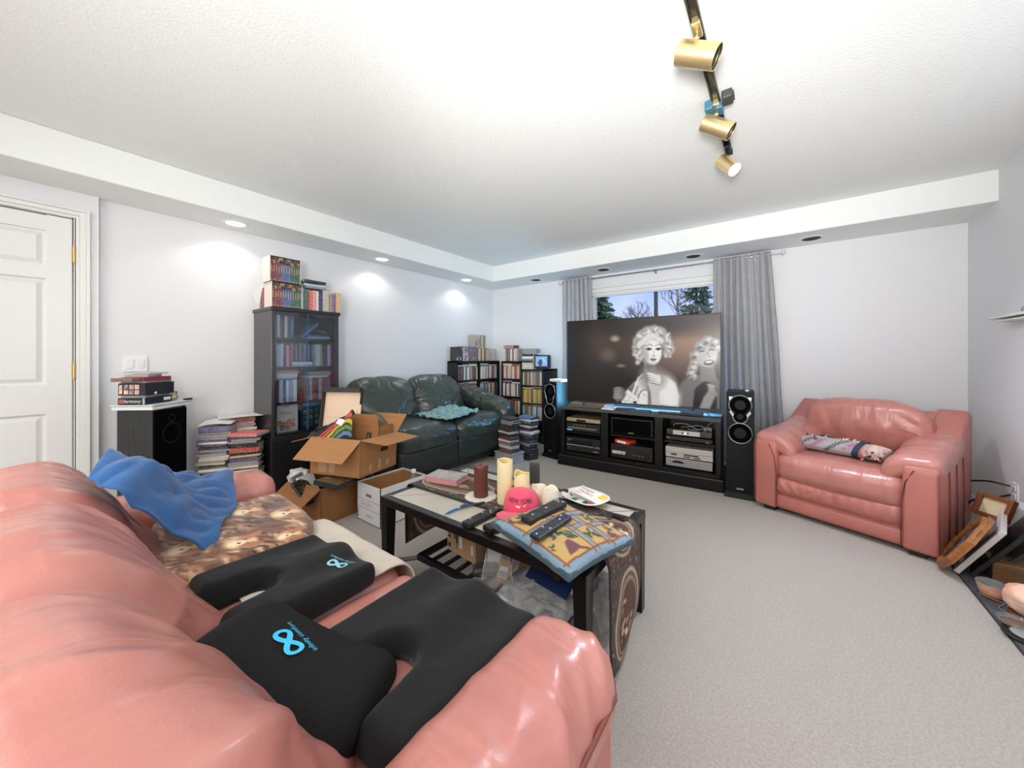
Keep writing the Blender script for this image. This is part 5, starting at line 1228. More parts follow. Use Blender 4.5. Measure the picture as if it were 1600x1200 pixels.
def cord(label, pts, r_, m, Mx=None, nm='cord'):
    P = np.array(pts, float); out = []
    for i in range(len(P)-1):
        p0 = P[max(i-1, 0)]; p1 = P[i]; p2 = P[i+1]; p3 = P[min(i+2, len(P)-1)]
        for k in range(6):
            u = k/6; out.append(.5*((2*p1)+(-p0+p2)*u+(2*p0-5*p1+4*p2-p3)*u*u+(-p0+3*p1-3*p2+p3)*u**3))
    out.append(P[-1]); out = [Vector(p) for p in out]
    if Mx is not None: out = [Mx @ p for p in out]
    g = G(); g.tube(out, r_, 6); return tag(g.obj(nm, m, smooth=True), label, 'cable')
rr = random.Random(5)
cord('grey cable looped above the cable box in the right bay', [(.36, -.12, .50), (.38, -.17, .535), (.47, -.15, .54), (.56, -.17, .505), (.62, -.12, .51), (.66, -.16, .56), (.70, -.12, .57), (.69, -.05, .5)], .004, m_cord, Ms)
cord('second grey cable tangled on the cable box in the right bay', [(.42, -.1, .495), (.5, -.15, .52), (.58, -.13, .53), (.66, -.16, .50), (.6, -.1, .495), (.55, -.16, .492), (.48, -.12, .492)], .0045, m_cord, Ms)
t = thing('power_adapter', 'small grey adapter among the cables of the right bay', 'electronics'); t.matrix_world = Ms @ tmat((.64, -.1, .485)); g = G(); g.box((0, 0, .018), (.07, .05, .034), bev=.005); g.obj('body', m_cord, t); g = G(); g.box((-.045, 0, .018), (.02, .03, .016), bev=.003); g.obj('plug', m_cordk, t)
# on the top board
ZS_ = SH+.001
def onstand(nm, label, x, y, w_, d_, h_, m, cat, rz=0, z=0):
    t = thing(nm, label, cat); t.matrix_world = Ms @ tmat((x, y, ZS_+z), rz=rz); g = G(); g.box((0, 0, h_/2), (w_, d_, h_), bev=.002); g.obj('case', m, t); return t
onstand('disc_player', 'slim brown grey disc drive on the left of the stand top', -.50, -.13, .36, .13, .026, mat('drive_brown', (96, 86, 76), .4, bump=.03), 'electronics', 2)
onstand('disc_player', 'thin bronze drive lying on the slim drive of the stand top', -.40, -.12, .20, .11, .018, mat('drive_bronze', (128, 100, 76), .4, bump=.03), 'electronics', -1, .027)
onstand('dvd_case', 'grey case lying on the slim drive at the left of the stand top', -.60, -.11, .13, .10, .014, m_cord, 'dvd case', 3, .027)
onstand('tissue_box', 'small clear blue box beside the drives on the stand top', -.255, -.12, .09, .07, .04, m_clear, 'box', 0)
onstand('white_case', 'white flat case near the front edge of the stand top', -.24, -.19, .13, .06, .012, m_white, 'dvd case', -2)
onstand('router', 'small dark flat device in the middle of the stand top', -.08, -.15, .18, .09, .018, m_dev, 'electronics', 10)
onstand('dvd_case', 'dark blue case lying right of the middle of the stand top', .07, -.17, .19, .10, .014, mat('case_darkblue', (40, 60, 84), .4, bump=.03), 'dvd case', 8)
def remote(label, M, L_, w_, h_, m, seed=1, light=False):
    t = thing('remote_control', label, 'remote control'); t.matrix_world = M
    g = G(); g.box((0, 0, h_/2), (L_, w_, h_), bev=.004); g.obj('body', m, t)
    r_ = random.Random(seed); g = G(); nx = int(L_/.013)
    for i in range(nx):
        for j in range(3):
            if r_.random() < .82: g.box((-L_/2+.014+i*(L_-.028)/max(1, nx-1), (j-1)*w_*.28, h_+.0008), (.006, w_*.13, .0016), mi=(0 if r_.random() < .85 else 1))
    b_ = g.obj('buttons', [mat('button_grey', (84, 86, 90), .6, bump=.01), mat('button_white', (210, 210, 208), .6, bump=.01)], t); b_['kind'] = 'stuff'
    return t
remote('black remote left of the cables on the stand top', Ms @ tmat((.33, -.17, ZS_), rz=5), .19, .05, .018, m_dev, 3)
remote('black remote beside the blue cable coil on the stand top', Ms @ tmat((.52, -.175, ZS_), rz=-4), .18, .05, .02, m_dev, 4)
pts = [(.50+.09*math.cos(i*1.25)+.02*rr.random(), -.10+.035*math.sin(i*1.25), ZS_+.006+.002*i+.006*rr.random()) for i in range(16)]+[(.66, -.15, ZS_+.01), (.69, -.2, ZS_+.006)]
cord('coil of blue grey cable at the right of the stand top', pts, .0045, m_cordb, Ms)
# ------------------------------------------------------------------ what lies on the rose sofa
m_foam = mat('black_velour', (17, 18, 20), .85, spec=.25, sheen=.10, bump=.12, bscale=500)
m_mesh = mat('black_mesh_cover', (15, 16, 18), .7, spec=.3, bump=1, bscale=420, bdist=.006)
m_logo = mat('logo_blue', (64, 190, 232), .5, bump=.01)
m_logo2 = mat('logo_pale', (146, 204, 222), .5, bump=.01)
def seat_pad(label, loc, rz, w_, d_, mt, logo=None, tiltx=0, tilty=0):
    """coccyx cushion: front edge (-y) wavy with two leg dips, U notch cut in from the rear (+y)"""
    t = thing('seat_cushion_pad', label, 'cushion', loc, rot=(R(tiltx), R(tilty), R(rz)))
    N, Mm, hN = 56, 50, .078
    def outline(u, v):
        x = (u-.5)*w_; y = (v-.5)*d_
        y -= .014*math.exp(-((u-.5)/.14)**2)*(1-v)**2
        # rounded corners
        rx = abs(u-.5)*2; ry = abs(v-.5)*2
        k = 1-.07*(rx**6)*(ry**6)
        x *= k*(1-.05*(v-.3)**2); y *= k
        return x, y
    nw, nd, cy = .054*w_/.4, .40, .5
    def notch(u, v):
        """signed distance-like: >0 inside the notch"""
        x = (u-.5)*w_; y = v*d_
        ye = d_*(1-nd)+nw
        if y >= ye: return nw*(1+.25*(y-ye)/(d_-ye))-abs(x)
        return nw-math.hypot(x, y-ye)
    bm = bmesh.new(); top = {}; bot = {}
    for i in range(N+1):
        for j in range(Mm+1):
            u, v = i/N, j/Mm; x, y = outline(u, v)
            s = notch(u, v)
            e = min(min(u, 1-u)*w_, min(v, 1-v)*d_, -s if s < 0 else 0)
            rr_ = .03; ed = max(0, min(1, e/rr_)); prof = math.sqrt(max(0, 1-(1-ed)**2))
            dip = -.014*(math.exp(-((u-.24)/.15)**2)+math.exp(-((u-.76)/.15)**2))*max(0, 1-v*1.4)+.010*math.exp(-((u-.5)/.14)**2)*max(0, 1-v*1.3)
            z = hN*.42+(hN*.55+dip+.012*v)*prof+.0015*nz(u*9, v*9, 1)*prof
            zb = hN*.42-hN*.40*prof
            top[i, j] = (s, bm.verts.new((x, y, z))); bot[i, j] = (s, bm.verts.new((x, y, zb)))
    # push grid vertices next to the notch onto its rim
    for dct in (top, bot):
        for (i, j), (s, vv) in dct.items():
            if -.008 < s < .012:
                u, v = i/N, j/Mm; h_ = 1e-3
                gx = (notch(u+h_, v)-notch(u-h_, v))/(2*h_*w_); gy = (notch(u, v+h_)-notch(u, v-h_))/(2*h_*d_); L2 = gx*gx+gy*gy or 1
                vv.co.x -= s*gx/L2; vv.co.y -= s*gy/L2; vv.co.z = hN*.42
    keep = {(i, j): top[i, j][0] < .012 for (i, j) in top}
    for i in range(N):
        for j in range(Mm):
            q = [(i, j), (i+1, j), (i+1, j+1), (i, j+1)]
            if all(keep[k] for k in q):
                bm.faces.new([top[k][1] for k in q]); bm.faces.new([bot[k][1] for k in reversed(q)])
    bmesh.ops.remove_doubles(bm, verts=bm.verts[:], dist=.0004)
    lo = [v for v in bm.verts if not v.link_faces]; bmesh.ops.delete(bm, geom=lo, context='VERTS')
    bmesh.ops.recalc_face_normals(bm, faces=bm.faces[:])
    me = bpy.data.meshes.new('pad'); bm.to_mesh(me); bm.free()
    finish('cover', me, mt, t, True, sub=1)
    if logo:
        lx, ly, rzz, m = logo
        def zat(x, y):
            u, v = x/w_+.5, y/d_+.5
            return hN*.97+(-.014*(math.exp(-((u-.24)/.15)**2)+math.exp(-((u-.76)/.15)**2))*max(0, 1-v*1.4)+.010*math.exp(-((u-.5)/.14)**2)*max(0, 1-v*1.3))+.012*v+.002
        add_logo(t, lambda p: Vector((p.x, p.y, zat(p.x, p.y))), (lx, ly), rzz, m)
    return t
def add_logo(t, surf, at, rzz, m, k=1.0):
    Ml_ = tmat((at[0], at[1], 0), rz=rzz)
    g = G(); pts = []
    for i in range(48):
        a = 2*math.pi*i/48; s_ = math.sin(a); c_ = math.cos(a); dn = 1+.15*s_*s_
        pts.append((k*.027*c_/dn, k*.022*s_*c_*1.15/dn, 0))
    rs = [(.0030+.0018*abs(math.sin(2*math.pi*i/48)))*k for i in range(48)]
    vs_a = []; n_ = 48
    for i in range(n_):
        p, q = Vector(pts[i-1]), Vector(pts[(i+1) % n_]); d_ = (q-p).normalized(); s_ = Vector((-d_.y, d_.x, 0))*rs[i]
        vs_a.append((surf(Ml_ @ (Vector(pts[i])+s_)), surf(Ml_ @ (Vector(pts[i])-s_))))
    for i in range(n_):
        a, b_ = vs_a[i], vs_a[(i+1) % n_]; g.quad([a[0], a[1], b_[1], b_[0]])
    bmesh.ops.remove_doubles(g.b, verts=g.b.verts[:], dist=1e-6)
    part(g.obj('logo', m, t), 'looped infinity logo')
    part(text('logo_lettering', 'infinity comfort', .0135*k, m, t, Ml_ @ tmat((0, -.024*k, 0)), surf), 'small lettering under the logo')
seat_pad('black velour U shaped seat pad with blue logo on the middle seat of the sofa', (-1.125, .435, .478), 180+4, .36, .37, m_foam, (-.085, -.10, 20, m_logo2), tiltx=2)
seat_pad('plain black U shaped seat pad on the right seat of the sofa, beside the arm', (-.635, .525, .476), 180-1, .40, .40, m_foam, None, tiltx=-3, tilty=3)
# lumbar cushion with mesh cover, leaning on the third back cushion
def lfn(x, y):
    return .022*(1-min(1, (y/.125)**2))+.02*min(1.2, (x/.19)**2)
lt = thing('lumbar_cushion', 'black mesh lumbar cushion with bright blue logo leaning on the sofa back', 'cushion', (-.75, .295, .525), rot=(R(-12), R(16), R(27)))
me = soft((.35, .25, .11), .05, (26, 20, 6), 5, fn=lambda p, n: p+Vector((0, 0, lfn(p.x, p.y)*(n.z > -.2))))
finish('cover', me, m_mesh, lt, True, sub=1)
add_logo(lt, lambda p: Vector((p.x, p.y, .055+lfn(p.x, p.y)+.003)), (-.03, -.01), 160, m_logo, 1.15)
# beige cover sheet over the middle seat and its front edge
m_beige = mat('beige_cotton', (206, 194, 178), .85, bump=.25, bscale=14, sheen=.2, var=.06, vscale=8)
def bd(p, u, v): return Vector((0, 0, .006*nz(p.x*9, p.y*9, 2)+.004*abs(nz(p.x*20+p.y*12, p.y*6, 5))))
me = patch([[(x, .34, .492+.004*k), (x, .52, .497), (x-.005, .68, .494), (x, .735, .482), (x+.004, .762, .43), (x+.003, .765, .35)] for k, x in enumerate((-1.50, -1.33, -1.16, -1.005, -.975))], 30, 40, bd)
tag(finish('seat_sheet', me, m_beige, smooth=True, solid=.006), 'beige cotton sheet covering the middle seat of the rose sofa', 'cloth')
# brown blanket printed with puppies, folded on the far seat
pic = Pic(270, 180, 1.5, (120, 84, 66)); rr = random.Random(9)
for i in range(420):
    x, y = rr.random()*1.5, rr.random(); pic.ell(x, y, rr.uniform(.03, .10), rr.uniform(.008, .02), rr.choice([(104, 68, 54), (72, 48, 46), (206, 164, 122), (176, 122, 86), (226, 196, 160), (58, 40, 44), (190, 150, 120)]), a=rr.uniform(-10, 60), soft=.9, op=.8)
for x, y in ((.45, .62), (1.15, .5), (.9, .2), (.25, .2), (1.3, .82), (.75, .85)):
    pic.ell(x, y, .13, .10, (224, 186, 142), a=20, soft=.35); pic.ell(x-.1, y+.06, .05, .09, (176, 120, 80), a=30, soft=.5); pic.ell(x+.1, y+.05, .05, .09, (168, 114, 76), a=-30, soft=.5); pic.ell(x, y-.03, .06, .05, (242, 220, 190), soft=.5); pic.ell(x, y-.015, .016, .012, (40, 28, 28), soft=.4)
    for sx in (-.045, .045): pic.ell(x+sx, y+.03, .012, .012, (36, 24, 22), soft=.4)
m_blank = mat('printed_fleece', rough=.9, attr=True, sheen=.3, bump=.2, bscale=80)
bl = thing('folded_blanket', 'brown fleece blanket printed with puppies, folded on the far sofa seat', 'blanket', (0, 0, 0))
for k, (dz, s_) in enumerate(((0, 1.0), (.028, .97))):
    Cb = [[(-1.94, .30, .50), (-1.90, .50, .505), (-1.86, .69, .505)], [(-1.72, .24, .505), (-1.68, .46, .52), (-1.64, .68, .515)], [(-1.50, .21, .505), (-1.47, .43, .52), (-1.44, .65, .51)], [(-1.375, .20, .495), (-1.36, .42, .50), (-1.345, .60, .495)]]
    Cb = [[(x+.012*k, y-.01*k, z+dz-.002) for x, y, z in r_] for r_ in Cb]
    def dd(p, u, v, k=k):
        e = min(u, 1-u, v, 1-v)
        return Vector((0, 0, .008*nz(p.x*7, p.y*7, 3+k)+.006*abs(nz(p.x*4+p.y*14, p.y*5, 2))-(.02*max(0, 1-e/.05))*(k == 1)))
    me = patch(Cb, 120, 90, dd); uv = [(i/120, j/90) for i in range(121) for j in range(91)]
    u = np.array([a for a, b_ in uv]); v = np.array([b_ for a, b_ in uv]); col_attr(me, pic.at(u, v))
    finish('fold', me, m_blank, bl, True, solid=.014)
# blue cloth thrown over the left end
m_blue = mat('blue_cotton', (44, 100, 160), .8, bump=.15, bscale=60, sheen=.2, var=.12, vscale=4, col2=(34, 82, 140))
def bdis(p, u, v):
    f = .034*abs(nz(p.x*6+p.y*5, p.y*3-p.x*2, 4+p.z*4))+.022*abs(nz(p.x*13+p.y*9, p.y*9, 8+p.z*8))-.012
    return Vector((.3*f, .6*f, 1.3*f))
Cc = [[(-1.53, .10, .83), (-1.455, .15, .785), (-1.455, .245, .665), (-1.45, .315, .57), (-1.45, .36, .54)],
      [(-1.60, .12, .85), (-1.57, .20, .81), (-1.56, .29, .69), (-1.55, .35, .60), (-1.54, .39, .57)],
      [(-1.70, .15, .86), (-1.68, .24, .81), (-1.67, .33, .69), (-1.64, .39, .615), (-1.60, .42, .575)],
      [(-1.80, .19, .82), (-1.80, .28, .75), (-1.80, .38, .665), (-1.78, .45, .61), (-1.75, .50, .575)],
      [(-1.88, .24, .755), (-1.93, .34, .70), (-1.97, .43, .665), (-2.0, .50, .645), (-2.03, .56, .63)]]
me = patch(Cc, 70, 60, bdis); tag(finish('blue_shirt', me, m_blue, smooth=True, solid=.006), 'crumpled blue cotton shirt thrown over the far end of the sofa', 'clothing')

# ------------------------------------------------------------------ on the green loveseat and the armchair
m_teal = mat('teal_print', (74, 128, 134), .85, var=.9, vscale=26, col2=(150, 190, 186), bump=.2, bscale=40, sheen=.2)
Ct = [[(-2.98, 2.32, .545), (-2.80, 2.33, .55), (-2.66, 2.34, .55), (-2.55, 2.36, .548)], [(-3.0, 2.5, .56), (-2.84, 2.5, .565), (-2.68, 2.5, .56), (-2.53, 2.5, .548)], [(-3.0, 2.68, .575), (-2.86, 2.68, .59), (-2.70, 2.69, .575), (-2.57, 2.68, .555)], [(-2.95, 2.86, .56), (-2.82, 2.88, .58), (-2.68, 2.9, .565), (-2.60, 2.88, .553)]]
me = patch(Ct, 40, 40, lambda p, u, v: Vector((.02*nz(p.y*5, u*3, 1), .02*nz(p.x*5, v*3, 6), .05*abs(nz(p.x*9, p.y*9, 3))+.03*abs(nz(p.x*20, p.y*18, 5)))))
tag(finish('throw', me, m_teal, smooth=True, solid=.006), 'teal patterned throw crumpled on the right seat of the green loveseat', 'blanket')
# rolled blanket with words
Ma = tmat((.45, 3.62, 0), rz=-22)
rb = thing('rolled_blanket', 'grey blanket with black and pink words, rolled on the rose armchair', 'blanket'); rb.matrix_world = Ma @ tmat((-.04, -.19, .468), rz=-4)
def roll(u, a, off=0):
    x = (u-.5)*.50; r1 = .105*(1-.25*abs(2*u-1)**4)*(1.05-.15*u); r2 = .05*(1-.35*abs(2*u-1)**5)
    k = 1+.05*nz(u*5, math.cos(a)*1.5, math.sin(a)*1.5)+off/.06
    return Vector((x+.01*math.sin(a), math.cos(a)*r1*k, .045+math.sin(a)*r2*k))
bm = bmesh.new(); A = [[bm.verts.new(roll(i/40, 2*math.pi*j/30)) for j in range(30)] for i in range(41)]
for i in range(40):
    for j in range(30): bm.faces.new((A[i][j], A[i+1][j], A[i+1][(j+1) % 30], A[i][(j+1) % 30]))
bm.faces.new(A[0]); bm.faces.new(A[-1]); bmesh.ops.recalc_face_normals(bm, faces=bm.faces[:])
me = bpy.data.meshes.new('roll'); bm.to_mesh(me); bm.free()
m_gfl = mat('grey_fleece', (172, 168, 168), .9, sheen=.4, bump=.3, bscale=90, var=.05, vscale=10)
finish('roll', me, m_gfl, rb, True)
m_ink = mat('print_black', (34, 34, 40), .85, bump=.01); m_ipk = mat('print_pink', (206, 66, 140), .85, bump=.01); m_nvy = mat('print_navy', (44, 54, 78), .85, bump=.05)
def onroll(p): # p.x along, p.y around (front to top)
    return roll(p.x/.50+.5, math.pi*.80-p.y/.085, .003)
for tx, x, s_, m, sh in (('Loving', -.175, .075, m_ink, .3), ('HAPPY', -.095, .055, m_ipk, .05), ('awesome', -.005, .065, m_ink, .3), ('FUN', .075, .05, m_ipk, .1), ('LOVE', .10, .04, m_ipk, .1)):
    # words run around the roll
    dy = .055 if tx == 'LOVE' else 0
    text('word_lettering', tx, s_, m, rb, tmat((x, -.01+dy, 0), rz=62), onroll, sh, .8)
g = G()
for i in range(12):
    for j in range(10):
        pass
def band(u0, u1, m, nm, a0=.0, a1=6.283, off=.004):
    bm = bmesh.new(); nj = 28
    V_ = [[bm.verts.new(roll(u0+(u1-u0)*i/4, a0+(a1-a0)*j/nj, off)) for j in range(nj+1)] for i in range(5)]
    for i in range(4):
        for j in range(nj): bm.faces.new((V_[i][j], V_[i+1][j], V_[i+1][j+1], V_[i][j+1]))
    me = bpy.data.meshes.new(nm); bm.to_mesh(me); bm.free(); return finish(nm, me, m, rb, True)
band(.70, .77, m_nvy, 'navy_band')
m_str = mat('striped_fleece', (222, 200, 184), .9, var=1, vscale=24, col2=(150, 54, 62), sheen=.4, stretch=(1, .2, .2))
band(.77, 1.0, m_str, 'striped_end')
g = G(); rr = random.Random(4)
for k in range(60):
    e = rr.random(); 
    if k < 34: p = roll(rr.uniform(.80, 1.0), rr.uniform(2.6, 6.2), .004); d_ = Vector((rr.uniform(-.01, .02), rr.uniform(-.03, .01), rr.uniform(-.012, .012)))
    else: p = roll(rr.uniform(.05, .8), rr.uniform(1.0, 1.7), .002); d_ = Vector((rr.uniform(-.02, .02), rr.uniform(.01, .03), rr.uniform(0, .016)))
    g.tube([p, p+d_*.6, p+d_*1.2+Vector((0, 0, -.004))], [.005, .0045, .002], 5, mi=k % 2)
o = g.obj('fringe', [mat('fringe_cream', (224, 208, 190), .9, bump=.05), m_nvy], rb, smooth=True); o['kind'] = 'stuff'

# ------------------------------------------------------------------ cardboard boxes by the loveseat
m_kraft = mat('cardboard', (182, 130, 82), .85, bump=.12, bscale=8, stretch=(1, 1, 9), var=.08, vscale=3)
m_kraft2 = mat('cardboard_dark', (158, 108, 64), .85, bump=.12, bscale=8, stretch=(1, 1, 9), var=.08, vscale=3)
m_tape = mat('packing_tape', (196, 156, 112), .3, bump=.03)
def carton(name, label, M, w_, d_, h_, flaps, mt=m_kraft, hole=None, tapes=()):
    """open box centred on the frame; flaps: (side, length, angle from vertical outwards)"""
    t = thing(name, label, 'box'); t.matrix_world = M; th = .005
    g = G(); g.box((0, 0, th/2), (w_, d_, th))
    for sx in (-1, 1): g.box((sx*(w_/2-th/2), 0, h_/2), (th, d_, h_))
    if hole:
        hx, hz, hw_, hh_ = hole   # hand hole in the front (-y) wall
        y = -d_/2+th/2
        g.box((-(w_/2-(hx+w_/2-hw_/2)/2-0)*0+(-w_/2+hx-hw_/2)/2, y, h_/2), (hx-hw_/2+w_/2, th, h_)); g.box(((w_/2+hx+hw_/2)/2, y, h_/2), (w_/2-hx-hw_/2, th, h_))
        g.box((hx, y, (hz-hh_/2)/2), (hw_, th, hz-hh_/2)); g.box((hx, y, (h_+hz+hh_/2)/2), (hw_, th, h_-hz-hh_/2)); g.box((0, d_/2-th/2, h_/2), (w_, th, h_))
    else:
        for sy in (-1, 1): g.box((0, sy*(d_/2-th/2), h_/2), (w_, th, h_))
    g.obj('body', mt, t)
    for side, L_, ang in flaps:
        wd = d_ if side in 'lr' else w_
        g = G(); taper = .012
        g.prism([(-wd/2, 0), (wd/2, 0), (wd/2-taper, L_), (-wd/2+taper, L_)], .004)
        rzz = {'f': 0, 'b': 180, 'l': -90, 'r': 90}[side]; off = {'f': (0, -d_/2, h_), 'b': (0, d_/2, h_), 'l': (-w_/2, 0, h_), 'r': (w_/2, 0, h_)}[side]
        for v in g.b.verts: v.co = tmat(off, rz=rzz) @ Matrix.Rotation(R(90+ang), 4, 'X') @ v.co
        g.obj('flap', mt, t)
    for x, z, w2, h2, sd in tapes:
        g = G(); 
        if sd == 'f': g.box((x, -d_/2-.0008, z), (w2, .0012, h2))
        else: g.box((w_/2+.0008, x, z), (.0012, w2, h2))
        g.obj('tape', m_tape, t)
    return t
# lower carton
BL = tmat((-2.715, 1.375, 0), rz=4)
lc = carton('cardboard_box', 'lower brown cardboard box on the carpet with one flap hanging open', BL, .40, .42, .255, (('f', .19, 125),), m_kraft2)
# sealed seam panel on its right face
g = G(); g.box((.202, .02, .13), (.003, .34, .19)); g.obj('side_panel', m_kraft2, lc)
def flatbox(nm, label, M, w_, d_, h_, m, cat='box', extra=None):
    t = thing(nm, label, cat); t.matrix_world = M; g = G(); g.box((0, 0, h_/2), (w_, d_, h_), bev=.002); g.obj('case', m, t); return t
m_bkc = mat('case_black', (32, 33, 36), .35, bump=.03)
o = flatbox('board_game', 'black edged case with a brown scenic cover lying on the lower cardboard box', tmat((-2.50, 1.30, .268), rz=22) @ tmat(rx=-4, ry=5), .20, .24, .030, m_bkc)
pic = splotch((150, 118, 86), [(182, 150, 110), (112, 88, 70), (200, 170, 130), (90, 76, 70)], 21, 18, 1.0); pic.plane('cover_print', .188, .228, m_print, o, (0, 0, .0306), (R(-90), 0, 0))
for i, (x, y, rz, tl_) in enumerate(((-2.63, 1.16, 30, 50), (-2.68, 1.20, 20, 62), (-2.73, 1.16, 38, 70))):
    case(['black case tilted at the front of the lower cardboard box', 'white and black case tilted behind it in the lower cardboard box', 'grey case leaning at the left in the lower cardboard box'][i], ['black', 'white', 'grey'][i], tmat((x, y, .19), rz=rz) @ tmat(ry=tl_-90) @ tmat((0, 0, -.06)), (.018, .135, .19))
bag = soft((.16, .13, .12), .05, (10, 10, 8), 3, fn=lambda p, n: p*(1+.25*nz(n.x*3, n.y*3, n.z*3))); tag(finish('plastic_bag', bag, mat('white_film', (214, 214, 216), .3, bump=.4, bscale=30), None, True, (-2.86, 1.20, .26)), 'crumpled white plastic bag in the lower cardboard box', 'bag')
case('dark case standing at the back of the lower cardboard box', 'black', tmat((-2.55, 1.52, .10), rz=88) @ tmat(ry=4), (.03, .16, .20)); case('green edged case beside the dark one in the lower cardboard box', 'green', tmat((-2.60, 1.52, .10), rz=86) @ tmat(ry=-3), (.02, .14, .19))
# upper carton, wide open
BU = tmat((-2.53, 1.445, .325), rz=20) @ tmat(rx=-3, ry=0)
uc = carton('cardboard_box', 'large open cardboard box stacked on top, wide flaps spread, beside the loveseat', BU, .42, .41, .255,
            (('f', .20, 128), ('b', .19, 50), ('l', .20, 105), ('r', .20, 96)), m_kraft, None, [(-.10, .05, .03, .05, 'r'), (.0, .055, .03, .07, 'r'), (.09, .05, .03, .05, 'r'), (-.02, .05, .05, .06, 'f'), (-.1, .06, .07, .08, 'f')])
g = G(); g.box((.2115, .05, .155), (.004, .08, .03)); part(g.obj('hand_hole', mat('hole_dark', (58, 34, 18), .9, bump=.05), uc), 'dark hand hole')
# contents
o = carton('small_box', 'smaller open cardboard box inside the large open one', BU @ tmat((.075, .07, .15), rz=4), .25, .19, .17, (('f', .09, 4),), m_kraft2)
part(text('printed_lettering', 'Earpods', .012, m_ink, o, tmat((.05, .0885, .10)) @ Matrix.Rotation(R(90), 4, 'X') @ Matrix.Rotation(R(180), 4, 'Y')), 'small dark printing')
t = thing('bottle', 'small black and white bottle standing in the smaller cardboard box', 'bottle'); t.matrix_world = BU @ tmat((.14, -.04, .13))
g = G(); g.lathe([(0, 0), (.022, .001), (.023, .02), (.023, .10), (.012, .125), (.012, .15), (0, .151)], seg=16); g.obj('body', mat('bottle_black', (30, 30, 32), .3, bump=.02), t, smooth='auto'); g = G(); g.cyl((0, 0, .06), .0236, .04, seg=16, caps=False); part(g.obj('label', m_white, t, smooth=True), 'white label')
# the black-lined lid standing up at the left of the box
o = thing('shoe_carton', 'tall cream lined box lid with black edges standing in the large open cardboard box', 'box'); o.matrix_world = BU @ tmat((-.15, .0, .17), rz=12) @ tmat(rx=-6)
m_crl = mat('cream_lining', (228, 200, 170), .8, bump=.05); m_lidk = mat('lid_black', (40, 38, 38), .6, bump=.05)
g = G(); g.box((0, 0, .21), (.29, .004, .42), mi=0); g.obj('lining', [m_crl], o)
g = G(); g.box((0, .004, .21), (.30, .004, .425)); g.box((-.149, -.02, .26), (.004, .05, .32)); g.box((0, -.022, .422), (.30, .055, .004)); g.box((0, -.05, .405), (.30, .004, .035)); g.box((.149, -.014, .36), (.004, .035, .12)); g.obj('rim', m_lidk, o)
g = G(); g.box((0, -.0025, .20), (.28, .0015, .0025)); g.obj('crease', mat('crease_tan', (190, 160, 128), .8, bump=.02), o)
# black bag with a rainbow
bgm = tmat((-2.545, 1.30, .56), rz=26)
t = thing('rainbow_bag', 'black fabric bag with a rainbow print and white tag in the open box', 'bag')
pic = Pic(110, 70, 1.57, (30, 30, 32))
for r_, c in ((1.0, (196, 70, 66)), (.87, (206, 92, 70)), (.74, (206, 172, 60)), (.61, (100, 142, 62)), (.48, (90, 128, 162))):
    th_ = np.hypot(pic.X-1.35, pic.Y+.32); pic.mix(np.clip((.045-np.abs(th_-r_))/.012+.5, 0, 1), c)
Bc = [[(-.26, -.03, .0), (-.22, -.01, .04), (-.18, .0, .06), (-.15, .01, .05)], [(-.13, -.05, .0), (-.10, -.03, .06), (-.06, .0, .11), (-.05, .03, .10)], [(0, -.06, .0), (.01, -.035, .09), (.03, .0, .16), (.04, .03, .14)], [(.11, -.065, .0), (.10, -.045, .10), (.085, -.02, .20), (.08, .02, .18)]]
def flip(r_): return r_
me = patch(Bc, 50, 36, lambda p, u, v: Vector((0, -.006*abs(nz(p.x*16, p.z*10, 2)), .012*abs(nz(p.x*14+p.z*8, p.z*9, 4)))))
uv = [(i/50, j/36) for i in range(51) for j in range(37)]; u = np.array([a for a, b_ in uv]); v = np.array([b_ for a, b_ in uv]); cc = pic.at(u, np.clip(v*.95, 0, 1)); col_attr(me, cc)
fb = finish('fabric', me, mat('bag_fabric', rough=.85, attr=True, sheen=.2, bump=.2, bscale=120), t, True, solid=.01)
t.matrix_world = tmat((-2.50, 1.335, .575), rz=28)
g = G(); g.quad([(-.02, -.05, .115), (.025, -.052, .10), (.04, -.034, .135), (-.005, -.032, .15)]); part(g.obj('hang_tag', m_white, t, solid=.001), 'white paper tag')
g = G(); g.tube([(-.2, -.02, .045), (-.17, -.04, .075), (-.14, -.03, .075), (-.12, -.0, .085)], .008, 6); g.tube([(-.02, -.02, .12), (.0, -.03, .145), (.03, -.01, .155)], .007, 6); g.obj('strap', m_black, t, smooth=True)
# white file box
FB = tmat((-2.29, 1.60, 0), rz=0)
fb = carton('file_box', 'white open file box with handwriting on its end, on the carpet by the table', FB, .285, .39, .265, (), None or mat('white_card', (232, 231, 230), .75, bump=.05, var=.03), (.0, .19, .075, .024))
g = G(); g.box((0, 0, .1335), (.272, .376, .24)); 
bmesh.ops.delete(g.b, geom=[f for f in g.b.faces if abs(f.calc_center_median().z-.2535) < .01], context='FACES'); g.obj('lining', m_kraft, fb)
m_ln = mat('line_green', (70, 120, 110), .8, bump=.01); m_pen = mat('pen_pink', (198, 150, 160), .8, bump=.01); m_grn = mat('print_green', (60, 160, 130), .7, bump=.01)
g = G()
for z in (.158, .095): g.box((0, -.1957, z), (.28, .0008, .0022))
g.obj('printed_line', mat('line_grey', (120, 126, 126), .8, bump=.01), fb)
part(text('handwriting', 'CDS GIRLS', .036, m_pen, fb, tmat((-.03, -.1957, .127), rx=90), narrow=.8), 'pink handwriting'); part(text('printed_lettering', 'Bankers', .026, m_grn, fb, tmat((.02, -.1957, .052), rx=90)), 'green lettering')
g = G()
for z in (.03, .05, .07): g.box((-.128, -.1957, z), (.012, .0008, .014))
g.obj('printed_mark', m_grn, fb)
bt = thing('water_bottle', 'clear plastic bottle with white cap and yellow label in the white file box', 'bottle', (-2.19, 1.71, .02))
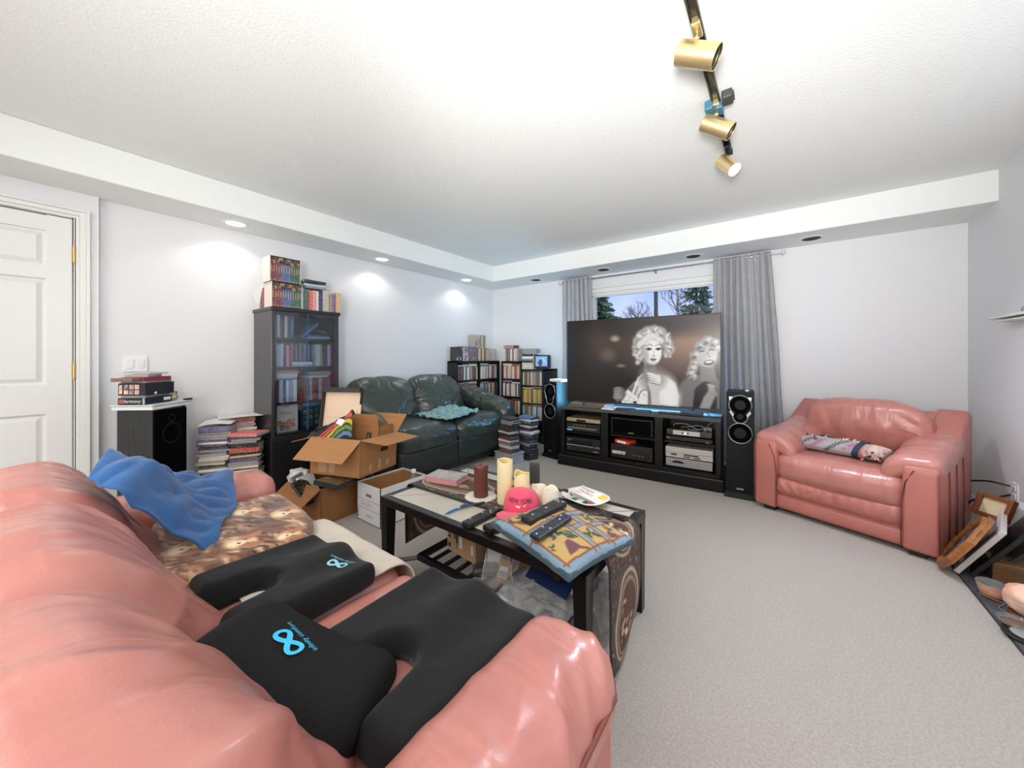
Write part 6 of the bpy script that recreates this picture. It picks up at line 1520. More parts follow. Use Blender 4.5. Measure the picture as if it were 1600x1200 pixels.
m_pet = mat('clear_pet', (228, 232, 236), .12, trans=.85, bump=.02)
g = G(); g.lathe([(0, 0), (.036, .002), (.038, .02), (.036, .17), (.038, .2), (.030, .235), (.014, .262), (.013, .28)], seg=20); g.obj('body', m_pet, bt, smooth=True)
g = G(); g.cyl((0, 0, .285), .017, .022, seg=20); g.obj('cap', m_white, bt, smooth='auto'); g = G(); g.cyl((0, 0, .185), .0392, .05, seg=20, caps=False); part(g.obj('label', mat('label_yellow', (222, 208, 60), .5, bump=.02), bt, smooth=True), 'yellow label')
# ------------------------------------------------------------------ on and under the coffee table
TZ = .4515
pic = Pic(480, 150, 3.2, (80, 66, 60)); rr = random.Random(31)
for i in range(1500):
    pic.ell(rr.random()*3.2, rr.random(), rr.uniform(.008, .03), rr.uniform(.006, .014), rr.choice([(132, 74, 66), (58, 96, 90), (160, 146, 126), (70, 52, 48), (146, 86, 74), (48, 64, 56), (110, 104, 92), (84, 110, 104)]), a=rr.uniform(0, 180), soft=.5, op=.9)
for cx in (.28, 1.0, 2.1, 2.85):
    pic.ell(cx, .5, .31, .36, (186, 172, 152), soft=.08); pic.ell(cx, .5, .28, .32, (104, 74, 62), soft=.08); pic.ell(cx, .5, .25, .29, (170, 158, 138), soft=.08); pic.ell(cx, .5, .23, .27, (96, 68, 56), soft=.1)
    for k in range(26): pic.ell(cx+rr.uniform(-.15, .15), .5+rr.uniform(-.17, .17), rr.uniform(.03, .06), rr.uniform(.012, .03), rr.choice([(206, 164, 134), (150, 108, 86), (222, 196, 166), (96, 66, 56), (70, 56, 50)]), a=rr.uniform(20, 120), soft=.5)
for y in (.02, .98): pic.poly([(0, y-.03), (3.2, y-.03), (3.2, y+.03), (0, y+.03)], (44, 36, 34))
RC = [[(-1.650, y, .13+.01*k) for k, y in enumerate((1.235, 1.41, 1.585))], [(-1.656, y, .33) for y in (1.235, 1.41, 1.585)], [(-1.638, y, TZ) for y in (1.24, 1.41, 1.58)], [(-1.54, y, TZ+.003) for y in (1.245, 1.41, 1.58)], [(-1.2, y, TZ+.002) for y in (1.255, 1.42, 1.58)],
      [(-.9, y, TZ+.002) for y in (1.26, 1.42, 1.58)], [(-.62, y, TZ+.003) for y in (1.22, 1.40, 1.57)], [(-.487, y, TZ+.001) for y in (1.19, 1.37, 1.545)], [(-.466, y, .34) for y in (1.18, 1.36, 1.53)], [(-.468, 1.185, .17), (-.462, 1.35, .14), (-.466, 1.51, .19)], [(-.472, 1.215, .02), (-.464, 1.30, .045), (-.466, 1.46, .13)]]
me = patch(RC, 320, 90, lambda p, u, v: Vector((.004*nz(p.y*14, p.z*6, 2)*(1 if p.z < .42 else 0), 0, .0012*abs(nz(p.x*20, p.y*20, 3)))))
u = np.array([i/320 for i in range(321) for j in range(91)]); v = np.array([j/90 for i in range(321) for j in range(91)]); col_attr(me, pic.at(u, v))
tag(finish('table_runner', me, mat('tapestry', rough=.9, attr=True, bump=.35, bscale=240), smooth=True, solid=.003), 'woven tapestry runner with oval pictures hanging over both table ends', 'table runner')
TR = TZ+.0045
t = thing('diary', 'thick pink edged book with grey cover on the left of the coffee table', 'book', (-1.52, 1.42, TR), rz=14)
g = G(); g.box((0, 0, .014), (.20, .13, .024), bev=.003); g.obj('pages', mat('pages_pink', (222, 142, 142), .7, bump=.08, bscale=60, stretch=(1, 1, 10)), t)
g = G(); g.box((0, 0, .028), (.206, .136, .004), bev=.0015); g.box((0, 0, .002), (.206, .136, .004)); g.obj('cover', mat('cover_grey', (186, 180, 174), .6, var=.25, vscale=20, bump=.05), t)
t = thing('doily', 'round white scalloped doily under the brown candle', 'doily', (-1.205, 1.355, TR))
g = G(); g.lathe([(0, .002), (.03, .0025), (.055, .003), (.075, .002), (.078, .0005), (.05, 0), (0, 0)], seg=72, wave=lambda k, a, r, z: (r*(1+(.05*abs(math.sin(9*a)) if k in (3, 4) else 0)), z+(.0015*math.cos(18*a) if k in (2, 3) else 0))); g.obj('lace', mat('doily_white', (228, 222, 212), .85, bump=.5, bscale=160), t, smooth=True)
cz = TR+.0035
t = thing('brown_candle', 'brown pillar candle on the white doily', 'candle', (-1.205, 1.355, cz))
g = G(); g.lathe([(0, 0), (.036, 0), (.0365, .03), (.035, .05), (.034, .115), (.0362, .14), (.0355, .152), (.033, .156), (.015, .154), (0, .152)], seg=36); g.obj('wax', mat('wax_brown', (104, 56, 48), .35, bump=.02), t, smooth='auto'); g = G(); g.cyl((0, 0, .156), .0015, .012, seg=6); g.obj('wick', m_black, t)
m_wax = mat('wax_cream', (236, 222, 176), .5, bump=.04, bscale=20); m_waxi = mat('wax_inner', (222, 196, 116), .6, bump=.04); m_waxp = mat('wax_pale', (234, 228, 208), .5, bump=.04, bscale=20)
def candle(label, x, y, r_, h_, m, mi_, sd, dip=.008, z=TR):
    t = thing('pillar_candle', label, 'candle', (x, y, z))
    w_ = lambda k, a, r, zz: (r, zz+(dip*math.sin(2*a+sd)*.6+dip*.5*math.sin(3*a+sd*2) if k in (2, 3, 4) else 0))
    g = G(); g.lathe([(0, 0), (r_, 0), (r_, h_-.006), (r_*.97, h_), (r_*.86, h_-.003)], seg=40, wave=w_); g.obj('wax', m, t, smooth='auto')
    g = G(); g.lathe([(r_*.87, h_-.003), (r_*.84, h_-.02), (r_*.78, h_-.032), (0, h_-.036)], seg=40, wave=lambda k, a, r, zz: (r, zz+(dip*math.sin(2*a+sd)*.6+dip*.5*math.sin(3*a+sd*2) if k == 0 else 0))); g.obj('well', mi_, t, smooth=True)
    g = G(); g.lathe([(.006, 0), (.005, .012), (0, .02)], c=(0, 0, h_-.036), seg=10); part(g.obj('flame_tip', m_waxp, t, smooth=True), 'plastic flame wick')
candle('tallest cream pillar candle beside the brown one', -1.065, 1.372, .038, .205, m_wax, m_waxi, .6)
candle('shorter cream pillar candle right of the tallest one', -.985, 1.40, .037, .148, m_wax, m_waxi, 2.4, .009)
candle('low pale candle behind the pink cap', -.915, 1.445, .036, .09, m_waxp, m_waxp, 1.3, .008)
candle('low pale candle at the right of the candle group', -.84, 1.42, .038, .098, m_waxp, m_waxp, 4.2, .008)
t = thing('red_bow', 'small red plastic flower between the brown and tall candles', 'ornament', (-1.15, 1.44, TR))
g = G()
for k in range(5): g.lathe([(0, -.006), (.014, -.003), (.015, .003), (0, .007)], seg=10, M=tmat((.016*math.cos(k*1.256), .016*math.sin(k*1.256), .016), rx=50*math.sin(k*1.256), ry=50*math.cos(k*1.256)))
g.obj('petals', mat('red_plastic', (204, 40, 48), .4, bump=.02), t, smooth=True)
g = G(); g.lathe([(0, .012), (.007, .014), (.006, .024), (0, .026)], seg=10); g.obj('centre', m_black, t, smooth=True)
# pink cap
t = thing('baseball_cap', 'pink baseball cap with dark lettering on the table', 'cap', (-.955, 1.355, TR+.001), rz=32)
m_cap = mat('cap_pink', (236, 84, 112), .8, bump=.15, bscale=200, sheen=.2)
# crown: dome, front towards -y
def crown(a, f):  # a angle, f 0 rim..1 top
    rx, ry = .084, .094
    e = math.cos(f*math.pi/2)**.62; z = .098*math.sin(f*math.pi/2)**.9
    fr = max(0, -math.sin(a)); 
    x, y = rx*math.cos(a)*e, ry*math.sin(a)*e
    z *= 1+.06*fr-.10*max(0, math.sin(a)); y -= .012*fr*math.sin(f*math.pi)
    d_ = .005*nz(x*22, y*22, z*22+4)+.0012*(abs(math.sin(3*a))**.2-1)
    return Vector((x*(1+d_*9), y*(1+d_*9), z+d_))
bm = bmesh.new(); V_ = [[bm.verts.new(crown(2*math.pi*i/48, j/14*.985)) for i in range(48)] for j in range(15)]
for j in range(14):
    for i in range(48): bm.faces.new((V_[j][i], V_[j][(i+1) % 48], V_[j+1][(i+1) % 48], V_[j+1][i]))
bm.faces.new(V_[-1]); bmesh.ops.recalc_face_normals(bm, faces=bm.faces[:]); me = bpy.data.meshes.new('crown'); bm.to_mesh(me); bm.free(); finish('crown', me, m_cap, t, True, solid=.002)
me = patch([[(-.084, -.045, .006), (-.105, -.095, .012), (-.085, -.15, .010)], [(-.05, -.078, .016), (-.06, -.135, .026), (-.055, -.185, .022)], [(0, -.092, .02), (0, -.15, .034), (0, -.205, .028)], [(.05, -.078, .016), (.06, -.135, .026), (.055, -.185, .022)], [(.084, -.045, .006), (.105, -.095, .012), (.085, -.15, .010)]], 24, 10); finish('brim', me, m_cap, t, True, solid=.004)
g = G(); g.lathe([(0, 0), (.008, .001), (.006, .004), (0, .006)], seg=12, c=(0, 0, .096)); g.obj('button', m_cap, t, smooth=True)
def oncap(p):
    a = -math.pi/2+p.x/.09; f = .40+p.y/.13
    q = crown(a, f); n = Vector((q.x, q.y, q.z*.6)).normalized(); return q+n*.0025
text('lettering', 'NEW YORK', .027, m_ink, t, tmat((0, .005, 0)), oncap)
g = G(); pts = [(-.03, -.014), (-.01, -.022), (.02, -.016), (.045, .0), (.03, -.008), (0, -.014)]
g.b.faces.new([g.b.verts.new(oncap(Vector((p[0], p[1]+.002, 0)))) for p in pts]); part(g.obj('swoosh_patch', m_white, t), 'white curved patch')
# pens and remotes
t = thing('blue_pen', 'blue ballpoint pen on the bare stone of the coffee table', 'pen', (-1.192, 1.175, TZ+.006), rz=88)
g = G(); g.tube([(-.075, 0, 0), (-.066, 0, 0), (-.05, 0, 0), (.07, 0, 0), (.075, 0, 0)], [.001, .003, .0055, .0055, .004], 10); g.obj('barrel', mat('pen_blue', (30, 116, 190), .35, bump=.02), t, smooth=True); g = G(); g.box((.045, 0, .0065), (.05, .003, .003)); g.obj('clip', MATS['pen_blue'], t)
t = thing('dark_pen', 'dark pen with silver tip beside the blue pen', 'pen', (-1.165, 1.232, TZ+.010), rz=66)
g = G(); g.tube([(-.045, 0, 0), (.075, 0, 0)], .0048, 10); g.obj('barrel', mat('pen_dark', (60, 62, 66), .35, bump=.02), t, smooth='auto'); g = G(); g.tube([(-.075, 0, -.003), (-.06, 0, -.001), (-.045, 0, 0)], [.001, .0032, .0046], 10); g.obj('tip', m_sil, t, smooth=True)
m_rem = mat('remote_black', (36, 36, 38), .45, bump=.02)
remote('long black remote at the front edge of the table, left of the black box', tmat((-1.035, 1.175, TZ), rz=88), .205, .048, .022, m_rem, 11)
t = thing('black_device', 'small angular black device between the left remote and the pillow', 'electronics', (-.925, 1.15, TZ), rz=72)
g = G(); g.prism([(-.06, -.03), (.055, -.034), (.07, .0), (.055, .034), (-.06, .03)], .024); bmesh.ops.bevel(g.b, geom=g.b.edges[:], offset=.004, segments=2, affect='EDGES'); g.obj('body', m_dev, t, smooth='auto')
g = G()
for i in range(5): g.box((-.03+.015*i, .004, .0245), (.009, .03, .001))
g.obj('buttons', mat('device_rust', (84, 60, 58), .5, bump=.02), t)
# pillow with a printed woodland pattern
pic = Pic(200, 200, 1.0, (128, 154, 174))
def patchwork(x0, y0, x1, y1, bg=(198, 162, 98)):
    pic.poly([(x0, y0), (x1, y0), (x1, y1), (x0, y1)], bg, .012)
    pic.line([(x0-.03, y0), (x1+.03, y0)], .011, (140, 84, 44)); pic.line([(x0-.03, y1), (x1+.03, y1)], .011, (140, 84, 44)); pic.line([(x0, y0-.03), (x0, y1+.03)], .011, (140, 84, 44)); pic.line([(x1, y0-.03), (x1, y1+.03)], .011, (140, 84, 44))
def leafs(cx, cy, n, s_, c=(50, 78, 58), seed=1):
    r_ = random.Random(seed)
    for i in range(n): pic.ell(cx+r_.uniform(-1, 1)*s_, cy+r_.uniform(-1, 1)*s_*.9, s_*.62, s_*.25, (c[0]+r_.randint(-14, 14), c[1]+r_.randint(-14, 14), c[2]), a=r_.uniform(0, 180), soft=.4)
patchwork(.52, .06, .92, .44); leafs(.66, .34, 8, .07, seed=2); leafs(.60, .2, 8, .05, seed=3); leafs(.72, .12, 4, .04, seed=13); pic.poly([(.72, .30), (.86, .34), (.88, .16), (.80, .20), (.74, .24)], (112, 66, 74), .01); pic.line([(.84, .30), (.90, .38)], .016, (118, 68, 66))
patchwork(.06, .08, .40, .40); leafs(.2, .28, 12, .09, seed=4); pic.ell(.24, .18, .05, .05, (130, 80, 60), soft=.4); pic.line([(.10, .12), (.16, .10), (.22, .16)], .02, (110, 64, 60))
patchwork(.44, .50, .60, .62); leafs(.52, .56, 3, .03, (120, 90, 60), seed=5)
patchwork(.66, .50, .92, .66); leafs(.79, .58, 8, .06, seed=6)
patchwork(.08, .48, .38, .92); leafs(.22, .7, 12, .10, seed=7); pic.ell(.2, .6, .05, .06, (130, 76, 60), soft=.4)
patchwork(.46, .70, .66, .94); leafs(.56, .82, 9, .07, seed=8)
patchwork(.72, .72, .94, .94); leafs(.80, .86, 5, .05, seed=9); leafs(.86, .80, 9, .06, (104, 60, 74), seed=10)
L_ = .375
def pfn(p, n):
    q = p.copy(); ex = (1-n.x**2)*(1-n.y**2); q.z += math.copysign(1, n.z)*.036*ex**.55*min(1, abs(n.z)+.2)
    q.x *= 1-.06*(1-abs(n.y)**2)*abs(n.x)**3+.03*(abs(n.x*n.y))**3; q.y *= 1-.06*(1-abs(n.x)**2)*abs(n.y)**3+.03*(abs(n.x*n.y))**3
    q.z += .003*nz(n.x*4, n.y*4, 2)
    return q
me = soft((L_, L_, .022), .010, (90, 90, 2), 3, fn=pfn)
co = np.zeros(len(me.vertices)*3); me.vertices.foreach_get('co', co); co = co.reshape(-1, 3)
u = np.clip(co[:, 0]/L_*1.02+.5, 0, 1); v = np.clip(co[:, 1]/L_*1.02+.5, 0, 1); cc = pic.at(u, v)
rim = (co[:, 2] < .006) | (np.maximum(abs(co[:, 0]), abs(co[:, 1])) > L_*.487); cc[rim] = np.array(lin((58, 88, 98)))
col_attr(me, cc)
t = tag(finish('tapestry_pillow', me, mat('pillow_weave', rough=.9, attr=True, bump=.45, bscale=300, sheen=.15), smooth=True, loc=(-.655, 1.195, TR+.040), rot=(R(-2), R(5), R(-12))), 'square tapestry pillow with leaves and birdhouse, hanging over the table corner', 'pillow')
remote('thick black remote with many buttons, upper of the two on the pillow', tmat((-.735, 1.20, TR+.088), rz=80) @ tmat(rx=4, ry=-3), .215, .05, .024, m_rem, 12)
remote('flat dark blue remote, lower of the two on the pillow', tmat((-.655, 1.115, TR+.088), rz=84) @ tmat(rx=6, ry=-2), .20, .042, .016, mat('remote_navy', (34, 42, 58), .4, bump=.02), 14)
# white dish with packets
t = thing('dish', 'white oval dish holding packets at the right of the table', 'dish', (-.755, 1.605, TR), rz=-14)
g = G(); sq = lambda k, a, r, z: (r*(1/max(abs(math.cos(a))**3+abs(math.sin(a)*1.18)**3, .2)**(1/3)), z)
g.lathe([(0, 0), (.055, 0), (.085, .018), (.108, .028), (.112, .030), (.108, .033), (.082, .024), (.052, .006), (0, .006)], seg=48, wave=sq); g.obj('bowl', mat('china_white', (234, 232, 220), .25, bump=.01), t, smooth=True)
Md = tmat((-.755, 1.605, TR), rz=-14)
t = thing('battery_pack', 'white and red card packet with a yellow corner lying in the dish', 'packet'); t.matrix_world = Md @ tmat((.015, .015, .034), rz=-4) @ tmat(rx=4, ry=3)
g = G(); g.box((0, 0, .003), (.17, .085, .006), bev=.001); g.obj('card', m_white, t); g = G(); g.box((.066, .018, .0064), (.036, .044, .001)); part(g.obj('corner_label', mat('label_gold', (232, 196, 70), .5, bump=.01), t), 'yellow corner'); text('lettering', 'Energizer', .022, m_ink, t, tmat((-.03, .024, .0066))); g = G(); g.box((-.02, -.006, .0064), (.09, .016, .001)); g.box((-.05, -.03, .0064), (.05, .006, .001)); part(g.obj('red_print', mat('print_red', (196, 60, 60), .6, var=.6, vscale=90, col2=(240, 220, 220)), t), 'red print')
for i, (x, y, c, w_) in enumerate(((-.05, -.05, (206, 206, 206), .03), (-.02, -.055, (60, 90, 50), .028), (.01, -.055, (214, 222, 220), .03), (.038, -.05, (52, 44, 60), .022), (.058, -.045, (206, 70, 60), .026), (-.075, -.02, (180, 130, 120), .026))):
    t = thing('sweet', ['silver', 'green', 'pale', 'dark', 'red', 'pinkish'][i]+' wrapped sweet in the white dish', 'sweet'); t.matrix_world = Md @ tmat((x, y, .02), rz=30*i)
    me = soft((w_, w_*.6, .012), .005, (4, 3, 2), 2, fn=lambda p, n: p*(1+.12*nz(n.x*3+i, n.y*3, n.z*3))); finish('wrapper', me, mat('sweet_%d' % i, c, .35, bump=.1), t, True)
    g = G()
    for sx in (-1, 1): g.prism([(sx*w_*.5, -.001), (sx*w_*.8, -.007), (sx*w_*.8, .007), (sx*w_*.5, .001)][::sx], .002)
    g.obj('twist', MATS['sweet_%d' % i], t)
t = thing('glasses', 'black folded spectacles behind the pillow on the table runner', 'glasses', (-.615, 1.50, TR+.002), rz=-20)
t.scale = (.7, .7, .7)
g = G()
for sx in (-1, 1): g.tube([(sx*.034+.024*math.cos(a*.5236), .006*0+.0, .018+.018*math.sin(a*.5236)) for a in range(12)], .0018, 6, closed=True); g.tube([(sx*.06, 0, .022), (sx*.058, .006, .022), (-sx*.05, .022, .010)], .0018, 6)
g.tube([(-.01, 0, .022), (0, 0, .025), (.01, 0, .022)], .0018, 6); g.obj('frame', m_black, t, smooth=True)
g = G()
for sx in (-1, 1): g.cyl((sx*.034, 0, .018), .0195, .0015, axis='y', seg=16)
g.obj('lens', mat('lens', (90, 92, 94), .1, alpha=.3, bump=.01), t)
t = thing('black_clip', 'small black plastic clip right of the spectacles on the table', 'clip', (-.555, 1.515, TR+.002), rz=-14); g = G(); g.box((0, 0, .007), (.07, .028, .012), bev=.003); g.box((.0, 0, .0145), (.05, .018, .004), bev=.001); g.obj('body', m_black, t)
t = thing('upright_tablet', 'narrow dark grey upright box standing at the far table edge behind the candles', 'box', (-1.09, 1.672, TZ), rz=26); g = G(); g.box((0, 0, .06), (.055, .024, .118), bev=.003); g.obj('body', mat('charcoal', (66, 64, 62), .45, bump=.04), t)
t = thing('black_block', 'tiny black block at the far table edge behind the low candles', 'box', (-.86, 1.60, TR), rz=20); g = G(); g.box((0, 0, .02), (.028, .02, .038), bev=.003); g.obj('body', m_black, t)
# under the table, on the slatted shelf
SZ = .160
def ub(nm, label, x, y, z, w_, d_, h_, c, rz=0, rx=0, ry=0, cat='box', var=0):
    t = thing(nm, label, cat); t.matrix_world = tmat((x, y, z), rz=rz) @ tmat(rx=rx, ry=ry); g = G(); g.box((0, 0, h_/2), (w_, d_, h_), bev=.002); g.obj('body', mat('ub_%d_%d_%d' % c, c, .6, bump=.06, var=var, vscale=30), t); return t
t = ub('shipping_box', 'pale brown shipping box with black printing on the shelf under the table', -1.27, 1.345, SZ+.001, .22, .12, .155, (190, 158, 120), -6, 0, 0)
g = G()
for a, b_ in (((-.09, .115), (.018, .018)), ((-.09, .075), (.014, .012)), ((-.09, .03), (.018, .02)), ((-.045, .09), (.008, .03)), ((-.03, .075), (.010, .04))): g.box((a[0], -.0606, a[1]), (b_[0], .001, b_[1]))
g.obj('printing', m_ink, t); text('lettering', 'MATTERS', .02, m_ink, t, tmat((-.028, -.0606, .075), rx=90) @ Matrix.Rotation(R(90), 4, 'Z')); g = G(); g.box((.0, -.0607, .075), (.022, .001, .07)); part(g.obj('label', m_white, t), 'white label'); g = G(); g.box((.085, -.0607, .06), (.016, .001, .045)); part(g.obj('label', m_white, t), 'narrow white label')
t = ub('black_radio', 'black box with a perforated edge under the left side of the table', -1.40, 1.42, SZ+.001, .13, .10, .065, (44, 42, 40), -12, var=.4); g = G(); g.box((0, -.0505, .045), (.12, .002, .03)); g.obj('grille', m_cone, t)
ub('brown_box', 'flat brown box on the black one under the table', -1.40, 1.425, SZ+.068, .12, .10, .03, (172, 122, 76), -4)
t = ub('white_carton', 'white carton on the shelf under the middle of the table', -1.08, 1.40, SZ+.001, .14, .12, .09, (224, 226, 234), 8)
t = ub('white_carton', 'second white carton stacked on the first under the table', -1.075, 1.405, SZ+.093, .15, .125, .07, (232, 233, 240), 4); g = G(); g.cyl((.0755, -.02, .03), .006, .002, axis='x', seg=12); g.obj('dot', m_ink, t)
ub('tilted_carton', 'brown carton tilted against the shipping box under the table', -1.20, 1.455, SZ+.16, .15, .1, .05, (150, 106, 70), 6, 10)
t = thing('computer_mouse', 'dark grey rounded device at the front edge of the table shelf', 'electronics', (-1.085, 1.255, SZ), rz=40)
me = soft((.12, .075, .035), .017, (10, 8, 3), 4, fn=lambda p, n: p+Vector((0, 0, .012*(1-n.x**2)*(1-n.y**2)*(n.z > 0)))); finish('shell', me, mat('mouse_grey', (64, 65, 66), .4, bump=.03), t, True, (0, 0, .0175))
g = G(); g.tube([(-.03, -.0385, .014), (0, -.040, .02), (.03, -.0385, .014)], .0015, 6); g.obj('chrome_line', m_sil, t, smooth=True)
# plastic bags
m_film = mat('clear_film', (226, 226, 224), .12, bump=.3, bscale=26, alpha=.16, spec=.8)
t = thing('zip_bag', 'clear zip bag holding a small brown box, at the front of the table shelf', 'bag', (-.985, 1.215, SZ), rz=28)
me = patch([[(-.075, -.01, .0), (-.06, -.03, .06), (-.05, -.012, .13), (-.045, 0, .165)], [(0, -.035, -.015), (.0, -.05, .05), (0, -.03, .12), (.0, -.005, .165)], [(.075, -.01, .0), (.07, -.03, .06), (.055, -.012, .13), (.05, 0, .17)]], 24, 24, lambda p, u, v: Vector((.004*nz(p.x*30, p.z*30, 1), .008*nz(p.x*25, p.z*25, 2), 0)))
finish('film', me, m_film, t, True, solid=.001)
g = G(); g.tube([(-.075, -.01, .0), (-.06, -.03, .06), (-.05, -.012, .13), (-.045, 0, .165), (.05, 0, .17), (.055, -.012, .13), (.07, -.03, .06), (.075, -.01, 0)], .0018, 6); g.obj('rim', mat('film_rim', (228, 226, 222), .3, bump=.05), t, smooth=True)
t = ub('small_brown_box', 'small brown box with a barcode label inside the zip bag', -.98, 1.235, SZ+.02, .05, .045, .105, (182, 126, 72), 30, 0, 14); g = G(); g.box((0, -.0235, .05), (.036, .001, .05)); g.obj('label', m_white, t)
g = G()
for k in range(7): g.box((-.014+.0045*k, -.0245, .042), (.0018 if k % 2 else .003, .001, .026))
g.obj('barcode', m_ink, t)
m_film2 = mat('film_white', (222, 222, 220), .22, bump=.8, bscale=34, spec=.8, var=.25, vscale=24, alpha=.62)
def crump(label, C_, sd, m=m_film2, nm='plastic_wrap'):
    me = patch(C_, 44, 30, lambda p, u, v: Vector((.01*nz(p.x*14, p.y*14, sd), .01*nz(p.x*14, p.y*14, sd+5), .022*abs(nz(p.x*16, p.y*16, sd+9))+.012*abs(nz(p.x*40, p.y*40, sd))))); return tag(finish(nm, me, m, smooth=True, solid=.001), label, 'plastic wrap')
crump('crumpled clear plastic wrap spilling over the front of the table shelf', [[(-.95, 1.13, .15), (-.95, 1.22, .18), (-.94, 1.34, .20)], [(-.84, 1.12, .14), (-.84, 1.22, .175), (-.83, 1.34, .19)], [(-.74, 1.13, .145), (-.73, 1.22, .165), (-.72, 1.34, .17)], [(-.65, 1.15, .145), (-.64, 1.24, .155), (-.63, 1.33, .16)]], 3)
crump('yellowish plastic packaging behind the clear wrap under the table', [[(-.98, 1.36, .16), (-.97, 1.43, .23), (-.96, 1.52, .22)], [(-.92, 1.34, .19), (-.91, 1.42, .26), (-.9, 1.52, .24)], [(-.85, 1.36, .17), (-.84, 1.43, .22), (-.83, 1.52, .2)]], 7, mat('film_yellow', (206, 184, 110), .3, bump=.6, bscale=30, alpha=.85))
crump('white plastic bag hanging off the right end of the table shelf', [[(-.66, 1.36, .20), (-.66, 1.46, .22), (-.66, 1.55, .2)], [(-.60, 1.34, .15), (-.59, 1.45, .17), (-.58, 1.56, .15)], [(-.56, 1.33, .06), (-.54, 1.45, .07), (-.53, 1.56, .06)]], 12, m_film2, 'plastic_bag')
t = thing('remote_package', 'blue and red blister pack with a remote under the right of the table', 'package'); t.matrix_world = tmat((-.775, 1.35, SZ+.085), rz=-8) @ tmat(rx=34)
g = G(); g.box((0, 0, 0), (.22, .17, .004)); g.obj('card', mat('card_navy', (30, 48, 98), .45, bump=.02), t); g = G(); g.box((.02, .06, .0035), (.08, .09, .004)); part(g.obj('red_card', mat('card_red', (192, 36, 58), .45, bump=.02), t), 'red card'); g = G(); g.box((-.07, .055, .0026), (.07, .05, .001)); g.box((.085, .03, .0035), (.045, .09, .003)); g.obj('white_print', m_white, t); text('lettering', 'Energizer', .02, m_white, t, tmat((-.06, -.02, .0028)))
g = G(); g.box((.02, -.015, .010), (.07, .06, .014), bev=.005); g.obj('remote_body', m_rem, t, smooth='auto'); g = G()
for i in range(4):
    for j in range(3): g.box((-.004+.016*i, -.03+.016*j, .0178), (.009, .008, .002), mi=1 if (i, j) == (3, 0) else 0)
g.obj('button', [mat('button_teal', (120, 150, 146), .5, bump=.02), mat('button_orange', (226, 96, 70), .5, bump=.02)], t)
# ------------------------------------------------------------------ frames and knick-knacks on the hearth
U = Vector((.3, .954, 0)).normalized(); Lw = Vector((.954, -.3, 0))                 # frame width direction, lean direction
def lean_m(base, ang, U=U, Lw=Lw):
    """x along the frame's lower edge, y up its face, z out of its face"""
    y = Lw*math.sin(R(ang))+Vector((0, 0, math.cos(R(ang)))); z = U.cross(y)
    if z.z < 0: z = -z
    x = y.cross(z); return Matrix.Translation(base) @ Matrix((x, y, z)).transposed().to_4x4()
m_oak = mat('oak', (176, 112, 56), .35, var=.35, vscale=9, stretch=(1, 9, 9), bump=.1, bscale=12)
m_mahog = mat('red_wood', (132, 74, 42), .35, var=.3, vscale=9, stretch=(1, 9, 9), bump=.08)
t = thing('octagonal_frame', 'octagonal oak framed picture leaning on the white frame by the armchair', 'picture'); t.matrix_world = lean_m((.715, 2.995, .012), 29)
def octo(w_, h_, c): return [(-w_/2+c, 0), (w_/2-c, 0), (w_/2, c), (w_/2, h_-c), (w_/2-c, h_), (-w_/2+c, h_), (-w_/2, h_-c), (-w_/2, c)]
o0 = octo(.34, .34, .10); sh = lambda P, k, cy=.17: [(p[0]*k, cy+(p[1]-cy)*k) for p in P]
lay = [(sh(o0, 1), 0), (sh(o0, 1), .014), (sh(o0, .95), .016), (sh(o0, .93), .030), (sh(o0, .86), .032), (sh(o0, .80), .026), (sh(o0, .76), .018)]
for k in range(8):
    g = G(); q = []
    for P, z in lay: q.append([(*P[k], z), (*P[(k+1) % 8], z)])
    for a, b_ in zip(q, q[1:]): g.quad([a[0], a[1], b_[1], b_[0]])
    g.quad([q[-1][0], q[-1][1], (*lay[0][0][(k+1) % 8], 0), (*lay[0][0][k], 0)]); g.obj('moulding', m_oak, t)
pic = Pic(40, 50, .8, (70, 70, 78)); 
for i in range(40): rr = random.Random(i+50); pic.ell(rr.uniform(0, .8), rr.random(), .12, .06, rr.choice([(60, 64, 80), (96, 70, 56), (120, 110, 104), (44, 40, 44), (110, 120, 140)]), a=rr.uniform(0, 90), soft=.8)
pic.plane('print', .26, .26, m_print, t, (0, .17, .016), (R(-90), 0, 0))
t = thing('white_picture', 'large white framed picture leaning behind the octagonal oak frame', 'picture'); t.matrix_world = lean_m((.815, 3.116, .012), 29)
def rframe(t, w_, h_, b_, d_, m, mm=None, nm='moulding'):
    for c, s_ in (((-w_/2+b_/2, h_/2), (b_, h_)), ((w_/2-b_/2, h_/2), (b_, h_)), ((0, b_/2), (w_-2*b_, b_)), ((0, h_-b_/2), (w_-2*b_, b_))):
        g = G(); g.box((c[0], c[1], d_/2), (s_[0], s_[1], d_), bev=.003); g.obj(nm, m, t)
    g = G(); g.box((0, h_/2, d_*.3), (w_-2*b_+.004, h_-2*b_+.004, .004)); g.obj('mat_board', mm or m_sheetp, t)
rframe(t, .40, .31, .035, .022, mat('frame_white', (206, 200, 192), .45, bump=.05), mat('mat_mauve', (150, 132, 128), .6, var=.4, vscale=8))
t = thing('black_picture', 'flat black framed panel leaning behind the white frame', 'picture'); t.matrix_world = lean_m((.875, 3.14, .012), 31); rframe(t, .44, .40, .03, .02, m_black, mat('panel_dark', (26, 26, 28), .3, bump=.03))
t = thing('card_sign', 'grey card with three lines of black handwriting in a dark frame', 'sign'); t.matrix_world = lean_m((.935, 3.10, .03), 34) @ tmat((0, 0, .0)); rframe(t, .22, .28, .014, .016, mat('frame_dark', (58, 56, 54), .4, bump=.05), mat('card_grey', (150, 146, 140), .7, bump=.02))
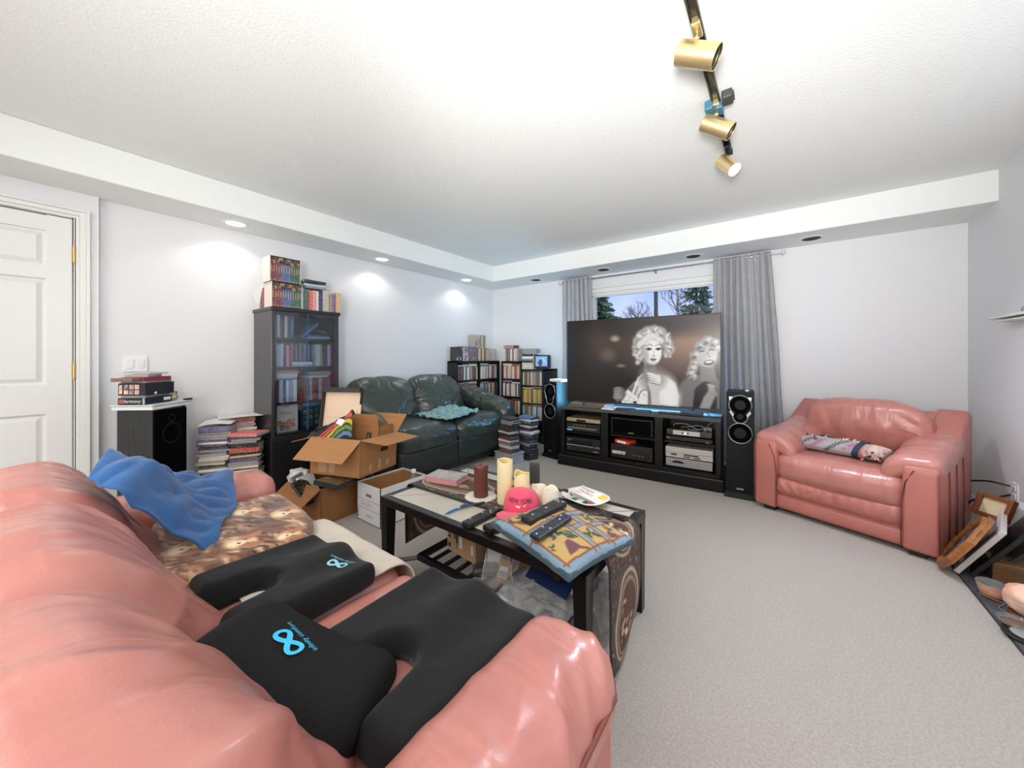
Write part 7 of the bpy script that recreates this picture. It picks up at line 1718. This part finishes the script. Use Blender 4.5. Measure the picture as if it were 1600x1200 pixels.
for i, s_ in enumerate(('Frog Holder', 'Lady Tinder', 'Hat Prairie')): text('lettering', s_, .026, m_ink, t, tmat((-.03+.03*i, .15, .008)) @ Matrix.Rotation(R(90), 4, 'Z'), narrow=.9)
g = G(); g.quad([(.02, .255, .0075), (.09, .255, .0075), (.09, .14, .0075)]); g.obj('torn_corner', m_sheetp, t)
t = thing('small_wooden_frame', 'small red wood frame with a yellow print, upper on the leaning frames', 'picture'); t.matrix_world = lean_m((.965, 3.27, .235), 24, Vector((.62, -.78, 0)), Vector((.78, .62, 0))); rframe(t, .15, .13, .02, .035, m_mahog, mat('print_yellow', (216, 190, 120), .6, var=.4, vscale=18, col2=(190, 180, 160)))
t = thing('clear_package', 'pale printed package standing by the outlets on the right wall', 'package'); t.matrix_world = lean_m((1.06, 3.36, .20), 20); g = G(); g.box((0, .06, 0), (.16, .13, .03), bev=.003); g.obj('carton', mat('carton_pale', (206, 202, 202), .4, bump=.03), t); g = G(); g.cyl((-.045, .09, .0155), .022, .002, seg=20); g.box((.02, .05, .0155), (.07, .006, .002)); g.obj('printing', m_cord, t)
t = thing('dark_stand', 'dark grey stand behind the small wooden frame, holding the packages up', 'box', (1.07, 3.33, .012), rz=72); g = G(); g.box((0, 0, .09), (.24, .16, .18), bev=.004); g.obj('body', mat('stand_dark', (62, 58, 54), .5, bump=.08, var=.2), t); g = G(); g.box((0, -.081, .1), (.18, .003, .14)); g.obj('door', m_black, t)
t = thing('wooden_box', 'brown wooden box on the slate hearth in front of the frames', 'box', (.985, 3.00, .0125), rz=-4); 
g = G(); g.box((0, 0, .045), (.22, .13, .09), bev=.003); g.obj('body', mat('box_wood', (134, 92, 54), .6, var=.4, vscale=10, stretch=(1, 1, 9), bump=.15), t); g = G(); g.box((0, 0, .093), (.225, .135, .008), bev=.002); g.obj('lid', mat('box_wood2', (142, 104, 66), .6, var=.3, vscale=9, bump=.1), t); g = G(); g.box((.05, -.067, .06), (.02, .004, .02)); g.obj('clasp', m_sil, t)
m_salt = mat('salt_rock', (232, 160, 116), .5, bump=.5, bscale=16, var=.8, vscale=6, col2=(240, 214, 200), emit=0)
t = thing('salt_lamp', 'rough pink salt rock lamp on the hearth', 'lamp', (.868, 2.60, .011))
me = soft((.13, .13, .13), .06, (10, 10, 10), 4, fn=lambda p, n: p*(1+.16*nz(n.x*1.6, n.y*1.6, n.z*1.6)+.05*nz(n.x*4, n.y*4, n.z*4))); finish('rock', me, m_salt, t, True, (0, 0, .085)); g = G(); g.cyl((0, 0, .012), .055, .024, seg=24); g.obj('base', m_mahog, t, smooth='auto')
m_gls = mat('thin_glass', (226, 230, 226), .05, trans=.8, alpha=.6, bump=.02)
def bowl(nm, label, x, y, r_, h_, m, cat, fill=None):
    t = thing(nm, label, cat, (x, y, .0115)); g = G(); g.lathe([(0, .002), (r_*.6, .002), (r_*.9, h_*.5), (r_, h_), (r_*.96, h_), (r_*.86, h_*.5), (r_*.55, .006), (0, .006)], seg=28); g.obj('bowl', m, t, smooth=True)
    if fill: g = G(); g.lathe([(0, .0065), (r_*.7, .007), (r_*.85, h_*.45), (r_*.5, h_*.55), (0, h_*.58)], seg=20); g.obj('contents', fill, t, smooth=True)
    return t
bowl('glass_bowl', 'clear glass bowl with an orange rim behind the salt rock on the hearth', .815, 2.745, .055, .065, m_gls, 'bowl', mat('amber_wax', (206, 120, 78), .4, bump=.05))
bowl('glass_bowl', 'low clear glass dish between the salt rock and the blue tumbler', .80, 2.50, .05, .03, m_gls, 'bowl', mat('brown_beads', (120, 92, 72), .5, bump=.4, bscale=60))
t = thing('blue_tumbler', 'clear tumbler with pale blue filling on the hearth', 'glass', (.835, 2.395, .0115)); g = G(); g.lathe([(0, .002), (.036, .002), (.04, .085), (.037, .085), (.034, .006), (0, .006)], seg=24); g.obj('glass', m_gls, t, smooth=True); g = G(); g.cyl((0, 0, .024), .0335, .034, seg=24); g.obj('filling', mat('blue_wax', (110, 186, 216), .3, bump=.03), t, smooth='auto')
t = thing('black_dish', 'flat black dish under a grey lid on the hearth edge', 'dish', (.79, 2.41, .0115)); t.location.x = .795; t.location.y = 2.41
g = G(); g.lathe([(0, 0), (.05, 0), (.06, .006), (.056, .008), (0, .005)], seg=28); g.obj('dish', m_black, t, smooth=True); g = G(); g.lathe([(0, .008), (.04, .008), (.043, .013), (.038, .016), (0, .015)], seg=28, c=(.006, .004, 0)); g.obj('lid', mat('lid_stone', (150, 148, 146), .5, bump=.05), t, smooth=True)
t.location = (.80, 2.425, .0115)
bpy.data.objects['blue_tumbler'].location = (.873, 2.445, .0115)
t = thing('terracotta_pot', 'small terracotta pot at the front of the hearth', 'pot', (.835, 2.325, .0115)); g = G(); g.lathe([(0, .002), (.03, .002), (.037, .055), (.044, .055), (.045, .075), (.039, .075), (.033, .03), (0, .03)], seg=28); g.obj('pot', mat('terracotta', (196, 118, 80), .7, bump=.1), t, smooth='auto'); g = G(); g.cyl((0, 0, .055), .037, .004, seg=24); g.obj('soil', m_cone, t)
cord('upper black power cable behind the rose armchair', [(1.17, 3.72, .335), (1.10, 3.76, .34), (1.03, 3.83, .31), (1.0, 3.95, .26)], .006, m_cordk)
cord('middle black power cable behind the rose armchair', [(1.17, 3.72, .28), (1.10, 3.70, .25), (1.02, 3.74, .20), (.98, 3.82, .06), (1.0, 3.95, .02)], .006, m_cordk)
cord('lower black power cable looping to the floor behind the rose armchair', [(1.17, 3.50, .27), (1.12, 3.52, .20), (1.06, 3.58, .12), (1.03, 3.66, .02), (1.05, 3.8, .012)], .005, m_cordk)
cord('thin clear wire lying on the slate hearth', [(.77, 2.74, .016), (.80, 2.70, .02), (.83, 2.69, .016), (.80, 2.62, .016), (.90, 2.52, .016)], .002, m_cord)
# crumbs of paper on the carpet
for i, (x, y) in enumerate(((-1.24, 1.05), (-.225, .69), (-.225, .52), (-.9, 1.02))):
    g = G(); g.box((0, 0, .002), (.012, .008, .003)); tag(g.obj('paper_scrap', m_sheetp, loc=(x, y, .001), rot=(0, 0, i)), ['tiny paper scrap on the carpet left of the black seat pad', 'tiny paper scrap beside the front of the near sofa arm', 'second tiny paper scrap along the near sofa arm', 'tiny paper scrap between the black seat pad and the table'][i], 'paper')
